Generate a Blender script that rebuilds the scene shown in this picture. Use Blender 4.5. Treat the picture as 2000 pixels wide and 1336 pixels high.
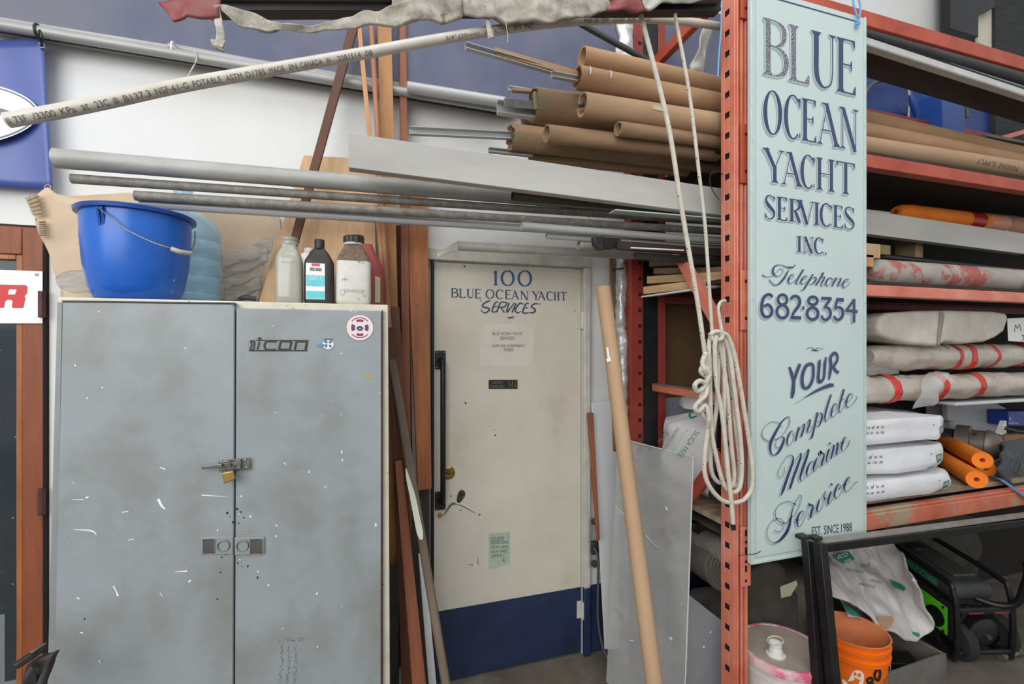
import bpy, bmesh, math, random
from mathutils import Vector, Matrix, noise
random.seed(7)
S = bpy.context.scene
for o in list(bpy.data.objects): bpy.data.objects.remove(o)
COL = S.collection
# ------------------------------------------------------------------ camera
YAW = math.radians(17.2); FPX = 900.0; CH = 1.65; HORIZ = 671.0
SA, CA = math.sin(YAW), math.cos(YAW)
cd = bpy.data.cameras.new('camera'); cam = bpy.data.objects.new('camera', cd); COL.objects.link(cam)
cd.sensor_width = 36; cd.lens = FPX/2000*36; cd.clip_start = .02; cd.clip_end = 100
cd.shift_y = (HORIZ-668)/2000
cam.location = (0, 0, CH); cam.rotation_euler = (math.radians(90), 0, -YAW)
S.camera = cam
# ------------------------------------------------------------------ light
S.view_settings.view_transform = 'Standard'; S.view_settings.look = 'None'
S.view_settings.exposure = 0.0; S.view_settings.gamma = 1; S.view_settings.use_curve_mapping = False
w = bpy.data.worlds.new('world'); S.world = w; w.use_nodes = True
w.node_tree.nodes['Background'].inputs[0].default_value = (.93, .97, 1, 1)
w.node_tree.nodes['Background'].inputs[1].default_value = .62
def area(name, loc, target, sx, sy, power, col):
    l = bpy.data.lights.new(name, 'AREA'); l.shape = 'RECTANGLE'; l.size = sx; l.size_y = sy; l.energy = power; l.color = col
    o = bpy.data.objects.new(name, l); COL.objects.link(o); o.location = loc
    o.rotation_euler = (Vector(target)-Vector(loc)).to_track_quat('-Z', 'Y').to_euler()
area('bay_door_daylight', (-2.6, -2.4, 3.3), (.3, 2.2, 1.7), 4.5, 3.0, 205, (1, .99, .97))
area('skylight', (.5, -.6, 6.0), (.6, 1.9, 1.0), 3.5, 2.5, 95, (.97, .99, 1))
# ------------------------------------------------------------------ projection helpers (places points in the room)
def dirv(px, py):
    u = (px-1000)/FPX; v = (HORIZ-py)/FPX
    return Vector((SA+u*CA, CA-u*SA, v))
def P(px, py, Y):
    d = dirv(px, py); s = Y/d.y
    return Vector((d.x*s, Y, CH+d.z*s))
def G(px, py, h=0.0):
    d = dirv(px, py); s = (h-CH)/d.z
    return Vector((d.x*s, d.y*s, h))
def mpp(px, Y): return Y/dirv(px, 0).y/FPX
# ------------------------------------------------------------------ materials
def lin(c):
    r = []
    for v in c:
        v = v/255.0; r.append(v/12.92 if v <= .04045 else ((v+.055)/1.055)**2.4)
    return (*r, 1)
MATS = {}
def M(name, c, rough=.6, metal=0, c2=None, sc=6, st=(1, 1, 1), bump=0, bsc=60, speck=None, ssc=45, sth=.09, trans=0, alpha=1, mid=(.35, .7), coat=0, c3=None, sc3=2.0, th3=(.55, .7)):
    """procedural material: base colour, second colour by stretched noise, third colour in patches, paint specks, fine relief"""
    if name in MATS: return MATS[name]
    m = bpy.data.materials.new(name); m.use_nodes = True; nt = m.node_tree; N = nt.nodes; L = nt.links
    b = N['Principled BSDF']; b.inputs['Roughness'].default_value = rough; b.inputs['Metallic'].default_value = metal
    b.inputs['Transmission Weight'].default_value = trans; b.inputs['Alpha'].default_value = alpha
    b.inputs['Coat Weight'].default_value = coat
    tc = N.new('ShaderNodeTexCoord'); mp = N.new('ShaderNodeMapping'); mp.inputs['Scale'].default_value = st
    L.new(tc.outputs['Object'], mp.inputs['Vector'])
    rgb = N.new('ShaderNodeRGB'); rgb.outputs[0].default_value = lin(c); cur = rgb.outputs[0]
    def mix(fac, a, colr):
        x = N.new('ShaderNodeMix'); x.data_type = 'RGBA'
        L.new(fac, x.inputs['Factor']); L.new(a, x.inputs['A']); x.inputs['B'].default_value = lin(colr)
        return x.outputs['Result']
    def ns(scale, detail=5, vec=mp):
        n = N.new('ShaderNodeTexNoise'); n.inputs['Scale'].default_value = scale; n.inputs['Detail'].default_value = detail
        n.inputs['Roughness'].default_value = .62
        L.new(vec.outputs['Vector' if vec is mp else 'Object'], n.inputs['Vector']); return n.outputs['Fac']
    def ramp(f, lo, hi):
        r = N.new('ShaderNodeMapRange'); r.inputs['From Min'].default_value = lo; r.inputs['From Max'].default_value = hi
        L.new(f, r.inputs['Value']); return r.outputs['Result']
    if c2: cur = mix(ramp(ns(sc), *mid), cur, c2)
    if c3: cur = mix(ramp(ns(sc3, 8, tc), *th3), cur, c3)
    if speck:
        v = N.new('ShaderNodeTexVoronoi'); v.inputs['Scale'].default_value = ssc; L.new(tc.outputs['Object'], v.inputs['Vector'])
        cl = N.new('ShaderNodeSeparateColor'); L.new(v.outputs['Color'], cl.inputs[0])
        mu = N.new('ShaderNodeMath'); mu.operation = 'MULTIPLY'; L.new(cl.outputs[0], mu.inputs[0]); mu.inputs[1].default_value = sth*1.6
        lt = N.new('ShaderNodeMath'); lt.operation = 'LESS_THAN'; L.new(v.outputs['Distance'], lt.inputs[0]); L.new(mu.outputs[0], lt.inputs[1])
        g = N.new('ShaderNodeMath'); g.operation = 'GREATER_THAN'; L.new(cl.outputs[1], g.inputs[0]); g.inputs[1].default_value = .62
        pr = N.new('ShaderNodeMath'); pr.operation = 'MULTIPLY'; L.new(lt.outputs[0], pr.inputs[0]); L.new(g.outputs[0], pr.inputs[1])
        cur = mix(pr.outputs[0], cur, speck)
    L.new(cur, b.inputs['Base Color'])
    if bump:
        bp = N.new('ShaderNodeBump'); bp.inputs['Strength'].default_value = bump; bp.inputs['Distance'].default_value = .004
        L.new(ns(bsc, 6), bp.inputs['Height']); L.new(bp.outputs['Normal'], b.inputs['Normal'])
    MATS[name] = m; return m
W = dict
white_wall = M('white_wall', (220, 221, 222), .7, c2=(214, 212, 207), sc=2.2, speck=(120, 118, 115), ssc=14, sth=.035, bump=.05)
blue_wall = M('blue_wall', (70, 78, 112), .45, c2=(58, 66, 98), sc=3, speck=(214, 216, 222), ssc=16, sth=.05, c3=(98, 100, 114), sc3=1.1, th3=(.36, .58))
navy_paint = M('navy_paint', (36, 50, 84), .5, c2=(28, 38, 62), sc=5, speck=(150, 152, 150), ssc=14, sth=.03)
door_paint = M('door_paint', (208, 203, 190), .5, c2=(196, 188, 172), sc=2.5, speck=(92, 82, 70), ssc=13, sth=.05, c3=(172, 162, 146), sc3=2.6, th3=(.58, .80))
frame_paint = M('frame_paint', (206, 204, 196), .5, c2=(178, 173, 160), sc=9, speck=(90, 82, 72), ssc=40, sth=.08)
floor_mat = M('floor_concrete', (112, 104, 92), .8, c2=(88, 80, 68), sc=4, bump=.3, bsc=30, c3=(132, 126, 116), sc3=3)
cab_grey = M('cabinet_grey', (147, 155, 159), .42, metal=0, c2=(136, 143, 145), sc=3.2, speck=(226, 228, 228), ssc=40, sth=.085, c3=(126, 126, 120), sc3=3.0, th3=(.48, .70), bump=.06, bsc=8)
cab_cream = M('cabinet_cream', (218, 214, 196), .5, c2=(196, 190, 168), sc=7, speck=(110, 96, 78), ssc=50, sth=.09)
cab_side = M('cabinet_side_grey', (140, 147, 149), .5, c2=(124, 130, 130), sc=5)
maroon = M('hinge_maroon', (88, 44, 44), .55, c2=(60, 32, 32), sc=30)
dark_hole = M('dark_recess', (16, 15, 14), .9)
steel = M('steel', (150, 150, 148), .35, .9, c2=(110, 108, 104), sc=30)
brass = M('brass', (196, 164, 98), .35, .8, c2=(150, 120, 66), sc=20)
black_metal = M('black_metal', (22, 22, 23), .4, .2, c2=(36, 36, 37), sc=14)
black_plastic = M('black_plastic', (24, 24, 25), .45, c2=(46, 44, 42), sc=18)
alu = M('dull_aluminium', (172, 172, 168), .5, .05, c2=(146, 146, 141), sc=7, st=(3, 3, .5), c3=(178, 178, 173), sc3=9, th3=(.5, .75))
alu_dark = M('weathered_aluminium', (146, 143, 134), .6, .05, c2=(118, 115, 107), sc=40, mid=(.35, .6))
alu_light = M('bright_aluminium', (186, 188, 187), .4, .1, c2=(168, 170, 170), sc=5, st=(3, 3, .4))
plank_alu = M('aluminium_plank', (196, 194, 188), .5, .1, c2=(176, 174, 168), sc=6, st=(.25, 1, 1), speck=(110, 108, 100), ssc=26, sth=.05)
steel_dark = M('dark_steel', (72, 71, 70), .5, .6, c2=(52, 50, 48), sc=12, st=(1, 1, .2))
brown_steel = M('brown_steel', (70, 56, 50), .6, .3, c2=(50, 42, 40), sc=12)
conduit_m = M('conduit_grey', (168, 168, 167), .45, .2, c2=(146, 146, 144), sc=8, st=(1, 1, .2))
pvc = M('pvc', (203, 198, 188), .4, c2=(186, 180, 168), sc=14, c3=(150, 143, 130), sc3=5, th3=(.62, .8))
cardb = M('cardboard_tube', (186, 148, 112), .75, c2=(160, 122, 88), sc=5, st=(1, 1, .3), speck=(98, 74, 54), ssc=38, sth=.06)
cardb2 = M('cardboard_tube_pale', (184, 152, 120), .75, c2=(166, 134, 104), sc=4, st=(1, 1, .3), speck=(104, 82, 62), ssc=30, sth=.05)
cardb_d = M('cardboard_tube_dirty', (164, 134, 104), .8, c2=(130, 104, 78), sc=6, st=(1, 1, .4), bump=.3, c3=(122, 120, 92), sc3=7, th3=(.55, .7))
cardb_in = M('cardboard_inside', (120, 88, 62), .85, c2=(80, 58, 42), sc=9)
carton = M('carton', (208, 186, 162), .8, c2=(190, 166, 138), sc=3, bump=.1, bsc=14, speck=(120, 96, 76), ssc=30, sth=.05)
corrug = M('corrugated_edge', (178, 156, 130), .85, c2=(120, 100, 80), sc=60)
ply = M('plywood', (206, 170, 128), .55, c2=(188, 150, 108), sc=9, st=(5, 5, .5))
oak = M('oak', (176, 126, 74), .55, c2=(146, 98, 52), sc=12, st=(4, 4, .35))
redwood = M('red_brown_wood', (148, 88, 58), .55, c2=(116, 64, 40), sc=10, st=(4, 4, .3))
redwood_d = M('dark_red_wood', (100, 58, 38), .6, c2=(74, 42, 28), sc=10, st=(4, 4, .3))
pinkwood = M('pinkish_wood', (176, 122, 92), .6, c2=(150, 98, 70), sc=10, st=(4, 4, .3))
tanwood = M('tan_wood', (206, 154, 110), .6, c2=(180, 128, 84), sc=10, st=(4, 4, .3))
orangewood = M('orange_wood', (172, 106, 58), .5, c2=(132, 76, 40), sc=8, st=(4, 4, .35), speck=(70, 44, 26), ssc=20, sth=.05)
darkwood = M('dark_wood', (66, 56, 48), .7, c2=(46, 40, 36), sc=9, st=(4, 4, .3))
lumber = M('lumber', (196, 164, 120), .7, c2=(170, 138, 98), sc=9, st=(4, 4, .4))
lumber_old = M('old_lumber', (148, 124, 100), .8, c2=(112, 92, 74), sc=9, st=(4, 4, .4))
deck_wood = M('deck_wood', (160, 140, 118), .85, c2=(126, 108, 90), sc=8, st=(.5, 4, 4), c3=(176, 162, 146), sc3=5)
deck_dark = M('dark_deck', (60, 48, 40), .9, c2=(40, 32, 28), sc=6)
red_rack = M('rack_orange', (214, 124, 100), .42, c2=(196, 104, 82), sc=6, speck=(230, 204, 188), ssc=55, sth=.07, c3=(224, 150, 128), sc3=4, th3=(.45, .7))
red_rack_b = M('rack_orange_beam', (184, 84, 60), .5, c2=(158, 62, 42), sc=6, speck=(210, 170, 150), ssc=60, sth=.05)
red_rack_w = M('rack_orange_worn', (204, 118, 92), .6, c2=(178, 92, 68), sc=7, speck=(222, 200, 180), ssc=60, sth=.08, c3=(162, 146, 118), sc3=6, th3=(.52, .6))
red_rack_d = M('rack_red_dark', (150, 56, 44), .5, c2=(118, 42, 34), sc=7)
rope_m = M('rope_white', (212, 206, 194), .8, c2=(190, 182, 168), sc=30, speck=(70, 66, 60), ssc=105, sth=.2, bump=.6, bsc=300)
blue_rope = M('blue_cord', (110, 172, 214), .7)
sign_m = M('sign_seafoam', (196, 211, 207), .3, c2=(190, 205, 202), sc=2.5, coat=.2, speck=(160, 172, 168), ssc=12, sth=.03)
sign_edge = M('sign_rail', (198, 212, 208), .35, c2=(176, 190, 186), sc=12, speck=(120, 120, 112), ssc=60, sth=.1)
navy_ink = M('sign_navy', (52, 62, 104), .3, c2=(46, 56, 94), sc=10, coat=.3)
glint_ink = M('sign_navy_glint', (56, 62, 88), .35, c2=(196, 192, 186), sc=260, mid=(.50, .57))  # pale flecks paint reflected glitter into the navy colour
shadow_ink = M('sign_grey_ink', (156, 172, 178), .4)
black_ink = M('black_ink', (30, 30, 32), .5)
grey_ink = M('grey_ink', (96, 92, 86), .6)
red_ink = M('red_ink', (200, 36, 44), .45)
blue_ink = M('blue_ink', (48, 92, 142), .5, c2=(40, 66, 116), sc=40)
navy_door_ink = M('navy_door_ink', (44, 62, 98), .5, c2=(96, 110, 132), sc=60, mid=(.5, .7))
green_ink = M('green_ink', (28, 122, 92), .5)
white_paint = M('white_paint', (232, 232, 228), .5)
paper = M('paper', (212, 207, 195), .7, c2=(200, 194, 181), sc=6)
green_note = M('green_note', (176, 190, 172), .7, c2=(158, 170, 150), sc=14)
blue_plastic = M('blue_plastic', (34, 102, 196), .3, c2=(24, 88, 182), sc=4, speck=(140, 170, 210), ssc=26, sth=.06, c3=(34, 98, 196), sc3=5)
blue_plastic_d = M('blue_plastic_rim', (16, 66, 148), .3)
jug_blue = M('jug_blue', (164, 216, 242), .06, c2=(146, 202, 234), sc=5, alpha=.5)
jar_glass = M('jar_glass', (204, 204, 194), .12, c2=(178, 178, 166), sc=4, trans=.35)
frost = M('frosty_plastic', (214, 212, 206), .4, c2=(190, 186, 176), sc=6, c3=(120, 104, 88), sc3=22, th3=(.6, .66))
dust_brown = M('brown_dust', (126, 108, 92), .9, c2=(96, 80, 66), sc=90)
red_plastic = M('red_plastic', (164, 54, 54), .4, c2=(150, 90, 82), sc=5)
cream_label = M('cream_label', (196, 190, 160), .6)
teal_label = M('teal_label', (72, 188, 200), .35, c2=(120, 208, 216), sc=14)
label_white = M('label_white', (232, 234, 234), .35)
film = M('plastic_film', (188, 184, 178), .15, c2=(150, 144, 136), sc=14, st=(1, 1, 6), alpha=.55, bump=1, bsc=30)
film_clear = M('clear_film', (222, 222, 220), .12, alpha=.26, bump=1, bsc=22)
foil_m = M('crumpled_sleeve', (196, 196, 196), .2, .35, c2=(140, 140, 142), sc=12, bump=1, bsc=26)
wrap_m = M('dusty_sleeve', (178, 175, 168), .35, .1, c2=(150, 147, 140), sc=7, bump=.7, bsc=22)
rag = M('dusty_cloth', (186, 180, 170), .9, c2=(134, 126, 114), sc=22, bump=1.0, bsc=40, c3=(96, 84, 70), sc3=13, th3=(.58, .70))
red_vinyl = M('red_vinyl', (132, 34, 42), .5, c2=(120, 92, 86), sc=9, bump=.6, bsc=20)
plexi = M('scuffed_acrylic', (200, 202, 202), .22, c2=(180, 182, 182), sc=4, alpha=.45, speck=(240, 240, 240), ssc=24, sth=.05, c3=(150, 152, 152), sc3=3)
plexi_edge = M('acrylic_edge', (196, 202, 202), .2)
grey_sheet = M('grey_sheet', (150, 152, 156), .35, c2=(134, 136, 140), sc=3, speck=(235, 235, 235), ssc=20, sth=.08)
white_sheet = M('white_sheet', (208, 210, 212), .5, c2=(196, 197, 198), sc=2)
bag_white = M('bag_white', (228, 228, 230), .45, c2=(214, 214, 217), sc=6, bump=1.0, bsc=13)
bag_dusty = M('bag_dusty', (208, 204, 202), .5, c2=(180, 174, 170), sc=9, bump=1.0, bsc=20, st=(3, 1, 1))
orange_foam = M('orange_foam', (250, 140, 38), .75, c2=(238, 122, 26), sc=9, bump=.4, bsc=120)
orange_foam_d = M('orange_foam_core', (214, 92, 22), .8)
orange_pl = M('orange_plastic', (248, 116, 18), .35, c2=(238, 104, 14), sc=5)
orange_in = M('orange_dusty', (236, 146, 96), .7, c2=(216, 132, 88), sc=12, speck=(232, 214, 200), ssc=60, sth=.12)
pail_white = M('pail_white', (222, 218, 212), .4, c2=(200, 196, 190), sc=7)
pail_lid = M('pail_lid_dusty', (170, 158, 146), .85, c2=(148, 134, 120), sc=6)
pink_ring = M('pink_ring', (206, 92, 126), .5, c2=(206, 186, 182), sc=14, mid=(.40, .58))
foam_white = M('foam_block', (212, 208, 198), .8, c2=(182, 174, 160), sc=6, bump=.4, speck=(80, 70, 60), ssc=60, sth=.08)
roll_m = M('wrapped_roll', (200, 190, 178), .22, c2=(166, 152, 138), sc=7, bump=1.0, bsc=18, c3=(136, 116, 100), sc3=9, th3=(.64, .72))
red_tape = M('red_tape', (206, 52, 38), .4)
redwhite = M('peeling_red_white', (176, 168, 158), .65, c2=(150, 144, 134), sc=8, c3=(170, 92, 84), sc3=6, th3=(.5, .56))
blue_box_m = M('blue_enamel', (44, 84, 160), .35, c2=(36, 70, 140), sc=6)
dark_wall = M('charcoal_board', (54, 54, 54), .85, c2=(38, 38, 38), sc=9, st=(1, 1, 5), bump=.6, speck=(150, 148, 146), ssc=30, sth=.04)
cream_board = M('cream_board', (206, 198, 178), .7)
grey_pl = M('grey_bin_plastic', (186, 188, 192), .45, c2=(170, 172, 176), sc=5)
motor_m = M('motor_grey', (116, 108, 98), .45, .4, c2=(92, 86, 78), sc=8)
quilt = M('grey_quilt', (78, 82, 88), .9, c2=(60, 64, 70), sc=12, bump=.8, bsc=26)
blue_trim = M('blue_binding', (92, 122, 160), .8)
brown_pack = M('brown_packing', (176, 132, 104), .8)
label_blue = M('label_blue', (28, 62, 150), .4)
gen_green = M('generator_tank', (48, 54, 50), .45, c2=(70, 72, 66), sc=5)
gen_sticker = M('generator_sticker', (52, 142, 88), .45)
lime = M('lime_panel', (96, 214, 38), .4)
tire = M('tire', (40, 39, 38), .85)
dusty_dark = M('dusty_dark', (52, 49, 45), .85, c2=(78, 73, 67), sc=7)
dust_grey = M('dusty_grey', (118, 113, 106), .85, c2=(94, 90, 84), sc=6)
banner_blue = M('banner_blue', (66, 84, 152), .35, c2=(80, 98, 162), sc=2, speck=(220, 224, 236), ssc=22, sth=.06)
brown_door = M('brown_door_wood', (142, 78, 46), .55, c2=(118, 62, 36), sc=8, st=(4, 4, .4), speck=(210, 200, 190), ssc=24, sth=.05)
pane = M('door_pane', (58, 68, 74), .08, alpha=.5, speck=(200, 204, 206), ssc=26, sth=.06)
pole_m = M('weathered_pole', (112, 98, 82), .7, c2=(88, 76, 64), sc=8, st=(3, 3, .4))
pole_patch = M('pale_green_paint', (206, 212, 192), .6)
brown_panel = M('brown_panel', (104, 78, 50), .85, c2=(90, 66, 42), sc=3)
green_glass = M('glass_edge', (170, 190, 178), .2)
green_tape = M('olive_tape', (134, 132, 96), .6, c2=(150, 146, 112), sc=14)
leather = M('black_leather', (40, 38, 37), .6, c2=(66, 62, 58), sc=16, bump=.6)
cable_m = M('grey_cable', (78, 80, 82), .6)
mesh_m = M('wire_mesh', (120, 118, 112), .5, .5)
# ------------------------------------------------------------------ mesh helpers
class MB:
    def __init__(s): s.v = []; s.f = []
    def add(s, vs, fs):
        b = len(s.v); s.v += [Vector(v) for v in vs]; s.f += [tuple(b+i for i in f) for f in fs]; return s
    def box(s, a, b):
        (x0, y0, z0), (x1, y1, z1) = a, b
        vs = [(x, y, z) for x in (x0, x1) for y in (y0, y1) for z in (z0, z1)]
        return s.add(vs, [(0, 1, 3, 2), (4, 6, 7, 5), (0, 4, 5, 1), (2, 3, 7, 6), (0, 2, 6, 4), (1, 5, 7, 3)])
    def hexa(s, q, r):
        """q: four front corners, r: four back corners"""
        return s.add(list(q)+list(r), [(0, 1, 2, 3), (7, 6, 5, 4), (0, 4, 5, 1), (1, 5, 6, 2), (2, 6, 7, 3), (3, 7, 4, 0)])
    def slab(s, pts, th):
        """polygon of world points extruded by vector th"""
        n = len(pts); t = Vector(th); vs = [Vector(p) for p in pts]+[Vector(p)+t for p in pts]
        fs = [tuple(range(n)), tuple(range(2*n-1, n-1, -1))]+[(i, i+n, (i+1) % n+n, (i+1) % n) for i in range(n)]
        return s.add(vs, fs)
    def tube(s, path, r, n=10, cap=True, closed=False, flat=1.0):
        path = [Vector(p) for p in path]; m = len(path); rs = r if isinstance(r, (list, tuple)) else [r]*m
        base = len(s.v); up = None
        for i, p in enumerate(path):
            a = path[i-1] if (i > 0 or closed) else p; b = path[(i+1) % m] if (i < m-1 or closed) else p
            t = (b-a); t = t.normalized() if t.length > 1e-9 else Vector((0, 0, 1))
            if up is None:
                up = Vector((0, 0, 1)) if abs(t.z) < .9 else Vector((0, 1, 0))
            x = t.cross(up); x = x.normalized() if x.length > 1e-6 else Vector((1, 0, 0)); y = x.cross(t).normalized(); up = y
            for k in range(n):
                an = 2*math.pi*k/n; s.v.append(p+rs[i]*(math.cos(an)*x+math.sin(an)*y*flat))
        for i in range(m if closed else m-1):
            j = (i+1) % m
            for k in range(n):
                k2 = (k+1) % n; s.f.append((base+i*n+k, base+i*n+k2, base+j*n+k2, base+j*n+k))
        if cap and not closed:
            s.f.append(tuple(base+k for k in range(n))[::-1]); s.f.append(tuple(base+(m-1)*n+k for k in range(n)))
        return s
    def hollow(s, p0, p1, r, ri, n=24, depth=None, jag=0, wob=0, seg=1):
        """open tube from p0 to p1 with a bore"""
        p0 = Vector(p0); p1 = Vector(p1); t = (p1-p0).normalized()
        x = t.cross(Vector((0, 0, 1))).normalized(); y = x.cross(t); b = len(s.v); L = (p1-p0).length
        rows = [(r, 0)]+[(r, L*(k+1)/seg) for k in range(seg)]+[(ri, L), (ri, 0)]
        for (rr, d) in rows:
            for k in range(n):
                a = 2*math.pi*k/n; j = (random.uniform(-jag, jag) if d == 0 else 0)
                q = rr*(1+wob*noise.noise(Vector((d*7, a*.9, rr*30))))
                s.v.append(p0+t*(d+j)+q*(math.cos(a)*x+math.sin(a)*y))
        m = len(rows)
        for i in range(m):
            j = (i+1) % m
            for k in range(n):
                k2 = (k+1) % n; s.f.append((b+i*n+k, b+j*n+k, b+j*n+k2, b+i*n+k2))
        return s
    def lathe(s, prof, c, n=32, ax=None, cap=True, sq=2.0, sy=1.0):
        """profile of (radius, height); sq>2 gives rounded-square sections; ax: optional 3x3 axes matrix"""
        c = Vector(c); b = len(s.v)
        for (r, h) in prof:
            for k in range(n):
                a = 2*math.pi*k/n; ca, sa = math.cos(a), math.sin(a)
                e = 2.0/sq; q = Vector((math.copysign(abs(ca)**e, ca)*r, math.copysign(abs(sa)**e, sa)*r*sy, h))
                s.v.append(c+(ax@q if ax else q))
        for i in range(len(prof)-1):
            for k in range(n):
                k2 = (k+1) % n; s.f.append((b+i*n+k, b+i*n+k2, b+(i+1)*n+k2, b+(i+1)*n+k))
        if cap:
            s.f.append(tuple(b+k for k in range(n))[::-1]); m = len(prof)-1; s.f.append(tuple(b+m*n+k for k in range(n)))
        return s
    def grid(s, rows):
        """open sheet from rows of points"""
        b = len(s.v); n = len(rows[0])
        for r in rows: s.v += [Vector(p) for p in r]
        for i in range(len(rows)-1):
            for k in range(n-1): s.f.append((b+i*n+k, b+i*n+k+1, b+(i+1)*n+k+1, b+(i+1)*n+k))
        return s
    def xf(s, m): s.v = [m@v for v in s.v]; return s
    def obj(s, name, mat, parent=None, smooth=False, bevel=0, seg=2, solid=0, sub=0, frame=None, **tags):
        me = bpy.data.meshes.new(name); vs = s.v
        if frame is not None:
            inv = frame.inverted(); loc = None; vs = [inv@v for v in vs]
        else:
            xs = [v.x for v in vs]; ys = [v.y for v in vs]; zs = [v.z for v in vs]
            loc = Vector(((min(xs)+max(xs))/2, (min(ys)+max(ys))/2, min(zs))); vs = [v-loc for v in vs]
        me.from_pydata([tuple(v) for v in vs], [], s.f); me.validate()
        bm = bmesh.new(); bm.from_mesh(me); bmesh.ops.recalc_face_normals(bm, faces=bm.faces); bm.to_mesh(me); bm.free()
        if smooth: me.shade_smooth()
        me.materials.append(mat)
        o = bpy.data.objects.new(name, me); COL.objects.link(o)
        mw = frame.copy() if frame is not None else Matrix.Translation(loc)
        if solid:
            q = o.modifiers.new('s', 'SOLIDIFY'); q.thickness = solid; q.offset = 0
        if sub:
            q = o.modifiers.new('u', 'SUBSURF'); q.levels = q.render_levels = sub
        if bevel:
            q = o.modifiers.new('b', 'BEVEL'); q.width = bevel; q.segments = seg; q.limit_method = 'ANGLE'; q.angle_limit = math.radians(40)
            if smooth is False: me.shade_smooth(); me.set_sharp_from_angle(angle=math.radians(30))
        elif smooth: me.set_sharp_from_angle(angle=math.radians(50))
        if parent is not None:
            o.parent = parent; o.matrix_parent_inverse = Matrix.Identity(4); o.matrix_basis = WM[parent.name].inverted()@mw
        else: o.matrix_basis = mw
        WM[o.name] = mw
        if name == 'lettering': o['kind'] = 'stuff'
        tag(o, **tags); return o
WM = {}
def tag(o, label=None, cat=None, group=None, kind=None):
    if label:
        o['label'] = label
    if cat: o['category'] = cat
    if group: o['group'] = group
    if kind: o['kind'] = kind
    return o
def thing(name, loc, **tags):
    o = bpy.data.objects.new(name, None); o.empty_display_size = .05; COL.objects.link(o); o.location = Vector(loc)
    WM[o.name] = Matrix.Translation(Vector(loc)); tag(o, **tags); return o
def axes(p0, p1, face=Vector((0, -1, 0)), roll=0):
    """frame at p0, local z towards p1, local y away from the viewer side"""
    z = (Vector(p1)-Vector(p0)).normalized(); y = -face; x = y.cross(z).normalized(); y = z.cross(x)
    m = Matrix((x, y, z)).transposed().to_4x4(); m.translation = Vector(p0)
    return m@Matrix.Rotation(roll, 4, 'Z')
def bar(name, mat, p0, p1, w, d, parent=None, bevel=.002, roll=0, w1=None, **tags):
    f = axes(p0, p1, roll=roll); L = (Vector(p1)-Vector(p0)).length; w1 = w1 or w
    m = MB(); q = [(-w/2, -d/2, 0), (w/2, -d/2, 0), (w1/2, -d/2, L), (-w1/2, -d/2, L)]; r = [(x, d/2, z) for x, y, z in q]
    m.hexa([f@Vector(v) for v in q], [f@Vector(v) for v in r])
    return m.obj(name, mat, parent, bevel=bevel, frame=f, **tags)
def pipe(name, mat, p0, p1, r, ri=None, parent=None, n=24, jag=0, wob=0, seg=1, **tags):
    f = axes(p0, p1); m = MB()
    if ri: m.hollow(p0, p1, r, ri, n, jag=jag, wob=wob, seg=seg)
    else: m.tube([p0, p1], r, n)
    return m.obj(name, mat, parent, smooth=True, frame=f, **tags)
def ext(p0, p1, k):
    p0 = Vector(p0); p1 = Vector(p1); return p0+(p1-p0)*k
def spl(pts, n=6, closed=False):
    """Catmull-Rom through tuples of any length"""
    out = []; m = len(pts)
    if m < 3 and not closed: 
        return [tuple(a+(b-a)*k/n for a, b in zip(pts[0], pts[1])) for k in range(n+1)]
    for i in range(m if closed else m-1):
        g = lambda j: pts[j % m] if closed else pts[max(0, min(m-1, j))]
        a, b, c, d = g(i-1), g(i), g(i+1), g(i+2)
        for k in range(n):
            t = k/n; out.append(tuple(.5*((2*q)+(r-p)*t+(2*p-5*q+4*r-s_)*t*t+(3*q-p-3*r+s_)*t**3) for p, q, r, s_ in zip(a, b, c, d)))
    if not closed: out.append(tuple(pts[-1]))
    return out
def slabpx(name, mat, pts, Y, th, parent=None, bevel=.002, **tags):
    """flat board: outline in the plane Y (or one Y for each corner), thickness away from the viewer"""
    ys = Y if isinstance(Y, (list, tuple)) else [Y]*len(pts)
    return MB().slab([P(x, y, yy) for (x, y), yy in zip(pts, ys)], (0, th, 0)).obj(name, mat, parent, bevel=bevel, **tags)
def crumple(name, mat, rows, amp, fs=8, parent=None, solid=.002, seed=0, sub=0, **tags):
    """sheet of points pushed about by noise"""
    R = []
    for i, r in enumerate(rows):
        R.append([Vector(p)+Vector((noise.noise(Vector(p)*fs+Vector((seed, 0, 0))), noise.noise(Vector(p)*fs+Vector((0, seed+9, 0)))*1.4, noise.noise(Vector(p)*fs+Vector((5, 0, seed)))))*amp for p in r])
    return MB().grid(R).obj(name, mat, parent, smooth=True, solid=solid, sub=sub, **tags)
def sheet_rows(up, lo, Y, nx, ny, Ylo=None):
    """rows between an upper and a lower outline (pixels) in plane Y"""
    def along(pl, t):
        d = [0]
        for a, b in zip(pl, pl[1:]): d.append(d[-1]+math.dist(a, b))
        q = t*d[-1]
        for i in range(len(pl)-1):
            if q <= d[i+1] or i == len(pl)-2:
                k = (q-d[i])/max(1e-9, d[i+1]-d[i]); return (pl[i][0]+(pl[i+1][0]-pl[i][0])*k, pl[i][1]+(pl[i+1][1]-pl[i][1])*k)
    Ylo = Y if Ylo is None else Ylo; R = []
    for j in range(ny+1):
        t = j/ny; row = []
        for i in range(nx+1):
            a = along(up, i/nx); b = along(lo, i/nx); row.append(P(a[0]+(b[0]-a[0])*t, a[1]+(b[1]-a[1])*t, Y+(Ylo-Y)*t))
        R.append(row)
    return R
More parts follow.
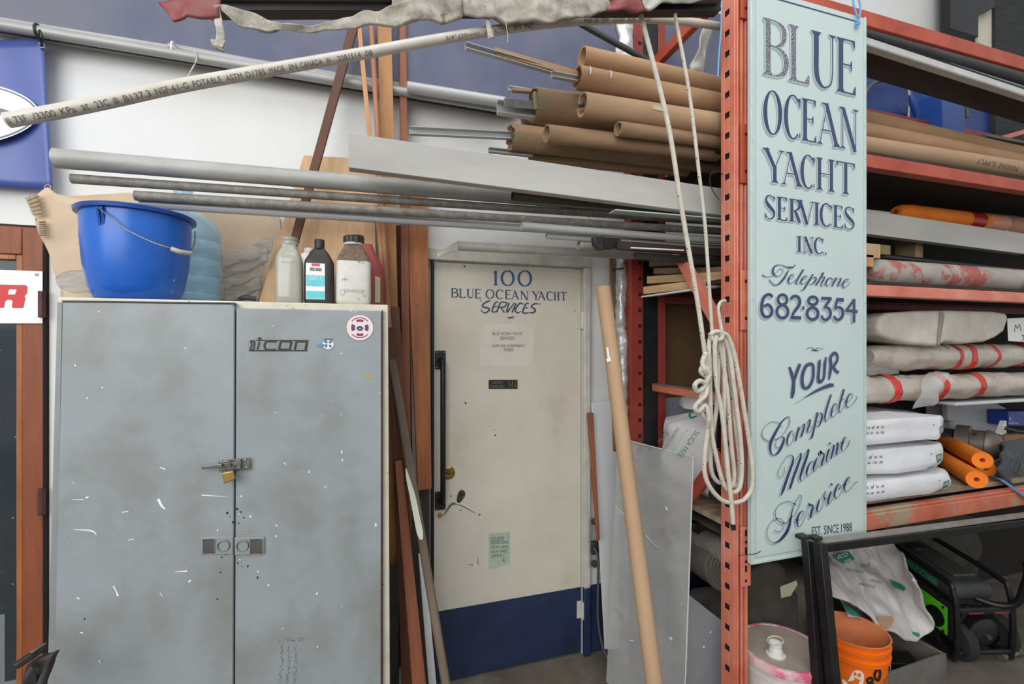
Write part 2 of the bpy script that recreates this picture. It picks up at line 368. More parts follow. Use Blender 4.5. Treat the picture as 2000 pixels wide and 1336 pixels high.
# ------------------------------------------------------------------ lettering
from mathutils.bvhtree import BVHTree
def cut(vs, fs, n=8, axis=1, lo=0, hi=1):
    """slice a flat mesh into bands so that it can follow a curved surface"""
    bm = bmesh.new(); V_ = [bm.verts.new((v[0], v[1], v[2] if len(v) > 2 else 0)) for v in vs]
    for f in fs:
        try: bm.faces.new([V_[i] for i in f])
        except ValueError: pass
    for k in range(1, n):
        no = [0, 0, 0]; no[axis] = 1; co = [0, 0, 0]; co[axis] = lo+(hi-lo)*k/n
        bmesh.ops.bisect_plane(bm, geom=bm.verts[:]+bm.edges[:]+bm.faces[:], plane_co=co, plane_no=no, dist=1e-7)
    bm.verts.ensure_lookup_table(); bm.verts.index_update(); out = [tuple(v.co) for v in bm.verts], [tuple(v.index for v in f.verts) for f in bm.faces]
    bm.free(); return out
def drape(q, target, off=.0015, d=Vector((0, 1, 0)), n=6):
    """lay flat print onto the surface of an object"""
    mw = WM[target.name]; me = target.data
    tr = BVHTree.FromPolygons([mw@v.co for v in me.vertices], [tuple(p.vertices) for p in me.polygons])
    xs = [v.x for v in q.v]; zs = [v.z for v in q.v]
    vs, fs = cut(q.v, q.f, n, 0, min(xs), max(xs)); vs, fs = cut(vs, fs, n, 2, min(zs), max(zs)); o = MB(); out = []
    for v in vs:
        v = Vector(v); h = tr.ray_cast(v-d*.35, d, 1.2); out.append((h[0]-d*off) if h[0] is not None else v)
    o.v = out; o.f = fs; return o
_fm = {}
def font_mesh(text):
    if text not in _fm:
        c = bpy.data.curves.new('t', 'FONT'); c.body = text; c.resolution_u = 3
        o = bpy.data.objects.new('t', c); me = o.to_mesh()
        vs = [tuple(v.co) for v in me.vertices]; fs = [tuple(p.vertices) for p in me.polygons]; o.to_mesh_clear()
        bpy.data.objects.remove(o); bpy.data.curves.remove(c)
        x0 = min(v[0] for v in vs); x1 = max(v[0] for v in vs); y0 = min(v[1] for v in vs); y1 = max(v[1] for v in vs)
        _fm[text] = ([((v[0]-x0)/(x1-x0), (v[1]-y0)/(y1-y0)) for v in vs], fs)
    return _fm[text]
def text_q(mb, text, tl, tr, bl, br, off=(0, -.0012, 0), slant=0):
    vs, fs = font_mesh(text); tl, tr, bl, br = map(Vector, (tl, tr, bl, br)); o = Vector(off)
    def f(s, t):
        s = s+slant*(t-.5); a = bl.lerp(br, s) if 0 <= s <= 1 else bl+(br-bl)*s; b = tl+(tr-tl)*s; return a+(b-a)*t+o
    mb.add([f(*v) for v in vs], fs)
def text_px(mb, text, x0, x1, ytl, ytr, ybl, ybr, Y, slant=0, off=-.0012):
    text_q(mb, text, P(x0, ytl, Y), P(x1, ytr, Y), P(x0, ybl, Y), P(x1, ybr, Y), (0, off, 0), slant)
def ribbon2(mb, pts, f, closed=False, n=5, off=0, grow=0, dx=0, dy=0):
    """brush stroke: points (x, y, width) in a 2D space that f maps into the room"""
    q = spl(pts, n, closed) if len(pts) > 2 or closed else list(pts); m = len(q); L = []; R = []
    for i, (x, y, wd) in enumerate(q):
        a = q[i-1] if (i > 0 or closed) else q[i]; b = q[(i+1) % m] if (i < m-1 or closed) else q[i]
        tx, ty = b[0]-a[0], b[1]-a[1]; l = math.hypot(tx, ty) or 1; h = max(1e-4, wd)/2+grow
        nx, ny = -ty/l*h, tx/l*h
        L.append(f(x+nx+dx, y+ny+dy)); R.append(f(x-nx+dx, y-ny+dy))
    o = Vector((0, off, 0)); vs = [v+o for v in L]+[v+o for v in R]
    fs = [(i, (i+1) % m, (i+1) % m+m, i+m) for i in range(m if closed else m-1)]
    mb.add(vs, fs)
def glyph(ch, xl, xr, ytl, ytr, ybl, ybr, Y, T, t, plain=False):
    """roman capital made of strokes; returns closures that draw with an offset. T, t: thick and thin, in metres"""
    A, B, C_, D = P(xl, ytl, Y), P(xr, ytr, Y), P(xl, ybl, Y), P(xr, ybr, Y)
    X0, X1 = C_.x, D.x; Wd = X1-X0
    def f(x, y):   # x metres from left, y metres in height fraction*H
        s = x/Wd; zb = C_.z+(D.z-C_.z)*s; zt = A.z+(B.z-A.z)*s; return Vector((X0+x, Y, zb+(zt-zb)*y/H))
    H = (A-C_).length; st = []; polys = []
    def v(s): return s*Wd
    def R(*p, closed=False, n=4): st.append(([(v(a), b*H, w_) for a, b, w_ in p], closed, n))
    def cap(s, y, wide, up):    # bracketed serif at height y
        k = .07*H*(1 if up else -1); ww = wide/2; x = v(s)
        if plain: return
        polys.append([(x-ww, y*H), (x+ww, y*H), (x+ww*.9, y*H+k*.14), (x+T*.5, y*H+k*1.1), (x-T*.5, y*H+k*1.1), (x-ww*.9, y*H+k*.14)])
    def capt(s, y, wide, up):
        k = .06*H*(1 if up else -1); ww = wide/2; x = v(s)
        if plain: return
        polys.append([(x-ww, y*H), (x+ww, y*H), (x+t*.5, y*H+k), (x-t*.5, y*H+k)])
    def wedge(s, y, dy_, wd=None):    # vertical terminal at the arm end
        wd = wd or T*.75; x = v(s)
        if plain: return
        polys.append([(x, y*H), (x, (y+dy_)*H), (x-wd*.18, (y+dy_)*H), (x-wd, y*H)])
    se = T*2.1; u = T/Wd
    if ch == 'I': R((.5, 0, T), (.5, 1, T)); cap(.5, 0, se, 1); cap(.5, 1, se, 0)
    elif ch == '1': R((.5, 0, T), (.5, 1, T)); cap(.5, 0, se, 1); R((.5, 1, t), (.1, .85, t))
    elif ch in 'BR':
        s0 = .12+u*.5; R((s0, 0, T), (s0, 1, T)); cap(s0, 0, se, 1); polys.append([(v(s0-u*1.0), H), (v(s0), H), (v(s0), H*.93), (v(s0-u*.5), H*.93)])
        m = .53 if ch == 'B' else .5; hi = .86 if ch == 'B' else .88
        R((s0, .985, t), (.55, .975, t*1.2), (hi-.06, .9, T*.75), (hi, .77, T), (hi-.08, .62, T*.7), (.5, m, t*1.2), (s0, m, t))
        if ch == 'B': R((s0, .53, t), (.55, .525, t*1.2), (.86, .43, T*.8), (.94, .27, T*1.05), (.84, .1, T*.8), (.55, .02, t*1.3), (s0, .015, t))
        else: R((.48, .5, T*.7), (.62, .35, T), (.86, .03, T)); polys.append([(v(.78), 0), (v(1.0), 0), (v(.97), .03*H), (v(.84), .05*H)])
    elif ch == 'L':
        s0 = .12+u*.5; R((s0, 0, T), (s0, 1, T)); cap(s0, 1, se, 0); cap(s0, 0, se, 1); R((s0, .012, t*1.2), (1, .012, t*1.2)); wedge(1, 0, .16, T*1.1)
    elif ch in 'EF':
        s0 = .08+u*.5; R((s0, 0, T), (s0, 1, T)); cap(s0, 1, se*.9, 0); cap(s0, 0, se*.9, 1)
        R((s0, .988, t*1.2), (.95, .988, t*1.2)); wedge(.96, 1, -.14); R((s0, .53, t), (.78, .53, t)); wedge(.8, .53, .09, T*.5); wedge(.8, .53, -.1, T*.5)
        R((s0, .012, t*1.2), (1, .012, t*1.2)); wedge(1, 0, .16)
    elif ch in 'O0':
        n = 28; pt = []
        for k in range(n):
            a = 2*math.pi*k/n; c = abs(math.cos(a-.12))**1.3
            ww = t*1.1+(T-t)*c; pt.append((.5+(.5-u*.5)*math.cos(a), .5+.5*math.sin(a), ww))
        R(*pt, closed=True, n=1)
    elif ch in 'CG':
        n = 24; pt = []
        for k in range(n+1):
            a = math.radians(48+(312-48)*k/n); c = abs(math.cos(a-.1))**1.3 if math.cos(a) < 0 else .15
            pt.append((.53+(.5-u*.3)*math.cos(a), .5+.51*math.sin(a), t*1.2+(T-t)*c))
        R(*pt, n=1); wedge(.97, .96, -.22, T*.7); wedge(.96, .04, .13, T*.4)
    elif ch == 'U':
        s0 = .1+u*.5; R((s0, 1, T), (s0, .6, T), (s0, .32, T), (s0+.08, .12, T*.85), (.52, .01, t*1.6), (.8, .1, t*1.2), (.88, .32, t), (.88, .6, t), (.88, 1, t))
        cap(s0, 1, se, 0); capt(.88, 1, T*1.6, 0)
    elif ch == 'A':
        R((.14, 0, t), (.46, .97, t)); R((.42, 1, T), (.86, 0, T)); R((.25, .35, t*1.1), (.68, .35, t*1.1)); capt(.14, 0, T*1.7, 1); cap(.86, 0, se, 1)
        polys.append([(v(.2), H), (v(.45), H), (v(.42), .93*H)])
    elif ch == 'V':
        R((.12, 1, T), (.55, -.04, T)); R((.9, 1, t), (.56, -.04, t)); cap(.12, 1, se, 0); capt(.9, 1, T*1.7, 0)
    elif ch == 'N':
        R((.18, 0, t), (.18, 1, t)); R((.2, .98, T), (.84, -.04, T)); R((.88, -.05, t), (.88, 1, t)); capt(.18, 0, T*1.7, 1); capt(.88, 1, T*1.7, 0)
        polys.append([(v(-.02), H), (v(.26), H), (v(.2), .9*H)])
    elif ch == 'Y':
        R((.1, 1, T), (.52, .46, T*.95)); R((.9, 1, t), (.56, .46, t)); R((.54, .5, T), (.54, 0, T)); cap(.1, 1, se, 0); capt(.9, 1, T*1.7, 0); cap(.54, 0, se, 1)
    elif ch == 'H':
        a, b = .1+u*.5, .9-u*.5; R((a, 0, T), (a, 1, T)); R((b, 0, T), (b, 1, T)); R((a, .52, t), (b, .52, t))
        for q in (a, b): cap(q, 0, se, 1); cap(q, 1, se, 0)
    elif ch == 'T':
        R((.5, 0, T), (.5, 1, T)); cap(.5, 0, se, 1); R((.02, .985, t*1.3), (.98, .985, t*1.3)); wedge(1, 1, -.16)
        polys.append([(0, H), (0, .84*H), (T*.15, .84*H), (T*.75, H)])
    elif ch == 'S':
        R((.88, .84, t), (.72, .96, t), (.45, 1, t*1.3), (.2, .92, T*.5), (.13, .77, T*.7), (.3, .6, T), (.6, .45, T), (.86, .3, T*.8), (.82, .12, T*.5), (.55, .0, t*1.3), (.28, .02, t), (.1, .14, t))
        wedge(.92, .98, -.2, T*.5); polys.append([(v(.06), .02*H), (v(.06), .24*H), (v(.06)+T*.12, .24*H), (v(.06)+T*.6, .05*H)])
    elif ch == '.': R((.5, 0, T*.8), (.5, .1, T*.8))
    def draw(mb, off, grow=0, dx=0, dz=0):
        for si, (pts, cl, n) in enumerate(st):
            off -= 1.5e-5
            if len(pts) == 2 and grow:
                (x0, y0, w0), (x1, y1, w1) = pts; l = math.hypot(x1-x0, y1-y0) or 1; ex, ey = (x1-x0)/l*grow, (y1-y0)/l*grow
                pts = [(x0-ex, y0-ey, w0), (x1+ex, y1+ey, w1)]
            ribbon2(mb, pts, f, cl, n if len(pts) > 2 else 1, off, grow, dx, dz)
        for pg in polys:
            cx = sum(p[0] for p in pg)/len(pg); cy = sum(p[1] for p in pg)/len(pg); q = []
            for x, y in pg:
                l = math.hypot(x-cx, y-cy) or 1; q.append(f(x+(x-cx)/l*grow*1.2+dx, y+(y-cy)/l*grow*1.2+dz)+Vector((0, off, 0)))
            off -= 1.5e-5; mb.add([p+Vector((0, -1.5e-5, 0)) for p in q], [tuple(range(len(q)))])
    return draw
# ================================================================== SETTING
WY = 2.23
FL = MB().box((-6, -5, -.06), (8, 2.6, 0)).obj('floor', floor_mat, kind='structure')
dX0, dX1 = P(846, 600, WY).x, P(1137, 600, WY).x; dZ = P(848, 509, WY).z
bX1 = P(96, 600, WY).x; bX0 = bX1-1.0; bZ = P(60, 440, WY).z
WT = 5.2
m = MB()
m.box((-6, WY, 0), (bX0, WY+.12, WT)); m.box((bX0, WY, bZ), (bX1, WY+.12, WT)); m.box((bX1, WY, 0), (dX0, WY+.12, WT))
m.box((dX0, WY, dZ), (dX1, WY+.12, WT)); m.box((dX1, WY, 0), (8, WY+.12, WT))
m.obj('wall_back', white_wall, kind='structure')
bz = 2.85
MB().box((-6, WY-.05, bz), (8, WY-.001, 3.55)).obj('trim_1', blue_wall, kind='structure', label='blue painted fascia band above the white wall')
MB().box((-6, WY-.06, bz-.045), (8, WY-.001, bz-.001)).obj('trim_2', M('ledge_grey', (176, 176, 174), .6, c2=(150, 150, 146), sc=8), kind='structure', bevel=.004)
MB().box((dX1+.04, WY-.006, 0), (8, WY-.001, .36)).obj('baseboard_back', navy_paint, kind='structure')
# panel seams on the wall
MB().box((P(1148, 500, WY).x, WY-.004, .36), (P(1151, 500, WY).x, WY-.0005, 2.8)).obj('trim_3', frame_paint, kind='structure')
# ---- far right background boards above the rack
slabpx('wall_right', dark_wall, [(1944, -200), (2300, -200), (2300, 420), (1944, 420)], 2.13, .05, kind='structure')
slabpx('trim_4', black_metal, [(1857, -200), (1911, -200), (1911, 72), (1857, 56)], 2.10, .06, kind='structure')
slabpx('trim_5', black_metal, [(1911, -200), (1944, -200), (1944, 14), (1911, 28)], 2.10, .06, kind='structure')
slabpx('trim_6', cream_board, [(1911, 24), (1944, 12), (1944, 96), (1911, 84)], 2.15, .02, kind='structure')
# ---- the white entrance door
D = tag(thing('door_1', (dX0, WY, 0)), label='white steel door with a navy kick band and painted lettering', kind='structure')
WM[D.name] = Matrix.Translation((dX0, WY, 0))
x0, x1 = dX0+.006, dX1-.006; y0 = WY+.004
MB().box((x0, y0, .355), (x1, y0+.04, dZ-.008)).obj('door_panel', door_paint, D)
MB().slab([(x0, y0, .012), (x1, y0, .012), (x1, y0, .3549), (x0, y0, .3549)], (0, .04, 0)).obj('kick_band', navy_paint, D, label='navy blue painted kick band')
FP = WY-.03
def fr(a, b, mat=frame_paint, nm='door_frame'): return MB().box(a, b).obj(nm, mat, D, bevel=.004)
fr((dX0-.05, FP, dZ), (dX1+.036, WY-.001, dZ+.055)); fr((dX1, FP, .36), (dX1+.036, WY-.001, dZ-.001)); fr((dX1, FP, 0), (dX1+.036, WY-.001, .359), navy_paint)
fr((dX0-.012, FP+.005, 0), (dX0, WY-.001, dZ-.001), black_metal, 'door_stop')
for zz in (P(1136, 626, WY).z, P(1136, 1190, WY).z):
    q = MB().tube([(dX1-.002, WY-.012, zz-.045), (dX1-.002, WY-.012, zz+.045)], .009, 10); q.box((dX1-.03, WY, zz-.045), (dX1, WY+.0035, zz+.045))
    q.obj('door_hinge', frame_paint, D)
# pull handle
hx = P(860, 700, WY).x; h1 = P(860, 703, WY).z; h0 = P(857, 978, WY).z; hm = MB()
for hz in (h1, h0): hm.box((hx-.026, WY-.004, hz-.045), (hx+.026, WY+.0035, hz+.045))
hm.obj('handle_plate', black_metal, D, bevel=.004)
MB().tube([(hx, WY-.002, h1), (hx+.004, WY-.05, h1-.01), (hx+.004, WY-.058, h1-.05), (hx+.004, WY-.058, h0+.05), (hx+.004, WY-.05, h0+.01), (hx, WY-.002, h0)], .013, 12).obj('door_handle', black_metal, D, smooth=True)
for hz in (h1, h0):
    q = MB()
    for sx in (-1, 1):
        for sz in (-1, 1): q.tube([(hx+sx*.018, WY-.006, hz+sz*.036), (hx+sx*.018, WY-.003, hz+sz*.036)], .003, 8)
    q.obj('screws', steel, D)
c = P(876, 923, WY+.004); q = MB().lathe([(.032, 0), (.031, .006), (.024, .01), (.02, .004), (.0, .003)], (0, 0, 0), 28)
R90 = Matrix.Rotation(math.radians(90), 4, 'X')
q.xf(Matrix.Translation(c)@R90).obj('lock_rosette', brass, D, smooth=True)
MB().lathe([(.013, .002), (.012, .014), (.0, .015)], (0, 0, 0), 20).xf(Matrix.Translation(c)@R90).obj('lock_cylinder', M('old_bronze', (104, 84, 52), .4, .7), D, smooth=True)
c = P(859, 1006, WY+.004); MB().lathe([(.012, 0), (.011, .006), (0, .007)], (0, 0, 0), 16).xf(Matrix.Translation(c)@R90).obj('bolt_head', brass, D, smooth=True)
# black smudge with peeled skin, patches
q = MB()
cc = P(900, 969, y0); pts = []
for k in range(26):
    a = 2*math.pi*k/26; rr = 1+.08*math.sin(3*a+1); pts.append(cc+Vector((.02*rr*math.cos(a)+.008*math.sin(a), -.0008, .031*rr*math.sin(a))))
q.add(pts, [tuple(range(26))])
q.obj('soot_smudge', M('soot', (44, 43, 40), .9, c2=(150, 142, 128), sc=40, mid=(.5, .75)), D)
q = MB(); f_ = lambda x, y: P(x, y, y0)
for st in ([(866, 1008, 1), (876, 992, 4), (884, 984, 5), (892, 985, 2)], [(892, 985, 1), (902, 988, 2), (915, 995, 1.6), (928, 1002, .8)], [(915, 1102, 1), (932, 1104, 1.5), (933, 1090, 1)], [(1178, 0, 1), (1178, 0, 1)]):
    if st[0][1] > 0: ribbon2(q, st, f_, off=-.0009)
q.obj('scratches', grey_ink, D)
q = MB().slab([P(924, 1100, y0-.001), P(933, 1101, y0-.001), P(932, 1109, y0-.001), P(925, 1108, y0-.001)], (0, .0006, 0)); q.obj('patch', paper, D)
# lettering on the door
DY = y0-.0005
def rows(parent, name, items, tb, Y, Tpx, tpx, mat, shadow=None, gap=None, sh=(0, 0), worn=None):
    """items: (char, xl, xr[, dTop, dBottom]); tb(x)->(top y, bottom y)"""
    sc = mpp(items[0][1], Y)
    sc = (P(items[0][1]+1, 500, Y)-P(items[0][1], 500, Y)).x
    main = MB(); shd = MB(); hal = MB()
    for it in items:
        ch, xl, xr = it[:3]; (a, b), (c_, d) = tb(xl), tb(xr); e0, e1 = (it[3], it[4]) if len(it) > 3 else (0, 0)
        g = glyph(ch, xl, xr, a+e0, c_+e0, b+e1, d+e1, Y, Tpx*sc, tpx*sc)
        g(main, -.0016)
        if shadow:
            g(shd, -.0004, .001, sh[0], sh[1]); g(hal, -.001, .0035)
    if shadow: shd.obj(name+'_shadow', shadow, parent); hal.obj(name+'_outline', gap, parent)
    return main.obj(name, mat, parent)
l2 = lambda x0, a0, b0, x1, a1, b1: (lambda x: (a0+(a1-a0)*(x-x0)/(x1-x0), b0+(b1-b0)*(x-x0)/(x1-x0)))
rows(D, 'door_number', [('1', 963, 973), ('0', 977.5, 1005), ('0', 1010.5, 1039)], l2(964, 529, 557, 1039, 529, 559), DY, 4.6, 1.6, blue_ink)
rows(D, 'door_lettering', [('B', 880, 895), ('L', 896, 909), ('U', 911, 925), ('E', 927, 939), ('O', 948, 965.5), ('C', 968, 983), ('E', 986, 998), ('A', 998, 1014), ('N', 1015, 1032),
     ('Y', 1039, 1053), ('A', 1049, 1066), ('C', 1067, 1080), ('H', 1081, 1093), ('T', 1094.5, 1107)], l2(880, 563, 580.5, 1107, 571, 587.5), DY, 2.9, 1.1, navy_door_ink)
q = MB(); k = 1/3.3333
def T3(pts): return [(700+x*k, 440+y*k, w_*k) for x, y, w_ in pts]
for st in ([(862, 490, 5), (845, 495, 9), (815, 510, 9), (808, 530, 10), (845, 540, 11), (850, 555, 10), (820, 570, 8), (793, 548, 5)],
           [(910, 500, 6), (890, 505, 9), (870, 560, 10), (900, 562, 7)], [(878, 530, 6), (905, 528, 7)],
           [(925, 500, 9), (900, 565, 10)], [(925, 500, 6), (965, 505, 9), (950, 530, 9), (915, 535, 6)], [(925, 535, 6), (950, 568, 10)],
           [(980, 505, 9), (965, 568, 9), (1015, 503, 6)], [(1025, 508, 10), (1000, 568, 10)], [(1075, 515, 6), (1050, 508, 9), (1020, 550, 10), (1035, 570, 8), (1058, 560, 5)],
           [(1110, 510, 6), (1090, 512, 9), (1070, 568, 10), (1108, 570, 7)], [(1082, 538, 6), (1105, 537, 7)],
           [(1172, 512, 5), (1145, 512, 9), (1125, 530, 9), (1150, 548, 11), (1140, 568, 10), (1112, 568, 6)],
           [(792, 485, 5), (800, 498, 3)], [(1185, 508, 5), (1180, 520, 3)],
           [(965, 595, 2), (985, 600, 6), (995, 597, 5), (1020, 594, 2)], [(970, 608, 2), (995, 602, 6), (1012, 607, 2)]):
    ribbon2(q, T3(st), lambda x, y: P(x, y, DY), off=-.0014-len(q.v)*1e-7)
q.obj('door_script', navy_door_ink, D)
# papers and plate fixed to the door
t = slabpx('address_notice', paper, [(937, 634), (1020, 632), (1043, 644), (1043, 715), (938, 716)], y0-.0008, .0006, bevel=0, label='faded paper notice with printed address taped to the white door', cat='notice')
q = MB()
for tx, a, b, c_, d in (('BLUE OCEAN YACHT', 962, 1020, 648.5, 654.5), ('SERVICES', 977, 1005, 657.5, 663.5), ('#100-1656 DURANLEAU', 962, 1024, 672.5, 678), ('STREET', 984, 1003, 680.5, 686)):
    text_px(q, tx, a, b, c_, c_, d, d, y0-.0008)
q.obj('lettering', grey_ink, t)
t = slabpx('door_plaque', black_plastic, [(954.5, 742), (1011, 742), (1011, 759.5), (954.5, 759.5)], y0-.003, .0025, bevel=.0008, label='small black plaque with silver lettering on the white door', cat='plaque')
q = MB(); text_px(q, 'OSBORNE', 960, 981, 744.5, 744.5, 749.5, 749.5, y0-.003, off=-.001); text_px(q, 'PROPELLERS', 957, 985, 752, 752, 757.5, 757.5, y0-.003, off=-.001)
for st in ([(992, 745, 1), (1001, 753, 1), (1009, 745, 1)], [(992, 757, 1), (1001, 750, 1.6), (1010, 757, 1)], [(994, 751, 1), (1008, 751, 1)], [(1001, 743, 1), (1001, 757, 1.4)]): ribbon2(q, st, lambda x, y: P(x, y, y0-.003), off=-.001)
q.obj('lettering', steel, t)
t = slabpx('handwritten_note', green_note, [(955, 1042), (996, 1039), (996, 1101), (955, 1112)], y0-.0009, .0006, bevel=0, label='pale green handwritten note taped low on the white door', cat='note')
q = MB()
for i, tx in enumerate(('COURIER', 'PLEASE LEAVE', 'STUFF HERE', 'OR IN YARD', 'OFFICE')):
    a = 1049+i*8.6; text_px(q, tx, 959, (985, 993, 992, 990, 980)[i], a, a-1.5, a+5.4, a+3.9, y0-.0009, slant=.02)
ribbon2(q, [(959, 1056.5, .7), (985, 1055, .7)], lambda x, y: P(x, y, y0-.0009), off=-.001)
ribbon2(q, [(984, 1082, .8), (984, 1097, .8)], lambda x, y: P(x, y, y0-.0009), off=-.001); ribbon2(q, [(981, 1093, .8), (984, 1097, .8), (987, 1093, .8)], lambda x, y: P(x, y, y0-.0009), off=-.001)
q.obj('lettering', M('note_ink', (70, 92, 96), .6), t)
# ---- the brown glazed door at the left
B = tag(thing('door_2', (bX0, WY, 0)), label='brown wooden glazed door at the left edge', kind='structure'); WM[B.name] = Matrix.Translation((bX0, WY, 0))
gX = P(47, 700, WY).x; gZ = P(40, 498, WY).z; yb = WY-.012
q = MB().box((gX, yb, .01), (bX1-.012, yb+.045, bZ-.01)).obj('stile', brown_door, B, bevel=.004)
MB().box((bX0+.01, yb, gZ), (gX-.0005, yb+.045, bZ-.01)).obj('rail', brown_door, B, bevel=.004)
MB().box((bX0+.01, yb, .01), (gX-.0005, yb+.045, .3)).obj('rail', brown_door, B, bevel=.004)
MB().box((bX0+.01, yb, .3005), (bX0+.12, yb+.045, gZ-.0005)).obj('stile', brown_door, B, bevel=.004)
q = MB().box((gX-.02, yb+.004, .3005), (gX-.0005, yb+.03, gZ-.0005)); q.box((bX0+.1205, yb+.004, gZ-.02), (gX-.0205, yb+.03, gZ-.0005)); q.obj('glazing_bead', orangewood, B, bevel=.003)
MB().box((bX0+.1205, yb+.02, .3005), (gX-.0205, yb+.026, gZ-.0205)).obj('glass', pane, B)
MB().box((bX1-.0115, yb-.001, 0), (bX1-.001, WY+.05, bZ)).obj('door_gap', dark_hole, B)
for py in (595, 978):
    zz = P(88, py, yb).z; xh = P(86, py, yb).x
    MB().tube([(xh, yb-.012, zz-.05), (xh, yb-.012, zz+.05)], .011, 12).obj('hinge', maroon, B, smooth=True, label='dark red barrel hinge')
# the room seen through its glass
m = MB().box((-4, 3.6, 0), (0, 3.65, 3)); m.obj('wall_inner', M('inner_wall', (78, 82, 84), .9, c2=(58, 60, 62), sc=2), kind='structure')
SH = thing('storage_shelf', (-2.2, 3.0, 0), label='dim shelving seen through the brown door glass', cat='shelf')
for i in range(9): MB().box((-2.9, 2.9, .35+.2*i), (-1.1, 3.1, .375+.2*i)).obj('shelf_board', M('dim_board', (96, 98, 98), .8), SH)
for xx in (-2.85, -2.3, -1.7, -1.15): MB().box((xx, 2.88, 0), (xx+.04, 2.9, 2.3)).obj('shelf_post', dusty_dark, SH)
bar('shelf_brace', dusty_dark, (-2.9, 2.86, .2), (-1.7, 2.86, 1.7), .04, .01, SH)
# sign on the brown door
sy = yb-.006
t = MB().slab([P(-180, 520, sy), P(83, 530, sy), P(83, 632, sy), P(-180, 632, sy)], (0, .004, 0)).obj('door_sign', label_white, bevel=.0015, label='white sign with a large red letter R on the brown door', cat='sign')
q = MB(); F = lambda x, y: P(x*140/623, 400+y*300/1336, sy)
outer = [(-30, 693), (222, 698), (240, 715), (236, 770), (214, 795), (222, 815), (205, 898), (112, 898), (104, 882), (110, 838), (96, 826), (62, 826), (46, 840), (34, 895), (-10, 895)]
inner = [(78, 736), (142, 736), (144, 744), (138, 772), (132, 780), (70, 780), (68, 772)]
# letter as strips around its counter
def quads(pl, off=-.0008): q.add([F(x, y)+Vector((0, off, 0)) for x, y in pl], [tuple(range(len(pl)))])
quads([(-30, 693), (222, 698), (240, 715), (238, 736), (78, 736), (-30, 736)]); quads([(142, 736), (238, 736), (236, 770), (225, 780), (132, 780), (144, 744)])
quads([(-30, 736), (78, 736), (68, 772), (70, 780), (-30, 780)]); quads([(-30, 780), (225, 780), (214, 795), (222, 815), (219, 826), (-30, 826)])
quads([(-30, 826), (62, 826), (46, 840), (34, 895), (-30, 895)]); quads([(96, 826), (219, 826), (205, 890), (197, 898), (112, 898), (104, 882), (110, 838)])
q.obj('lettering', red_ink, t)
MB().lathe([(.006, 0), (.005, .003), (0, .004)], (0, 0, 0), 12).xf(Matrix.Translation(P(72, 536, sy))@R90).obj('screw', steel, t, smooth=True)
# ================================================================== CABINET
CY = 1.66
zt = 1.785
Cb = thing('metal_cabinet', (P(430, 700, CY).x, CY+.2, 0), label='grey double-door steel cabinet with cream frame and paint splatter', cat='cabinet')
def lean(px, py, Y, z=None):
    p = P(px, py, Y)
    if z is not None: p.z = z
    return p
TL, TR, BR, BL = lean(113, 578, CY, zt), lean(758, 594, CY, zt), lean(763, 1700, CY, .02), lean(82, 1700, CY, .02)
bk = Vector((0, .44, 0))
MB().hexa([TL, TR, BR, BL], [TL+bk, TR+bk, BR+bk, BL+bk]).obj('body', cab_cream, Cb, bevel=.004)
MB().slab([lean(91, 1400, CY-.003), lean(85, 1690, CY-.003), lean(103, 1690, CY-.003), lean(121, 590, CY-.003), lean(112, 590, CY-.003)], (0, .0025, 0)).obj('side_flange', cab_side, Cb)
def dr(tl, tr, br, bl, Y, nm='door'):
    a = [P(*tl, Y), P(*tr, Y), P(*br, Y), P(*bl, Y)]
    return MB().slab(a, (0, CY-.0035-Y, 0)).obj(nm, cab_grey, Cb, bevel=.004, seg=3)
DL = dr((122, 589), (458, 594), (454, 1650), (97, 1650), CY-.028)
DR = dr((461, 602), (745, 607), (744, 1650), (457, 1650), CY-.024)
MB().slab([P(745.5, 606, CY-.018), P(748, 606, CY-.018), P(748, 1650, CY-.018), P(745, 1650, CY-.018)], (0, .014, 0)).obj('hinge_strip', maroon, Cb)
q = MB().slab([P(121, 586.5, CY-.03), P(458, 591, CY-.03), P(458, 597, CY-.03), P(449, 593, CY-.03), P(121, 590, CY-.03)], (0, .026, 0)); q.obj('door_lip', black_metal, DL)
# flush handles
for sgn, (ax, bx, sx0, sx1, rx), par in ((1, (391.5, 455, 396, 420, 437), DL), (-1, (458, 516.5, 488, 513, 474), DR)):
    Yh = CY-.030; q = MB().slab([P(ax, 1050, Yh), P(bx, 1049, Yh), P(bx, 1083, Yh), P(ax, 1085, Yh)], (0, .006, 0)).obj('handle_plate', cab_side, par, bevel=.0025, seg=3)
    MB().slab([P(sx0, 1054, Yh-.0006), P(sx1, 1053, Yh-.0006), P(sx1, 1080, Yh-.0006), P(sx0, 1081, Yh-.0006)], (0, .0005, 0)).obj('finger_recess', M('recess_grey', (66, 62, 58), .7, c2=(96, 90, 84), sc=16), q)
    mm = MB(); f4 = [(sx0, 1054), (sx1, 1053), (sx1, 1080), (sx0, 1081)]
    mm.tube([P(x, y, Yh-.001) for x, y in f4], .0018, 8, closed=True); mm.obj('recess_rim', cab_side, q, smooth=True)
    cc = P(rx, 1066, Yh-.001); mm = MB(); mm.tube([cc+Vector((.0165*math.cos(a*math.pi/12), 0, .0165*math.sin(a*math.pi/12))) for a in range(24)], .0018, 8, closed=True); mm.obj('thumb_ring', steel, q, smooth=True)
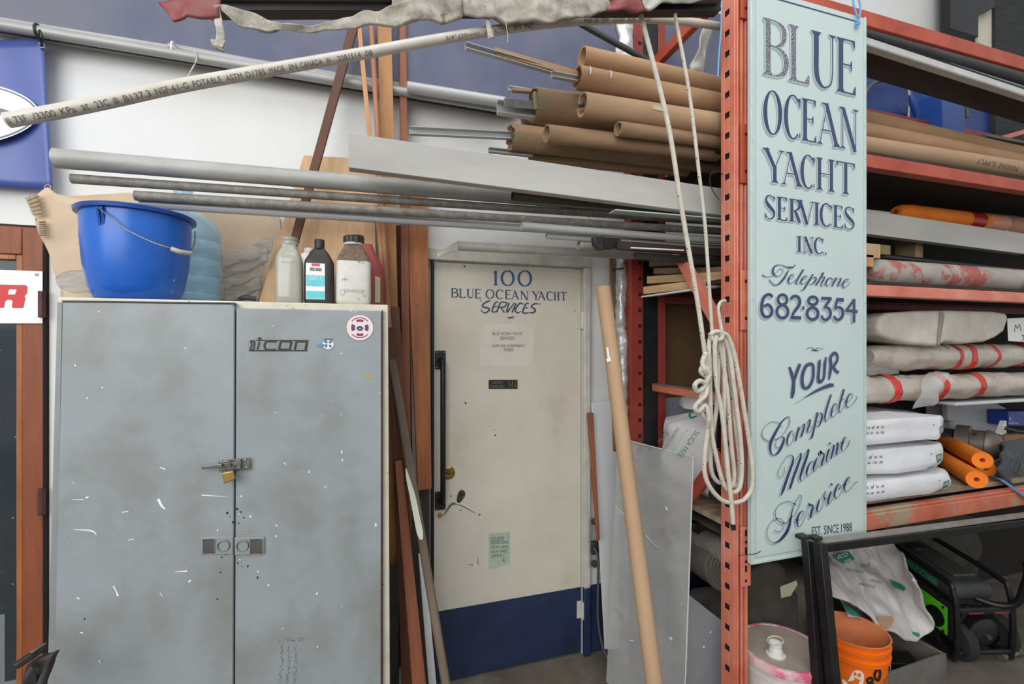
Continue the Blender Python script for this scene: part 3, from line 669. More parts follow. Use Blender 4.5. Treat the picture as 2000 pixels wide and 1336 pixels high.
# hasp
Yh = CY-.036
Hs = slabpx('hasp', steel, [(427, 899), (487, 894), (489, 917), (427, 921)], Yh, .004, Cb, bevel=.001)
bar('hasp_bar', steel, P(394, 913, Yh-.012), P(470, 905, Yh-.008), .012, .006, Hs); bar('hasp_pin', steel, P(466, 898, Yh-.006), P(467, 916, Yh-.006), .014, .010, Hs)
for x, y in ((479, 899), (482, 913), (432, 902)): MB().lathe([(.004, 0), (.0035, .002), (0, .003)], (0, 0, 0), 10).xf(Matrix.Translation(P(x, y, Yh))@R90).obj('rivet', steel, Hs, smooth=True)
Pk = thing('padlock', P(446, 944, Yh-.014), label='small brass padlock hanging from the cabinet hasp', cat='padlock')
slabpx('padlock_body', brass, [(432, 924), (455, 920), (459, 936), (438, 946)], Yh-.028, .014, Pk, bevel=.0025, seg=3)
MB().tube(spl([tuple(P(x, y, Yh-.020)) for x, y in ((435, 925), (433, 908), (440, 901), (448, 905), (452, 922))], 6), .0028, 8).obj('shackle', steel, Pk, smooth=True)
# dents, drips and marks on doors
q = MB(); Yl = CY-.0288; Yr = CY-.0248
def fl(x, y): return P(x, y, Yl)
def frr(x, y): return P(x, y, Yr)
ks = 1/2.6935
def TC(pts): return [(x*ks, 840+y*ks, w_*ks) for x, y, w_ in pts]
for st in ([(380, 366, 3), (440, 366, 5)], [(450, 358, 12), (466, 350, 10)], [(390, 524, 3), (480, 530, 12), (508, 552, 6)], [(640, 433, 6), (675, 428, 8)], [(832, 362, 22), (850, 398, 18), (870, 416, 10)], [(840, 196, 6), (870, 207, 10)],
           [(920, 746, 4), (985, 742, 12)], [(596, 820, 12), (612, 850, 10), (620, 873, 18)], [(842, 855, 6), (856, 880, 4)], [(992, 800, 14), (1004, 790, 10)], [(404, 882, 10), (418, 888, 12)], [(420, 1064, 10), (438, 1068, 8)],
           [(672, 580, 6), (706, 574, 6)], [(1060, 342, 8), (1200, 352, 2)], [(520, 1210, 8), (528, 1228, 3)], [(355, 590, 4), (360, 590, 4)]):
    ribbon2(q, [(a_, b_, c_*.7) for a_, b_, c_ in TC(st)], fl, off=0)
for x, y, r in ((482, 673, 3), (357, 933, 3), (905, 848, 6), (1008, 550, 3), (300, 545, 3)): pass
for x, y in ((193, 609), (362, 680), (170, 778), (200, 757), (425, 1036), (147, 714)): q.add([fl(x+1.6*math.cos(a), y+2.0*math.sin(a)) for a in (0, 1, 2.1, 3.1, 4.2, 5.3)], [tuple(range(6))])
q.obj('paint_drips', white_paint, DL, kind='stuff')
q = MB(); kk = 1/2.694
def TD(pts): return [(380+x*kk, 840+y*kk, w_*kk) for x, y, w_ in pts]
for st in ([(774, 108, 6), (774, 124, 8)], [(604, 212, 6), (603, 226, 6)], [(776, 150, 5), (778, 164, 6)], [(953, 490, 8), (953, 506, 10)], [(640, 860, 10), (648, 862, 12)], [(470, 170, 4), (480, 182, 6)]): ribbon2(q, TD(st), frr)
q.obj('paint_drips', white_paint, DR, kind='stuff')
q = MB(); random.seed(3)
for bx, yy0, yy1, wv in ((548, 1252, 1336, 7), (562, 1262, 1336, 5), (576, 1256, 1336, 6)):
    n_ = 60
    for i in range(n_):
        y = yy0+(yy1-yy0)*i/n_; x = bx+random.uniform(-wv/2, wv/2)+2*math.sin(y*.05); r = random.uniform(.4, 1.1)
        q.add([frr(x+r*math.cos(a), y+r*math.sin(a)) for a in (0, 1.3, 2.6, 3.9, 5.2)], [tuple(range(5))])
for i in range(26):
    x = 552+random.uniform(0, 46); y = 1249+random.uniform(-4, 5); r = random.uniform(.5, 1.3); q.add([frr(x+r*math.cos(a), y+r*math.sin(a)) for a in (0, 1.3, 2.6, 3.9, 5.2)], [tuple(range(5))])
q.obj('black_scuffs', M('scuff', (92, 92, 88), .8), DR, kind='stuff')
q = MB()
for st in ([(461, 1040, 3), (474, 1042, 4), (486, 1040, 3)],): ribbon2(q, st, frr)
q.obj('dry_glue', M('old_glue', (150, 150, 112), .6), DR)
q = MB(); ribbon2(q, [(709, 731, 2), (714, 734, 5), (724, 738, 6), (728, 737, 3)], frr); q.obj('yellow_spot', M('ochre_spot', (176, 150, 92), .6), DR)
for side, fn, lst in ((DL, fl, ((444, 1002), (449, 1010), (441, 1082), (433, 1088), (430, 1118), (450, 1062), (455, 1020), (165, 1209), (424, 1170))), (DR, frr, ((463, 994), (470, 1000), (476, 1011), (466, 1022), (472, 1106), (484, 1106), (464, 1100), (503, 1128)))):
    q = MB()
    for x, y in lst:
        r = random.uniform(1.2, 2.6); q.add([fn(x+r*random.uniform(.6, 1.2)*math.cos(a), y+r*random.uniform(.6, 1.3)*math.sin(a)) for a in (0, .9, 1.9, 2.9, 3.9, 5.1)], [tuple(range(6))])
    q.obj('chips', black_ink, side, kind='stuff')
# stickers
t = MB(); cc = P(703, 640, Yr)
ring = [cc+Vector((.045*math.cos(a*math.pi/20), 0, .045*math.sin(a*math.pi/20))) for a in range(40)]
St = MB().slab([p+Vector((0, -.0006, 0)) for p in ring], (0, .0005, 0)).obj('round_sticker', M('sticker_pink_white', (226, 212, 216), .4), label='round pinkish emblem sticker at top right of the cabinet door', cat='sticker')
q = MB(); pr = M('sticker_maroon', (128, 52, 62), .5)
def arc(q, c, r, a0, a1, w_, off=-.001, n=14):
    pt = [c+Vector((r*math.cos(math.radians(a0+(a1-a0)*i/n)), off, r*math.sin(math.radians(a0+(a1-a0)*i/n)))) for i in range(n+1)]
    pi_ = [c+Vector(((r-w_)*math.cos(math.radians(a0+(a1-a0)*i/n)), off, (r-w_)*math.sin(math.radians(a0+(a1-a0)*i/n)))) for i in range(n+1)]
    q.add(pt+pi_, [(i, i+1, n+2+i, n+1+i) for i in range(n)])
arc(q, cc, .0445, 0, 360, .0015, n=40)
for a in (0, 90, 180, 270): arc(q, cc, .028, a-26, a+26, .012 if a % 180 == 0 else .008)
arc(q, cc, .035, 40, 140, .003); arc(q, cc, .035, 220, 320, .003)
q.obj('emblem', pr, St)
q = MB(); 
for a in (0, 180): arc(q, cc, .026, a-20, a+20, .008, -.0014)
arc(q, cc, .011, 190, 350, .006, -.0014); q.add([cc+Vector((x, -.0014, z)) for x, z in ((-.012, -.002), (.012, -.002), (.004, .006), (-.006, .005))], [(0, 1, 2, 3)])
q.obj('emblem_blue', M('sticker_navy', (60, 72, 104), .5), St)
t = MB(); q = MB()
Lg = slabpx('logo_sticker', M('decal_grey', (126, 130, 130), .35), [(486, 666), (492, 665), (501, 658), (508, 665), (602, 666), (598, 684), (488, 685), (485, 676)], Yr-.0006, .0005, bevel=0, label='black outlined word logo decal on the right cabinet door', cat='sticker')
kz = 800/2000
def TL_(pts): return [(x*kz, 340+y*kz, w_*kz) for x, y, w_ in pts]
for st in ([(1222, 815, 9), (1244, 816, 9), (1240, 856, 9)], [(1222, 815, 8), (1232, 830, 8), (1222, 856, 8), (1240, 858, 8)], [(1262, 800, 10), (1276, 804, 9), (1262, 812, 8)], [(1268, 818, 9), (1258, 857, 10)],
           [(1352, 818, 10), (1300, 817, 10), (1290, 840, 11), (1300, 858, 10), (1350, 858, 10)], [(1372, 817, 11), (1362, 857, 11), (1415, 858, 10), (1424, 818, 11), (1372, 817, 9)],
           [(1440, 858, 11), (1448, 817, 11), (1500, 818, 10), (1492, 858, 12)], [(1215, 862, 5), (1500, 862, 5)], [(1250, 812, 5), (1508, 813, 5)]):
    st = TL_(st)
    for a, b in zip(st, st[1:]): ribbon2(q, [a, b], frr, off=-.0012-len(q.v)*1e-6)
q.obj('lettering', black_ink, Lg)
q = MB(); cc2 = P(641, 672, Yr)
Sb = MB().slab([cc2+Vector((.019*math.cos(a*math.pi/10), -.0006, .019*math.sin(a*math.pi/10))) for a in range(20)]+[], (0, .0005, 0)).obj('propeller_sticker', M('sticker_white', (222, 224, 226), .4), label='small white and blue propeller sticker beside the black logo decal', cat='sticker')
for a in (45, 135, 225, 315): arc(q, cc2, .013, a-22, a+22, .009)
arc(q, cc2, .0185, 0, 360, .0012, n=24); arc(q, cc2, .0165, 30, 150, .003); q.obj('emblem', M('sticker_slate', (92, 104, 124), .5), Sb)
MB().add([P(x, y, Yr-.001) for x, y in ((617, 674), (626, 670), (631, 673), (640, 672), (631, 677), (622, 678))], [tuple(range(6))]).obj('emblem_swoosh', M('sticker_blue', (70, 146, 198), .5), Sb)
q = MB(); text_q(q, 'OSBORNE', cc2+Vector((-.014, 0, .0185)), cc2+Vector((.014, 0, .0185)), cc2+Vector((-.014, 0, .0135)), cc2+Vector((.014, 0, .0135)), off=(0, -.0018, 0)); q.obj('lettering', black_ink, Sb)
# ================================================================== THINGS ON THE CABINET
# carton sheets behind
slabpx('carton_sheet', carton, [(118, 384), (250, 376), (546, 424), (560, 585), (118, 585)], 2.215, .01, label='large flat cardboard sheet standing behind the blue bucket', cat='cardboard', bevel=.001)
Tc = thing('torn_carton', P(120, 560, 2.06), label='torn beige carton leaning on the wall above the brown door', cat='cardboard')
crumple('carton_panel', carton, sheet_rows([(50, 386), (75, 378), (95, 366), (112, 380), (140, 384), (175, 388), (262, 396)], [(95, 500), (104, 530), (118, 560), (130, 598), (150, 602), (262, 606)], 2.085, 26, 14), .010, 9, Tc, .005, 1)
for i_ in range(5): slabpx('torn_edge', corrug, [(48+i_*3, 387+i_*7), (72+i_*2, 379+i_*8), (76+i_*2, 384+i_*8), (52+i_*3, 392+i_*7)], 2.065-.002*i_, .006, Tc, bevel=.0006)
for i_ in range(7): slabpx('torn_edge', corrug, [(75, 432+i_*4.2), (87, 431+i_*4.4), (87, 433.4+i_*4.4), (75, 434.6+i_*4.2)], 2.06, .008, Tc, bevel=.0006)
crumple('plastic_film', film, sheet_rows([(112, 541), (150, 526), (190, 520)], [(116, 560), (150, 566), (192, 574)], 1.98, 26, 10, 1.94), .02, 14, None, .001, 4, label='crumpled dusty plastic film under the torn carton left of the bucket', cat='plastic film')
Pf = thing('film_bundle', P(480, 580, 2.05), label='bundle of shiny plastic film between the water jug and the plywood', cat='plastic film')
for i, (a, b) in enumerate((((432, 500), (535, 462)), ((434, 520), (530, 480)), ((434, 540), (520, 505)), ((434, 560), (512, 535)), ((434, 575), (505, 565)))):
    crumple('film_fold', film, sheet_rows([a, ((a[0]+b[0])/2, (a[1]+b[1])/2+3), b], [(a[0], a[1]+26), ((a[0]+b[0])/2, (a[1]+b[1])/2+28), (b[0]-6, b[1]+32)], 2.02+.015*i, 22, 6), .018, 16, Pf, .001, 11+i)
# blue bucket
by = 1.78; bc = P(270, 500, by); bz0, bz1 = zt+.001, 2.066
Bk = thing('blue_bucket', (bc.x, by, bz0), label='blue plastic bucket with wire handle on the cabinet', cat='bucket')
prof = [(.096, 0), (.108, .006), (.122, .04), (.135, .11), (.141, .19), (.143, bz1-bz0-.012), (.143, bz1-bz0-.002), (.139, bz1-bz0-.002), (.137, .19), (.131, .11), (.118, .04), (.10, .012), (0, .012)]
MB().lathe(prof, (bc.x, by, bz0), 56, cap=False).obj('bucket_body', blue_plastic, Bk, smooth=True)
MB().lathe([(.1435, bz1-bz0-.016), (.155, bz1-bz0-.014), (.157, bz1-bz0-.004), (.152, bz1-bz0), (.1435, bz1-bz0)], (bc.x, by, bz0), 56, cap=False).obj('bucket_rim', blue_plastic_d, Bk, smooth=True)
e1 = P(191, 404, by-.1)
for dx in (-.010, .006):
    p = P(191+dx*500, 402, by-.150); MB().hexa([p, p+Vector((.006, 0, 0)), p+Vector((.008, .012, -.052)), p+Vector((.002, .012, -.052))], [v+Vector((.004, .02, 0)) for v in (p, p+Vector((.006, 0, 0)), p+Vector((.008, .012, -.052)), p+Vector((.002, .012, -.052)))]).obj('ear_rib', blue_plastic_d, Bk)
hp = [(190, 403, 1.664), (215, 424, 1.64), (250, 450, 1.625), (300, 474, 1.615), (340, 487, 1.62), (366, 494, 1.64), (379, 478, 1.70), (381, 452, 1.76)]
hw = spl([tuple(P(h[0], h[1], h[2]-.028)) for h in hp], 8); MB().tube(hw, .0022, 8).obj('wire_handle', steel, Bk, smooth=True)
MB().tube(spl([tuple(P(335, 486, 1.590)), tuple(P(352, 492, 1.592)), tuple(P(372, 495, 1.615))], 5), .007, 12).obj('hand_grip', M('grip', (176, 170, 158), .5), Bk, smooth=True)
# water jug
jy = 2.075; jc = P(358, 500, jy); jz = zt+.001
prof = [(.118, 0), (.124, .01), (.126, .045), (.120, .055), (.126, .068), (.126, .11), (.119, .12), (.126, .132), (.126, .175), (.119, .186), (.126, .198), (.126, .245), (.119, .256), (.126, .268), (.124, .30), (.108, .335), (.072, .36), (.040, .375), (.029, .385), (.028, .43), (.032, .432), (.032, .462), (.027, .464)]
J = thing('water_jug', (jc.x, jy, jz), label='clear blue ribbed water jug behind the blue bucket', cat='water jug')
MB().lathe(prof, (jc.x, jy, jz), 48).obj('jug_body', jug_blue, J, smooth=True)
# bottles
def bottle_at(px, py, Y): p = P(px, py, Y); return (p.x, Y, zt+.001)
c = bottle_at(566, 500, 1.735)
Jr = thing('glass_jar', c, label='square clear glass jar without lid, left of the bottles', cat='jar')
MB().lathe([(.038, 0), (.042, .004), (.043, .02), (.043, .125), (.041, .142), (.034, .162), (.0245, .176), (.0235, .186), (.0235, .19)], c, 40, sq=3.6, cap=True).obj('jar_body', jar_glass, Jr, smooth=True)
MB().lathe([(.0245, .186), (.027, .188), (.027, .193), (.0245, .195), (.0245, .20), (.0265, .202), (.0265, .208), (.0235, .21), (.0215, .21), (.0215, .187)], c, 32, cap=False).obj('threaded_neck', jar_glass, Jr, smooth=True)
q = MB(); text_q(q, 'GALLEC', Vector(c)+Vector((-.019, -.0435, .130)), Vector(c)+Vector((.019, -.0435, .130)), Vector(c)+Vector((-.019, -.0435, .124)), Vector(c)+Vector((.019, -.0435, .124)))
q.obj('embossing', M('jar_emboss', (176, 176, 166), .3), Jr)
c = bottle_at(624, 500, 1.73)
Bo = thing('oil_bottle', c, label='black brake fluid bottle with a teal and white label', cat='bottle')
MB().lathe([(.044, 0), (.047, .004), (.048, .012), (.0475, .13), (.046, .138), (.030, .165), (.019, .178), (.0165, .182)], c, 40, sq=5, sy=.62).obj('bottle_body', black_plastic, Bo, smooth=True)
MB().lathe([(.0165, .180), (.0165, .207), (.0155, .209), (0, .209)], c, 28).obj('bottle_cap', M('cap_dark', (44, 38, 40), .5), Bo, smooth=True)
v = Vector(c); lx0, lx1 = -.040, .020; ly = -.0305
def lab(a, b, z0_, z1_, off=0): return [v+Vector((a, ly-off, z0_)), v+Vector((b, ly-off, z0_)), v+Vector((b, ly-off, z1_)), v+Vector((a, ly-off, z1_))]
Lb = MB().slab(lab(lx0, lx1, .014, .128), (0, .0006, 0)).obj('label', label_white, Bo, label='white and teal paper label')
q = MB()
for z0_, z1_ in ((.016, .040), (.055, .090)): q.add(lab(lx0+.001, lx1-.001, z0_, z1_, .0006), [(0, 1, 2, 3)])
q.obj('label_band', teal_label, Lb)
q = MB(); q.add(lab(-.022, .004, .119, .127, .0008), [(0, 1, 2, 3)]); q.obj('label_tab', M('label_red', (214, 66, 92), .4), Lb)
q = MB()
for i, ch in enumerate('OEM'):
    a = -.027+i*.0125; q.add(lab(a, a+.0115, .104, .114, .0008), [(0, 1, 2, 3)])
q.obj('letter_block', black_ink, Lb)
q = MB()
for i, ch in enumerate('OEM'):
    a = -.0252+i*.0125; o_ = Vector((0, -.0012, 0)); text_q(q, ch, v+Vector((a, ly, .1125)), v+Vector((a+.008, ly, .1125)), v+Vector((a, ly, .1055)), v+Vector((a+.008, ly, .1055)), o_)
text_q(q, 'DOT 3', v+Vector((-.026, ly, .086)), v+Vector((.008, ly, .086)), v+Vector((-.026, ly, .075)), v+Vector((.008, ly, .075)), (0, -.0012, 0)); q.obj('lettering', label_white, Lb)
c = bottle_at(691, 500, 1.73)
Jg = thing('dusty_jug', c, label='dusty translucent white jug with a ribbed black cap', cat='bottle')
MB().lathe([(.052, 0), (.057, .005), (.058, .015), (.058, .134), (.0575, .140)], c, 40, sq=5, sy=.8, cap=True).obj('jug_body', frost, Jg, smooth=True)
MB().lathe([(.0576, .1395), (.050, .160), (.034, .188), (.030, .196), (.029, .200)], c, 40, sq=4, sy=.8, cap=True).obj('jug_shoulder', dust_brown, Jg, smooth=True, label='shoulder caked in brown dust')
MB().lathe([(.030, .196), (.033, .198), (.033, .204), (.029, .205)], c, 32).obj('neck_ring', frost, Jg, smooth=True)
q = MB(); n = 40; pr_ = []
for h, r in ((.205, .034), (.222, .034), (.226, .031)):
    pr_.append((r, h))
q.lathe(pr_, c, 40)
q.v = [Vector((c[0]+(p.x-c[0])*(1+.05*(i % 40 % 4 < 2)), c[1]+(p.y-c[1])*(1+.05*(i % 40 % 4 < 2)), p.z)) for i, p in enumerate(q.v)]
q.obj('jug_cap', black_plastic, Jg, label='ribbed black screw cap')
q = MB(); v = Vector(c); text_q(q, 'DRAINAGE', v+Vector((-.03, -.0468, .048)), v+Vector((.034, -.0468, .048)), v+Vector((-.03, -.0468, .038)), v+Vector((.034, -.0468, .038))); q.v = q.v
for cx_ in (-.036, .038):
    arc(q, v+Vector((cx_, -.0475, .038)), .009, 0, 360, .0012, n=20)
q.obj('embossing', M('emboss_grey', (170, 166, 156), .5), Jg)
c = bottle_at(712, 500, 1.90)
Rj = thing('red_jug', c, label='faded red plastic jug with black cap behind the dusty jug', cat='bottle')
MB().lathe([(.066, 0), (.070, .006), (.071, .13), (.066, .16), (.045, .196), (.032, .225), (.03, .235)], c, 40, sq=4, sy=.75).obj('jug_body', red_plastic, Rj, smooth=True)
v = Vector(c); MB().lathe([(.026, .0), (.026, .048), (.024, .05), (0, .05)], v+Vector((-.028, 0, .215)), 32).obj('jug_cap', black_plastic, Rj, smooth=True)
MB().slab([v+Vector((.038, -.0545, .02)), v+Vector((.058, -.0545, .02)), v+Vector((.058, -.0545, .11)), v+Vector((.038, -.0545, .115))], (0, .001, 0)).obj('label', cream_label, Rj, label='peeling cream label')
c = bottle_at(606, 500, 1.92)
Wb = thing('white_jug', c, label='pale jug mostly hidden behind the glass jar and black bottle', cat='bottle')
MB().lathe([(.05, 0), (.054, .01), (.054, .14), (.045, .175), (.03, .192), (.022, .197)], c, 36, sq=3, sy=.8).obj('jug_body', M('pale_jug', (222, 212, 206), .4), Wb, smooth=True)
MB().lathe([(.022, .196), (.022, .212), (0, .213)], c, 24).obj('jug_cap', frost, Wb, smooth=True)
# the bottles stand a little taller than their common profile
for par_ in (Jr, Bo, Jg, Rj, Wb):
    for o in [o for o in bpy.data.objects if o.parent == par_ or (o.parent and o.parent.parent == par_)]:
        if o.parent == par_:
            mw = WM[o.name]; base = mw.translation.z
        me = o.data
        if me.get('tall'): continue
        z0_ = WM[o.name].translation.z
        for v_ in me.vertices: v_.co.z = (z0_+v_.co.z-zt)*1.075+zt-((z0_-zt)*1.075+zt)
    for o in [o for o in bpy.data.objects if o.parent == par_]:
        o.matrix_basis.translation.z = (WM[o.name].translation.z-zt)*1.075+zt-WM[par_.name].translation.z
        for c_ in [c_ for c_ in bpy.data.objects if c_.parent == o]:
            c_.matrix_basis.translation.z = (WM[c_.name].translation.z-WM[o.name].translation.z)*1.075
v = P(480, 576, 1.70); v.z = zt+.012
MB().tube(spl([(v.x-.02, 1.71, zt+.011), (v.x+.0, 1.70, zt+.016), (v.x+.03, 1.70, zt+.012)], 5), [.008]*11, 8).obj('rubber_scrap', black_plastic, smooth=True, label='short black rubber scrap on the cabinet left of the jar', cat='rubber scrap')
# ================================================================== RACK
FY, RY = 1.42, 1.985
def X(px, Y): return P(px, 600, Y).x
def zbeam(pa, pb, Y=FY): return (P(*pa, Y).z+P(*pb, Y).z)/2
zT = 3.039; zA = 2.432; zB = 1.878; zC = .892     # beam centres
xa, xb, xc, xd = X(1408, FY+.07), X(1440, FY), X(1446, FY), X(1464, FY)
RK = thing('pallet_rack', (xa, FY, 0), label='orange steel pallet rack with slotted posts holding pipes, rolls and bags', cat='rack')
def slotted(x0, x1, Y, z0, z1, hx0, hx1, pitch, first, hh, mat, name, depth=.07, lab=None, ribs=()):
    """C-section upright: slotted front face, two side webs, raised ribs"""
    m = MB(); t_ = .003
    def F(a, b, c, d): m.box((a, Y, c), (b, Y+t_, d))
    F(x0, hx0, z0, z1); F(hx1, x1, z0, z1); z = z0; k = first
    while k-hh/2 > z0+pitch: k -= pitch
    while k < z1-hh:
        F(hx0, hx1, z, k-hh/2); z = k+hh/2; k += pitch
    F(hx0, hx1, z, z1)
    m.box((x0, Y+t_, z0), (x0+t_, Y+depth, z1)); m.box((x1-t_, Y+t_, z0), (x1, Y+depth, z1))
    m.box((hx0-.004, Y+depth-.02, z0), (hx1+.004, Y+depth-.017, z1))
    for a, b in ribs: m.box((a, Y-.008, z0), (b, Y-.0002, z1))
    return m.obj(name, mat, RK, bevel=.0015, label=lab)
pitch = (P(1415, 61, FY).z-P(1415, 101, FY).z)
w_ = xb-xa
m = MB(); z = 0; k = P(1415, 585, FY+.04).z; y1_, y2_ = FY+.026, FY+.050; pitch = P(1415, 61, FY+.04).z-P(1415, 101, FY+.04).z
m.box((xa, FY, 0), (xa+.003, y1_, 3.35)); m.box((xa, y2_, 0), (xa+.003, FY+.07, 3.35))
while k > pitch: k -= pitch
while k < 3.3: m.box((xa, y1_, z), (xa+.003, y2_, k-.011)); z = k+.011; k += pitch
m.box((xa, y1_, z), (xa+.003, y2_, 3.35)); m.box((xa+.0031, FY, 0), (xb, FY+.003, 3.35)); m.box((xb-.003, FY+.0031, 0), (xb, FY+.07, 3.35))
m.box((xa+w_*.42, FY-.008, 0), (xa+w_*.92, FY-.0002, 3.35)); m.obj('post', red_rack, RK, bevel=.0025)
MB().box((xa+.0045, FY+.01, 0), (xa+.006, FY+.065, 3.3)).obj('post_slot_shade', dark_hole, RK)  # dark sheet added behind the slots for the shade inside the post
m = MB(); m.box((xc, FY+.012, 0), (xc+.004, FY+.06, 3.35)); m.box((xd-.004, FY+.012, 0), (xd, FY+.06, 3.35)); m.box((xc, FY+.012, 0), (xd, FY+.016, 3.35))
m.box((xc+.004, FY+.002, 0), (xc+.016, FY+.0119, 3.35)); m.box((xd-.018, FY+.002, 0), (xd-.006, FY+.0119, 3.35)); m.obj('post', red_rack, RK, bevel=.002)
m = MB(); z = .05; k = 0
while z < 3.3: m.box((xb+.0005, FY+.008, z), (xc-.0005, FY+.03, z+.05)); z += .0775
m.obj('post_spacers', red_rack_d, RK, kind='stuff')
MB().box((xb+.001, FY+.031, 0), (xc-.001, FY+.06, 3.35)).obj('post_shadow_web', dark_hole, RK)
for (ya, yb_) in ((-60, 34), (243, 357), (529, 645), (1028, 1148)):
    p0, p1 = P(1447, yb_, FY-.006), P(1467, ya, FY-.006)
    cp = MB().box((p0.x, FY-.006, p0.z), (p1.x, FY+.0015, p1.z)).obj('connector_plate', red_rack_b if ya < 300 else red_rack, RK, bevel=.0025)
    q = MB(); xm = (p0.x+p1.x)/2
    hs = ((.2, .006), (.82, .006)) if ya < 1000 else ((.1, .005), (.3, .012), (.42, .005), (.6, .014), (.75, .005), (.9, .012))
    for fz, hh in hs: zz = p0.z+(p1.z-p0.z)*fz; q.box((xm-.005, FY-.0066, zz-hh), (xm+.005, FY-.0061, zz+hh))
    q.obj('plate_holes', dark_hole, cp)
# rear post
ra, rb = X(1233, RY), X(1300, RY); wr = rb-ra
m = MB(); m.box((ra, RY, 0), (ra+wr*.34, RY+.003, 3.3)); m.box((ra, RY+.0031, 0), (ra+.003, RY+.07, 3.3)); m.box((ra+wr*.78, RY, 0), (rb, RY+.003, 3.3)); m.box((rb-.003, RY+.0031, 0), (rb, RY+.07, 3.3))
m.box((ra+.0031, RY+.067, 0), (rb-.0031, RY+.07, 3.3)); m.obj('post', red_rack_d, RK, bevel=.001)
q = MB(); z = .1
while z < 3.2: q.box((ra+wr*.20, RY-.0008, z), (ra+wr*.29, RY-.0001, z+.018)); z += .0775
q.obj('slots', dark_hole, RK, kind='stuff')
MB().box((ra+wr*.345, RY+.004, 0), (ra+wr*.775, RY+.006, 3.3)).obj('post_shade', black_metal, RK)  # black slab standing in for the shade inside the rear post
# beams with stepped lip
def beam(z, Y, h, mat, lab=None, x1=6.2, x0=None, dp=.05):
    x0 = x0 or xd+.001; m = MB()
    m.box((x0, Y+.004, z-h/2), (x1, Y+dp, z+h/2-.012))
    m.box((x0, Y+.016, z+h/2-.0119), (x1, Y+dp, z+h/2)); 
    return m.obj('beam', mat, RK, bevel=.003, label=lab)
beam(zT, FY, .075, red_rack_b, dp=.022); beam(zA, FY, .062, red_rack_b); beam(zB, FY, .05, red_rack); beam(zC, FY, .078, red_rack_w, 'worn lower beam with flaked paint')
for z in (zT, zA-.05, zB, zC): beam(z, RY+.01, .05, red_rack_d, x0=rb+.001)
# decks: boards
for z, mt, nm in ((zA+.032, deck_dark, 'deck_board'), (zB+.026, deck_dark, 'deck_board')):
    for i in range(4): a = FY+.03+i*.1465; MB().box((xd+.02, a, z), (6.0, a+.1435, z+.018)).obj(nm, mt, RK)
for i in range(4):
    a = FY+.022+i*.1485; MB().box((xa+.01, a if i else FY+.075, zC+.040), (6.0, a+.1455, zC+.062)).obj('deck_board', deck_wood, RK, bevel=.001)
MB().box((xa+.012, FY+.09, zC+.0), (6.0, RY, zC+.004)).obj('deck_underside', dusty_dark, RK)
# end-frame braces (plane of the left webs)
def E(py, Y, px): return P(px, py, Y)
def brace(a, b, w1=.038, d=.02, mat=red_rack, lab=None):
    p0 = Vector((xa+.006, a[0], a[1])); p1 = Vector((xa+.006, b[0], b[1]))
    f = axes(p0, p1, face=Vector((-1, 0, 0))); m = MB(); L = (p1-p0).length
    m.hexa([f@Vector(v) for v in ((-w1/2, 0, 0), (w1/2, 0, 0), (w1/2, 0, L), (-w1/2, 0, L))], [f@Vector(v) for v in ((-w1/2, .003, 0), (w1/2, .003, 0), (w1/2, .003, L), (-w1/2, .003, L))])
    for s in (-1, 1):
        m.hexa([f@Vector(v) for v in ((s*w1/2-.0015, .0031, 0), (s*w1/2+.0015, .0031, 0), (s*w1/2+.0015, .0031, L), (s*w1/2-.0015, .0031, L))], [f@Vector(v) for v in ((s*w1/2-.0015, d, 0), (s*w1/2+.0015, d, 0), (s*w1/2+.0015, d, L), (s*w1/2-.0015, d, L))])
    return m.obj('brace', mat, RK, frame=f, label=lab)
def onframe(px, py):
    """point of the end-frame plane x = xa+.03 under a pixel"""
    d = dirv(px, py); s = (xa+.006)/d.x; return (d.y*s, CH+d.z*s)
A1, A2 = (1.50, onframe(1400, 0)[1]+.02), onframe(1275, 118)
A2 = onframe(1276, 122); brace(A1, A2, .05, .03, red_rack_b)
z5 = onframe(1395, 650)[1]; brace((1.50, z5), (1.80, onframe(1330, 480)[1]), .045, .03, red_rack)
z6 = onframe(1388, 880)[1]; q6 = onframe(1292, 1065); brace((1.50, z6), (1.93, onframe(1290, 1068)[1]), .05, .015, red_rack_b, 'dusty slanting brace seen through the acrylic sheet')
zb_ = onframe(1320, 765)[1]; m = MB().box((xa+.02, 1.50, zb_-.018), (xa+.05, RY, zb_+.016)); m.obj('brace', red_rack_w, RK, bevel=.003)
MB().box((xa+.018, 1.50, zb_+.0165), (xa+.052, RY, zb_+.020)).obj('dust_layer', dust_grey, RK)
# ================================================================== WALL CONDUITS
def wallpipe(name, mat, a, b, Y, r, k=1.0, **t):
    p0 = P(*a, Y); p1 = P(*b, Y); zz = (p0.z+p1.z)/2; p0.z += 0; return pipe(name, mat, p0, ext(p0, p1, k), r, **t)
wallpipe('conduit_pipe', conduit_m, (-60, 39), (980, 212), 2.14, .020, label='uppermost pale grey conduit running along the wall under the blue band', cat='pipe', group=None)
wallpipe('conduit_pipe', alu_light, (795, 170), (985, 200), 2.08, .024, label='short bright metal tube end just right of the upright timbers', cat='pipe')
wallpipe('conduit_pipe', conduit_m, (330, 92), (1000, 217), 2.17, .016, label='lower pale grey conduit parallel under the top one', cat='pipe')
wallpipe('black_cable', black_plastic, (-60, 50), (1000, 226), 2.19, .007, k=1.0, label='black cable running along the wall under the conduits', cat='cable')
for i, (x, y, lab) in enumerate(((75, 62, 'black strap holding the left end of the wall conduit above the banner'), (339, 96, 'white plastic clip on the wall conduit'))):
    c = P(x, y, 2.14); MB().tube([c+Vector((0, .024*math.cos(a*math.pi/8), .024*math.sin(a*math.pi/8))) for a in range(16)], .004, 8, closed=True).obj('pipe_clip', black_plastic if i == 0 else white_paint, smooth=True, label=lab, cat='clip')
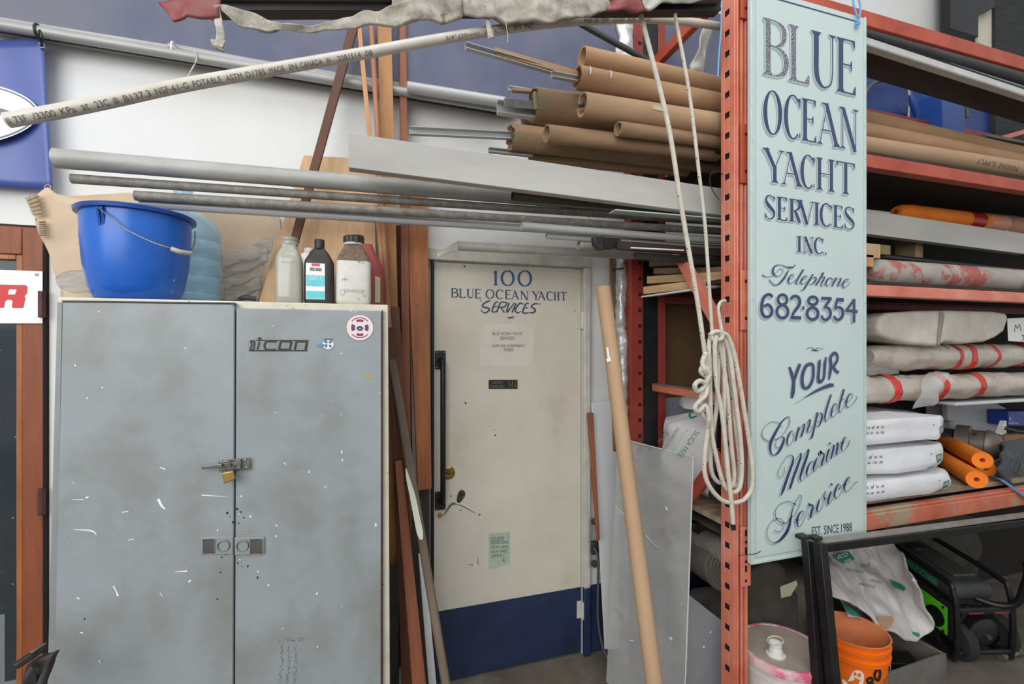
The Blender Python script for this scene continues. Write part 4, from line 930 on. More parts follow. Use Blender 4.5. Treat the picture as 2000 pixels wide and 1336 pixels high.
q = MB().tube(spl([tuple(P(*v, 2.11)) for v in ((378, 98), (384, 112), (382, 121), (376, 133), (370, 144), (366, 153))], 5), .0028, 6)
q.obj('string', rope_m, smooth=True, label='frayed white string hanging from the wall conduit', cat='string')
# ================================================================== BANNER
bn = [(-200, 60), (93, 81), (104, 368), (-200, 345)]
Bn = thing('blue_banner', P(40, 370, 2.17), label='blue vinyl banner with white oval on the wall at upper left', cat='banner')
R_ = sheet_rows([(-160, 70), (90, 80)], [(-160, 352), (103, 371)], 2.175, 24, 16)
R_ = [[p+Vector((0, .010*math.sin(p.x*14+p.z*3)*(.3+i/24), 0)) for i, p in enumerate(r)] for r in R_]
MB().grid(R_).obj('banner_cloth', banner_blue, Bn, smooth=True, solid=.002)
def oval(rx0, ry0, cx_, cy_, Y, mat, nm, par):
    pts = []
    for k in range(49):
        a = math.pi*2*k/48; pts.append(P(cx_+rx0*math.cos(a), cy_+ry0*math.sin(a)*(abs(math.sin(a))**.12 if math.sin(a) else 1), Y))
    return MB().slab(pts[:48], (0, .0006, 0)).obj(nm, mat, par)
oval(172, 64, -95, 221, 2.156, label_white, 'oval', Bn); oval(169, 61, -95, 221, 2.155, navy_ink, 'oval_outline', Bn); oval(165, 58, -95, 221, 2.154, label_white, 'oval_field', Bn)
MB().slab([P(-60, 222, 2.1525), P(0, 211, 2.1525), P(20, 217, 2.1525), P(12, 224, 2.1525), P(-60, 226, 2.1525)], (0, .0006, 0)).obj('hull_graphic', navy_ink, Bn)
for x, y in ((82, 89), (94, 366)): 
    c = P(x, y, 2.155); MB().tube([c+Vector((.009*math.cos(a*math.pi/8), 0, .009*math.sin(a*math.pi/8))) for a in range(16)], .003, 8, closed=True).obj('grommet', steel, Bn, smooth=True)
for k, dx in enumerate((0, 7)):
    MB().tube(spl([tuple(P(76+dx*.3, 58, 2.10)), tuple(P(77+dx, 74, 2.12)), tuple(P(82, 88, 2.15))], 5), .0022, 6).obj('cable_tie', black_plastic, Bn, smooth=True)
# ================================================================== TIMBERS AND SHEETS BEHIND THE CABINET
bar('plywood_sheet', ply, P(0, 0, 2), P(0, 1, 2), .1, .1) if False else None
slabpx('plywood_sheet', ply, [(593, 303), (683, 308), (729, 319), (737, 590), (505, 590)], [2.16, 2.16, 2.16, 2.05, 2.05], .012, label='tan plywood sheet with cut corner leaning on the wall behind the bottles', cat='plywood')
def px_m(px, Y): return (X(px+1, Y)-X(px, Y))
def timber(name, mat, a, b, Ya, Yb, wpx, d, lab, wb=None, k=1.0, grp=None, cat='board'):
    p0, p1 = P(*b, Yb), P(*a, Ya); wm = wpx*px_m(a[0], Ya); w0 = (wb or wpx)*px_m(b[0], Yb)
    return bar(name, mat, p0, p1, w0, d, w1=wm, label=lab, cat=cat, group=grp)
timber('timber_lath', redwood_d, (697, 30), (566, 505), 2.10, 1.99, 17, .02, 'dark red lath leaning diagonally in front of the plywood')
timber('timber_lath', tanwood, (699, 30), (756, 610), 2.10, 2.02, 9, .012, 'thin pale lath leaning beside the dowel')
p0, p1 = P(760, 640, 1.98), P(724, 30, 2.09)
pipe('wooden_dowel', pinkwood, p0, p1, .011, label='reddish round wooden dowel between the pale lath and the oak board', cat='dowel')
timber('timber_board', oak, (750, 20), (777, 1200), 2.12, 2.02, 28, .022, 'oak board with strong grain, tallest of the upright timbers', 26)
timber('timber_strip', redwood, (786, 20), (798, 1330), 2.16, 2.10, 14, .02, 'narrow red-brown strip right of the oak board', 18)
timber('timber_board', orangewood, (812, 344), (829, 955), 2.17, 2.12, 44, .03, 'wide orange-brown board right beside the white door', 27)
timber('timber_board', darkwood, (820, 955), (826, 1420), 2.165, 2.13, 36, .022, 'dark stained board low beside the white door', 30)
timber('timber_board', redwood_d, (768, 600), (806, 1440), 2.02, 1.94, 24, .02, 'dark brown board leaning behind the weathered pole', 34)
timber('timber_board', redwood, (778, 900), (828, 1440), 1.96, 1.78, 14, .022, 'red-brown board leaning low between cabinet and pole', 30)
timber('timber_board', redwood_d, (774, 440), (790, 1300), 2.215, 2.205, 44, .012, 'dark brown board flat on the wall behind the leaning timbers', 48)
timber('white_strip', white_sheet, (823, 1080), (850, 1400), 2.0, 1.92, 12, .006, 'white plastic strip with small printed letters behind the pole', 16, cat='strip')
MB().hexa([P(758, 1100, 1.95), P(778, 1100, 1.95), P(780, 1500, 1.95), P(758, 1500, 1.95)], [P(758, 1100, 2.05), P(778, 1100, 2.05), P(780, 1500, 2.05), P(758, 1500, 2.05)]).obj('black_case', black_plastic, bevel=.004, label='narrow black case edge beside the cabinet near the floor', cat='case')
f0, f1 = P(888, 1440, 1.70), P(764, 690, 2.02)
Po = thing('weathered_pole', f0, label='weathered grey-brown pole with a pale green paint patch leaning by the cabinet', cat='pole')
bar('pole_shaft', pole_m, f0, f1, .034, .028, Po, bevel=.008)
q = MB(); ff = lambda x, y: P(x, y, 1.70+(1440-y)/750*.32-.030)
ribbon2(q, [(793, 915, 2), (797, 935, 7), (806, 970, 11), (814, 1010, 12), (820, 1040, 12), (823, 1054, 6)], ff); q.obj('paint_patch', pole_patch, Po)
# gloves and tools at the bottom left
Gl = thing('glove_bundle', P(62, 1330, 1.52), label='black leather gloves and a folded tool hanging beside the cabinet foot', cat='gloves')
crumple('glove', leather, sheet_rows([(92, 1268), (74, 1278), (58, 1296)], [(94, 1380), (66, 1380), (44, 1380)], 1.50, 10, 14, 1.47), .03, 12, Gl, .02, 31)
crumple('glove', leather, sheet_rows([(60, 1296), (46, 1308), (36, 1322)], [(62, 1380), (40, 1380), (24, 1380)], 1.46, 10, 10, 1.45), .03, 12, Gl, .018, 37)
bar('tool_handle', black_plastic, P(28, 1303, 1.46), P(86, 1264, 1.50), .016, .02, Gl, bevel=.004); bar('tool_blade', steel, P(60, 1276, 1.47), P(90, 1256, 1.50), .006, .006, Gl)
# ================================================================== LONG PIPES ON THE RACK
def lp(lab, mat, a, b, Ya, Yb, r, ri=None, k=1.35, name='metal_pipe', cat='pipe', grp='long pipes lying across the rack', jag=0, n=24, wob=0):
    p0, p1 = P(*a, Ya), P(*b, Yb); return pipe(name, mat, p0, ext(p0, p1, k), r, ri, n=n, jag=jag, wob=wob, label=lab, cat=cat, group=grp)
G1 = 'long pipes lying across the rack'
def lp1(*a, **k): k.setdefault('grp', G1); return lp(*a, **k)
lp1('thickest long grey aluminium pipe, top of the row above the bucket', alu, (108, 309), (1408, 417), 1.84, 1.84, .031, .027)
lp1('dark weathered thin pipe just below the thickest one', alu_dark, (140, 349), (1408, 434), 1.87, 1.84, .0155, .012)
lp1('third weathered pipe whose end hangs over the blue bucket', alu_dark, (264, 382), (1408, 452), 1.87, 1.80, .0165, .013)
lp1('lowest long pipe, smooth light grey, above the bottles', alu_light, (268, 397), (1408, 470), 1.90, 1.86, .0165, .013)
lp1('light tube whose open end shows under the broad plank above the door', alu_light, (1019, 441), (1408, 471), 1.74, 1.74, .0155, .012)
lp1('small pipe end below and right of the light tube', alu_light, (1067, 461), (1408, 484), 1.78, 1.78, .012, .009)
lp1('pipe end lowest above the door, beside the black clamp', alu, (1130, 478), (1408, 494), 1.80, 1.80, .019, .015)
lp1('brown rusty tube directly under the broad plank', brown_steel, (1001, 382), (1408, 416), 1.70, 1.70, .020, .016)
lp('plastic-sleeved tube above the door frame with a twisted end', wrap_m, (893, 480), (1408, 508), 1.93, 1.93, .020, None, name='sleeved_tube', cat='tube', grp=None, k=1.05)
crumple('sleeve_tail', wrap_m, sheet_rows([(853, 496), (872, 482), (897, 470)], [(856, 503), (874, 494), (897, 489)], 1.925, 10, 6, 1.92), .006, 18, None, .003, 5, label='twisted plastic tail of the sleeve hanging at the door frame', cat='plastic sleeve')
bar('glass_strip', green_glass, P(1196, 413, 1.62), ext(P(1196, 413, 1.62), P(1408, 430, 1.62), 1.3), 0.005, .05, None, label='thin greenish glass strip lying under the broad plank', cat='glass strip', bevel=0)
bar('angle_iron', brown_steel, P(1205, 479, 1.70), ext(P(1205, 479, 1.70), P(1408, 494, 1.70), 1.2), .035, .02, label='dark brown steel angle lying beneath the pipes', cat='steel bar')
bar('angle_iron', steel_dark, P(1240, 500, 1.72), ext(P(1240, 500, 1.72), P(1408, 512, 1.72), 1.2), .03, .02, label='dark grey steel bar lowest under the pipes in the rack', cat='steel bar')
pipe('thin_rod', white_paint, P(1232, 484, 1.66), P(1335, 489, 1.66), .0032, label='thin white hooked rod below the pipes', cat='rod')
Cp = thing('black_clamp', P(1185, 490, 1.70), label='black clamp gripping the pipes above the door corner', cat='clamp')
slabpx('clamp_jaw', black_plastic, [(1160, 462), (1180, 462), (1181, 488), (1171, 488), (1162, 478)], 1.70, .03, Cp, bevel=.004)
slabpx('clamp_body', black_metal, [(1181, 464), (1214, 466), (1206, 484), (1181, 487)], 1.705, .02, Cp, bevel=.003)
# broad plank and short shapes among the tubes
PKY = 1.62
P0, P1, P2, P3 = P(681, 259, PKY), P(681, 327, PKY), P(1406, 418, PKY), P(1406, 369, PKY)
hh = (P0.z-P1.z); k = 2.4
a0 = P0.lerp(P1, .5); a1 = P2.lerp(P3, .5); a2 = ext(a0, a1, k)
Pl = MB().hexa([a0+Vector((0, 0, -hh/2)), a2+Vector((0, 0, -hh/2)), a2+Vector((0, 0, hh/2)), a0+Vector((0, 0, hh/2))], [v+Vector((0, .04, 0)) for v in (a0+Vector((0, 0, -hh/2)), a2+Vector((0, 0, -hh/2)), a2+Vector((0, 0, hh/2)), a0+Vector((0, 0, hh/2)))]).obj('broad_plank', plank_alu, bevel=.002, label='long broad pale metal plank lying across the rack through to the right', cat='plank')
G2 = 'cardboard tubes on the upper rack'
def ct(lab, mat, a, b, Ya, Yb, r, t_=.006, k=1.0, jag=.002, grp=G2):
    p0, p1 = P(*a, Ya), P(*b, Yb); p1 = ext(p0, p1, k); f = axes(p0, p1)
    T = MB().hollow(p0, p1, r, r-t_, 30, jag=jag, wob=.03, seg=6).obj('cardboard_tube', mat, smooth=True, frame=f, label=lab, cat='cardboard tube', group=grp)
    MB().tube([p0+(p1-p0).normalized()*.12, p0+(p1-p0).normalized()*.125], r-t_*1.05, 24).obj('tube_bore', cardb_in, T, frame=f)
    return T
ct('uppermost cardboard tube with a brown open end beside the ropes', cardb, (1137, 112), (2000, 303), 1.74, 1.74, .043, k=1.2)
T2_ = ct('second cardboard tube with ragged end and white tape marks', cardb, (1127, 151), (2000, 318), 1.65, 1.65, .044, k=1.2)
T3_ = ct('third cardboard tube, nearest, with a metal piece in its mouth', cardb2, (1137, 204), (2000, 333), 1.57, 1.57, .044, k=1.2)
T4_ = ct('widest stained cardboard tube with olive tape at its left end', cardb_d, (1041, 205), (1408, 258), 1.76, 1.80, .066, k=1.0, jag=.006)
ct('cardboard tube with spiral seams below the widest one', cardb_d, (1067, 261), (1400, 300), 1.62, 1.66, .033)
ct('torn dark cardboard tube holding the long channel at its left end', cardb_d, (998, 267), (1400, 318), 1.74, 1.78, .050, jag=.01)
ct('small cardboard tube end tucked under the third tube', cardb_d, (1207, 251), (1405, 277), 1.56, 1.6, .027)
ct('small rough cardboard tube peeking left of the stack', cardb_d, (1020, 236), (1300, 262), 1.86, 1.86, .020, jag=.004)
ct('lowest flat brown cardboard tube of the upper stack', cardb_d, (1036, 306), (1340, 332), 1.84, 1.84, .032)
q = MB(); fT = lambda x, y: P(x, y, 1.715)
q.slab([fT(1042, 178), fT(1072, 174), fT(1090, 190), (fT(1100, 214)), fT(1070, 218), fT(1044, 212)], (0, .02, 0)); q.obj('olive_tape', green_tape, T4_, bevel=.004)
for i, (x, y, w1) in enumerate(((1152, 136, 3), (1192, 144, 3))): ribbon2(q := MB(), [(x, y-8, 1), (x+2, y, w1), (x+1, y+10, 1)], lambda x, y: P(x, y, 1.600)); q.obj('white_tape', white_paint, T2_)
MB().slab([P(1276, 205, 1.524), P(1305, 212, 1.524), P(1304, 220, 1.524), P(1275, 213, 1.524)], (0, .0006, 0)).obj('paper_scrap', cream_label, T3_)
def channel(lab, mat, a, b, Ya, Yb, h, d, t_=.003, name='metal_channel', flip=1):
    p0, p1 = P(*a, Ya), P(*b, Yb); f = axes(p0, p1); L = (p1-p0).length; m = MB()
    def bx(x0, x1, y0, y1): m.hexa([f@Vector(v) for v in ((x0, y0, 0), (x1, y0, 0), (x1, y0, L), (x0, y0, L))], [f@Vector(v) for v in ((x0, y1, 0), (x1, y1, 0), (x1, y1, L), (x0, y1, L))])
    bx(-h/2, h/2, d-t_, d); bx(-h/2, -h/2+t_, 0, d-t_); bx(h/2-t_, h/2, 0, d-t_)
    return m.obj(name, mat, frame=f, label=lab, cat='metal profile')
channel('bright metal channel sticking out upper left from the tube stack', alu_light, (912, 87), (1130, 150), 1.56, 1.66, .022, .018)
bar('wood_strip', cardb, P(966, 101, 1.60), P(1128, 146, 1.66), .026, .014, label='brown strip lying against the upper bright channel', cat='strip')
channel('short metal channel under the brown strip at the second tube', alu_light, (1081, 143), (1128, 152), 1.60, 1.62, .022, .018)
channel('rectangular metal section poking out of the widest tube', alu_light, (974, 206), (1050, 217), 1.74, 1.74, .05, .03)
bar('metal_plate', steel, P(985, 200, 1.725), P(1048, 206, 1.725), .035, .002, label='punched grey metal plate lying in the mouth of the widest tube', cat='metal plate')
channel('long thin metal channel reaching left below the dark tube', alu_light, (800, 253), (1000, 263), 1.74, 1.74, .028, .02)
channel('grey angle section under the torn dark tube', alu, (956, 291), (1040, 300), 1.76, 1.76, .018, .02)
bar('wood_strip', cardb_d, P(1000, 176, 1.80), P(1130, 185, 1.80), .014, .02, label='thin brown strip lying on top of the widest tube', cat='strip')
channel('small metal strip left of the brown strip above the widest tube', alu_light, (994, 171), (1040, 178), 1.84, 1.84, .02, .015)
MB().tube([P(1128, 206, 1.57), P(1140, 204, 1.57)], .010, 10).obj('bracket_scrap', steel, smooth=True, label='metal scrap in the mouth of the third cardboard tube', cat='bracket')
pipe('black_tube', black_plastic, P(1126, 42, 1.86), P(1300, 138, 1.78), .013, label='black tube slanting down behind the ropes to the cardboard stack', cat='tube')
crumple('plastic_sleeve', foil_m, sheet_rows([(1205, 48), (1231, 46)], [(1205, 128), (1232, 130)], 1.95, 8, 14, 1.93), .03, 14, None, .02, 51, label='crumpled silvery sleeve end hanging behind the top cardboard tube', cat='plastic sleeve')
crumple('plastic_sleeve', wrap_m, sheet_rows([(1374, 52), (1390, 50)], [(1343, 146), (1378, 150)], 1.80, 8, 14, 1.80), .02, 14, None, .008, 55, label='grey plastic sleeve hanging left of the front post above the tubes', cat='plastic sleeve')
# ================================================================== PVC PIPE with printing
pv = [(14, 235, 1.20), (105, 219, 1.20), (210, 198, 1.21), (350, 168, 1.23), (525, 137, 1.26), (700, 106, 1.30), (840, 80, 1.34), (970, 59, 1.38), (1090, 44, 1.42), (1210, 37, 1.46), (1290, 38, 1.50), (1370, 46, 1.54), (1430, 56, 1.58), (1480, 66, 1.6)]
path = [Vector(P(*p)) for p in spl(pv, 8)]
PR = .0148
PV = MB().tube(path, PR, 20).obj('pvc_pipe', pvc, smooth=True, label='long bowed white plastic water pipe with printed text across the upper wall', cat='pipe')
MB().tube([path[0]-(path[1]-path[0]).normalized()*.0008, path[0]+(path[1]-path[0]).normalized()*.0002], PR*.72, 20).obj('bore', M('pvc_bore', (120, 114, 104), .8), PV)
pvd = spl(pv, 8)
def onpvc(x, t):
    for a, b in zip(pvd, pvd[1:]):
        if a[0] <= x <= b[0]:
            k = (x-a[0])/(b[0]-a[0]); c = P(*[u+(v-u)*k for u, v in zip(a, b)])
            tn = (P(*b)-P(*a)).normalized(); toc = (Vector((0, 0, CH))-c).normalized(); up = toc.cross(tn).normalized()
            if up.z < 0: up = -up
            fr_ = tn.cross(up); fr_ = fr_ if fr_.dot(toc) > 0 else -fr_
            an = (t-.62)*.85; return c+(fr_*math.cos(an)+up*math.sin(an))*(PR+.0005)
    return P(*pvd[-1])
q = MB()
for tx, a, b in (('@', 18, 26), ('73F', 33, 56), ('/3300', 68, 110), ('KPa', 120, 148), ('at', 160, 174), ('23C', 186, 212), ('@', 221, 231), ('B137.3', 241, 292), ('NSF-61-G', 302, 366), ('POTABLE', 375, 430), ('ASTM', 439, 470),
                 ('D1785', 478, 515), ('MADE', 523, 552), ('IN', 562, 576), ('CANADA', 583, 626), ('W-', 633, 644), ('2081514', 655, 700), ('08', 709, 723), ('3/4" (20mm)', 866, 931), ('W', 940, 950), ('ROYAL', 961, 990), ('IPS', 998, 1013), ('PVC', 1020, 1036), ('PSI', 1136, 1150), ('@', 1157, 1163), ('73F', 1170, 1184), ('/3300', 1192, 1214), ('KPa', 1221, 1236), ('at 23C', 1242, 1268)):
    vs, fs = cut(*font_mesh(tx), 7); q.add([onpvc(a+(b-a)*v[0], v[1]) for v in vs], fs)
q.obj('lettering', M('pvc_print', (104, 98, 90), .6), PV)
# ================================================================== HANGING CLOTH
Cl = thing('tattered_cover', P(860, 60, 1.34), label='dusty tattered cloth and red vinyl draped over a black metal channel overhead', cat='cloth')
bar('channel_bar', black_metal, P(405, 19, 1.37), P(1400, 19, 1.37), .030, .04, Cl)
bar('channel_lip', dust_grey, P(405, -1, 1.355), P(1400, 6, 1.355), .014, .06, Cl)
crumple('red_vinyl', red_vinyl, sheet_rows([(306, 4), (345, -2), (428, -6)], [(316, 16), (332, 36), (366, 42), (372, 38), (428, 37)], 1.31, 18, 8), .012, 18, Cl, .006, 61)
crumple('cloth_drape', rag, sheet_rows([(428, 12), (462, 14), (520, 30), (558, 49), (600, 48), (675, 38), (735, 24), (795, 3), (900, -20)], [(430, 18), (462, 45), (510, 54), (555, 61), (615, 62), (675, 58), (730, 54), (780, 49), (900, 34)], 1.315, 80, 10, 1.325), .011, 20, Cl, .010, 62)
crumple('cloth_drape', rag, sheet_rows([(770, -45), (900, -48), (1195, -45)], [(764, 48), (838, 30), (900, 31), (960, 36), (1020, 47), (1085, 43), (1140, 33), (1195, 18)], 1.325, 90, 18, 1.335), .012, 18, Cl, .014, 63)
crumple('cloth_tail', rag, sheet_rows([(421, 8), (432, 8)], [(424, 94), (438, 97)], 1.305, 6, 22), .012, 20, Cl, .005, 64)
crumple('cloth_fringe', rag, sheet_rows([(412, 78), (440, 80)], [(414, 92), (438, 98)], 1.30, 8, 5), .012, 34, Cl, .004, 65)
crumple('red_vinyl', red_vinyl, sheet_rows([(1184, -12), (1258, -14)], [(1186, 20), (1258, 24)], 1.325, 10, 6), .012, 18, Cl, .006, 66)
crumple('cloth_drape', wrap_m, sheet_rows([(1256, -14), (1390, -12)], [(1256, 20), (1300, 12), (1340, 6), (1378, 2)], 1.32, 20, 6), .016, 16, Cl, .006, 67)
crumple('cloth_strand', rag, sheet_rows([(949, 34), (956, 34)], [(952, 80), (963, 78)], 1.33, 3, 8), .010, 24, Cl, .002, 68)
MB().tube(spl([tuple(P(*v, 1.33)) for v in ((988, 44), (990, 58), (992, 70), (991, 84))], 4), .0015, 6).obj('cloth_strand', rag, Cl, smooth=True)
# ================================================================== SIGN
SY = 1.385
SG = thing('hanging_sign', P(1577, 1080, SY), label='tall pale green hand-lettered shop sign hanging on the rack front', cat='sign')
s0, s1 = X(1466, SY), X(1690.5, SY); zt0 = P(1466, -22, SY).z; zt1 = P(1690, 28, SY).z; ztop = (zt0+zt1)/2; zbo = P(1466, 1103, SY).z
MB().box((s0, SY, zbo), (s1, SY+.018, ztop)).obj('sign_board', sign_m, SG, bevel=.004)
e = .010
for a, b in (((s0-.001, SY-.004, zbo), (s0+e, SY-.0003, ztop)), ((s1-e, SY-.004, zbo), (s1+.001, SY-.0003, ztop)), ((s0+e+.0003, SY-.004, zbo), (s1-e-.0003, SY-.0003, zbo+e))): MB().box(a, b).obj('sign_rail', sign_edge, SG, bevel=.0015)
q = MB(); zl = P(1600, 20, SY).z
q.box((s0+.06, SY-.0012, P(1679, 44, SY).z-.002), (P(1679, 44, SY).x, SY-.0003, P(1679, 44, SY).z+.003)); q.obj('pinstripe', navy_ink, SG)
q = MB(); i_ = .022
q.box((s0+i_, SY-.001, zbo+i_), (s1-i_, SY-.0004, zbo+i_+.003)); q.box((s0+i_, SY-.001, zbo+i_+.0031), (s0+i_+.002, SY-.0004, ztop-.05)); q.obj('pinstripe', shadow_ink, SG)
SQ = SY-.0005
sh = (-.0068, -.0082)
rows(SG, 'letters_blue_glint', [('B', 1489, 1538), ('L', 1540, 1580)], l2(1480, 31, 142, 1690, 87, 191.5), SQ, 9.8, 2.1, glint_ink, shadow_ink, sign_m, sh)
rows(SG, 'letters_blue', [('U', 1584, 1631), ('E', 1634, 1670.5)], l2(1480, 31, 142, 1690, 87, 191.5), SQ, 9.8, 2.1, navy_ink, shadow_ink, sign_m, sh)
rows(SG, 'letters_ocean', [('O', 1490, 1527), ('C', 1531, 1563.5), ('E', 1566, 1593.5), ('A', 1594, 1640), ('N', 1639, 1675)], l2(1480, 171.7, 257.3, 1690, 219.4, 298), SQ, 7.8, 1.7, navy_ink, shadow_ink, sign_m, sh)
rows(SG, 'letters_yacht', [('Y', 1492, 1530), ('A', 1525, 1566), ('C', 1563, 1591), ('H', 1593, 1630), ('T', 1633, 1669)], l2(1480, 286.4, 351.4, 1690, 324.2, 385.4), SQ, 7.0, 1.5, navy_ink, shadow_ink, sign_m, sh)
sh2 = (-.005, -.0062)
rows(SG, 'letters_services', [('S', 1493, 1514), ('E', 1517, 1537), ('R', 1540, 1564), ('V', 1558, 1590), ('I', 1590, 1599), ('C', 1600.5, 1624.5), ('E', 1627, 1645.5), ('S', 1648, 1669)], l2(1480, 378.5, 424.3, 1690, 409.7, 452), SQ, 6.2, 1.35, navy_ink, shadow_ink, sign_m, sh2)
rows(SG, 'letters_inc', [('I', 1556, 1565), ('N', 1568, 1588), ('C', 1589, 1608), ('.', 1610, 1614)], l2(1480, 453, 486, 1690, 474, 502.6), SQ, 5.0, 1.2, navy_ink, shadow_ink, sign_m, sh2)
def traced(name, sc_, ox, oy, strokes, mat=navy_ink, dx=-2.4, dy=3.4, closed=(), shadow=True, halo=2.6, wk=1.0, bigshadow=None):
    k = 1/sc_; main = MB(); hal = MB(); shd = MB(); f = lambda x, y: P(x, y, SQ)
    for i, st in enumerate(strokes):
        p = [(ox+x*k, oy+y*k, max(.55, w_*k*wk)) for x, y, w_ in st]; c = i in closed
        if len(p) == 2: n_ = 1
        else: n_ = 6
        ribbon2(main, p, f, c, n_, -.0020-i*2e-5)
        if shadow:
            ribbon2(shd, [(x+dx, y+dy, w_*1.02+.3) for x, y, w_ in p], f, c, n_, -.0004-i*1e-5)
            ribbon2(hal, [(x, y, w_+halo*.8) for x, y, w_ in p], f, c, n_, -.0012-i*1e-5)
    if shadow: shd.obj(name+'_shadow', shadow_ink, SG); hal.obj(name+'_outline', sign_m, SG)
    main.obj(name, mat, SG)
def ring_(cx_, cy_, rx, ry, w_, n=14): return [(cx_+rx*math.cos(2*math.pi*k/n), cy_+ry*math.sin(2*math.pi*k/n), w_) for k in range(n)]
traced('letters_telephone', 9.545, 1480, 500, [
 [(700, 158, 4), (650, 205, 22), (590, 215, 30), (520, 200, 14), (450, 170, 8), (380, 165, 10), (310, 195, 25), (275, 260, 38), (280, 320, 34), (320, 365, 18), (370, 378, 8), (430, 345, 5), (465, 290, 5), (455, 245, 5), (400, 245, 5), (350, 290, 5), (290, 350, 4), (220, 385, 4), (150, 385, 6), (110, 370, 16), (80, 345, 10)],
 [(580, 255, 6), (540, 310, 26), (510, 370, 34), (470, 430, 36), (420, 490, 34), (370, 530, 20), (320, 543, 12), (265, 510, 12), (225, 460, 12), (208, 435, 4)],
 [(560, 440, 5), (620, 410, 5), (665, 370, 6), (655, 345, 8), (615, 355, 16), (570, 420, 30), (565, 480, 26), (600, 512, 8), (650, 490, 5), (700, 430, 4)],
 [(845, 250, 30), (790, 340, 32), (730, 440, 32), (705, 495, 24), (725, 520, 8), (770, 490, 5), (810, 440, 4)],
 [(810, 450, 5), (880, 420, 5), (915, 385, 6), (895, 368, 8), (850, 390, 18), (805, 450, 30), (800, 505, 22), (830, 522, 8), (890, 490, 5), (950, 420, 4)],
 [(1025, 340, 26), (950, 460, 30), (870, 590, 32), (830, 635, 14), (790, 642, 5)], [(960, 470, 4), (1020, 410, 6), (1065, 395, 14), (1080, 430, 28), (1040, 495, 26), (1000, 522, 8), (960, 515, 4)],
 [(1215, 310, 34), (1150, 430, 32), (1080, 540, 34)], [(1110, 480, 4), (1190, 400, 6), (1235, 385, 14), (1225, 430, 28), (1185, 500, 28), (1175, 545, 14), (1200, 555, 6), (1270, 480, 4)],
 [(1385, 430, 24), (1350, 405, 8), (1300, 430, 26), (1265, 500, 30), (1275, 550, 12), (1320, 545, 5), (1370, 490, 5), (1390, 440, 5), (1420, 430, 4)],
 [(1460, 400, 28), (1400, 510, 30), (1385, 560, 30)], [(1420, 500, 4), (1500, 425, 6), (1545, 420, 16), (1530, 460, 30), (1490, 530, 30), (1500, 560, 10), (1550, 520, 4)],
 [(1590, 510, 4), (1650, 480, 5), (1685, 440, 6), (1665, 425, 8), (1615, 455, 20), (1575, 520, 30), (1585, 575, 18), (1620, 585, 8), (1680, 540, 5), (1720, 480, 4)]], dx=-1.4, dy=1.8, halo=1.2)
traced('phone_number', 9.545, 1480, 500, [
 [(268, 765, 50), (232, 727, 55), (182, 720, 55), (120, 755, 58), (80, 840, 60), (66, 950, 60), (72, 1050, 60), (110, 1120, 58), (170, 1138, 55), (230, 1105, 58), (257, 1030, 58), (235, 950, 58), (175, 908, 55), (110, 945, 45)],
 ring_(453, 815, 84, 92, 54), ring_(452, 1038, 104, 118, 56),
 [(612, 805, 46), (640, 765, 55), (695, 748, 58), (750, 775, 60), (775, 850, 60), (750, 935, 60), (690, 1015, 58), (650, 1080, 50), (632, 1140, 46)], [(606, 1148, 66), (803, 1154, 66)],
 [(840, 935, 40), (840, 1000, 40)], ring_(1020, 836, 82, 74, 54), ring_(1013, 1074, 102, 110, 58),
 [(1180, 788, 56), (1368, 796, 56)], [(1345, 800, 60), (1240, 950, 46)], [(1228, 965, 40), (1285, 958, 52), (1340, 1020, 56), (1335, 1130, 56), (1265, 1190, 54), (1205, 1165, 48), (1180, 1108, 40)],
 [(1478, 812, 68), (1595, 820, 68)], [(1482, 785, 48), (1434, 960, 48)], [(1425, 985, 40), (1490, 955, 52), (1560, 990, 56), (1578, 1075, 56), (1550, 1150, 56), (1490, 1190, 54), (1437, 1165, 48), (1415, 1115, 40)],
 [(1785, 800, 52), (1785, 1235, 52)], [(1785, 820, 46), (1640, 1015, 46)], [(1622, 1015, 56), (1850, 1036, 64)]], closed=(1, 2, 6, 7), dx=-2.8, dy=3.8)
traced('seagull_mark', 11.136, 1520, 670, [[(615, 130, 14), (665, 105, 10), (710, 92, 10), (750, 125, 16), (785, 160, 24), (820, 120, 14), (860, 102, 8), (920, 125, 8), (990, 118, 5)], [(705, 172, 6), (750, 155, 20), (800, 165, 28), (880, 160, 8)]], shadow=False)
traced('letters_your', 11.136, 1520, 670, [
 [(235, 520, 44), (280, 650, 62), (320, 800, 66)], [(465, 455, 60), (400, 620, 62), (345, 790, 60)], [(330, 770, 66), (322, 950, 72), (306, 1100, 76), (285, 1195, 40)],
 [(690, 455, 66), (600, 500, 62), (540, 620, 66), (508, 780, 68), (530, 940, 70), (600, 985, 62), (680, 920, 60), (740, 780, 60), (755, 620, 60), (745, 490, 62)],
 [(910, 360, 24), (885, 430, 60), (875, 600, 60), (862, 760, 64), (885, 840, 76), (960, 800, 50), (990, 700, 52), (1000, 560, 54), (1010, 430, 56), (1035, 305, 20)],
 [(1125, 330, 66), (1135, 500, 60), (1118, 650, 58), (1095, 795, 26)], [(1110, 345, 40), (1170, 250, 60), (1232, 220, 60), (1280, 290, 52), (1270, 380, 52), (1210, 480, 55), (1160, 525, 50)], [(1180, 520, 60), (1240, 600, 60), (1305, 645, 66)],
 [(1192, 915, 50), (1150, 915, 72), (1100, 925, 80), (950, 980, 62), (800, 1050, 46), (680, 1120, 28), (560, 1190, 10)]], closed=(3,), dx=0, dy=0, halo=-1, wk=1.0)
k_ = 1/11.136; q = MB()
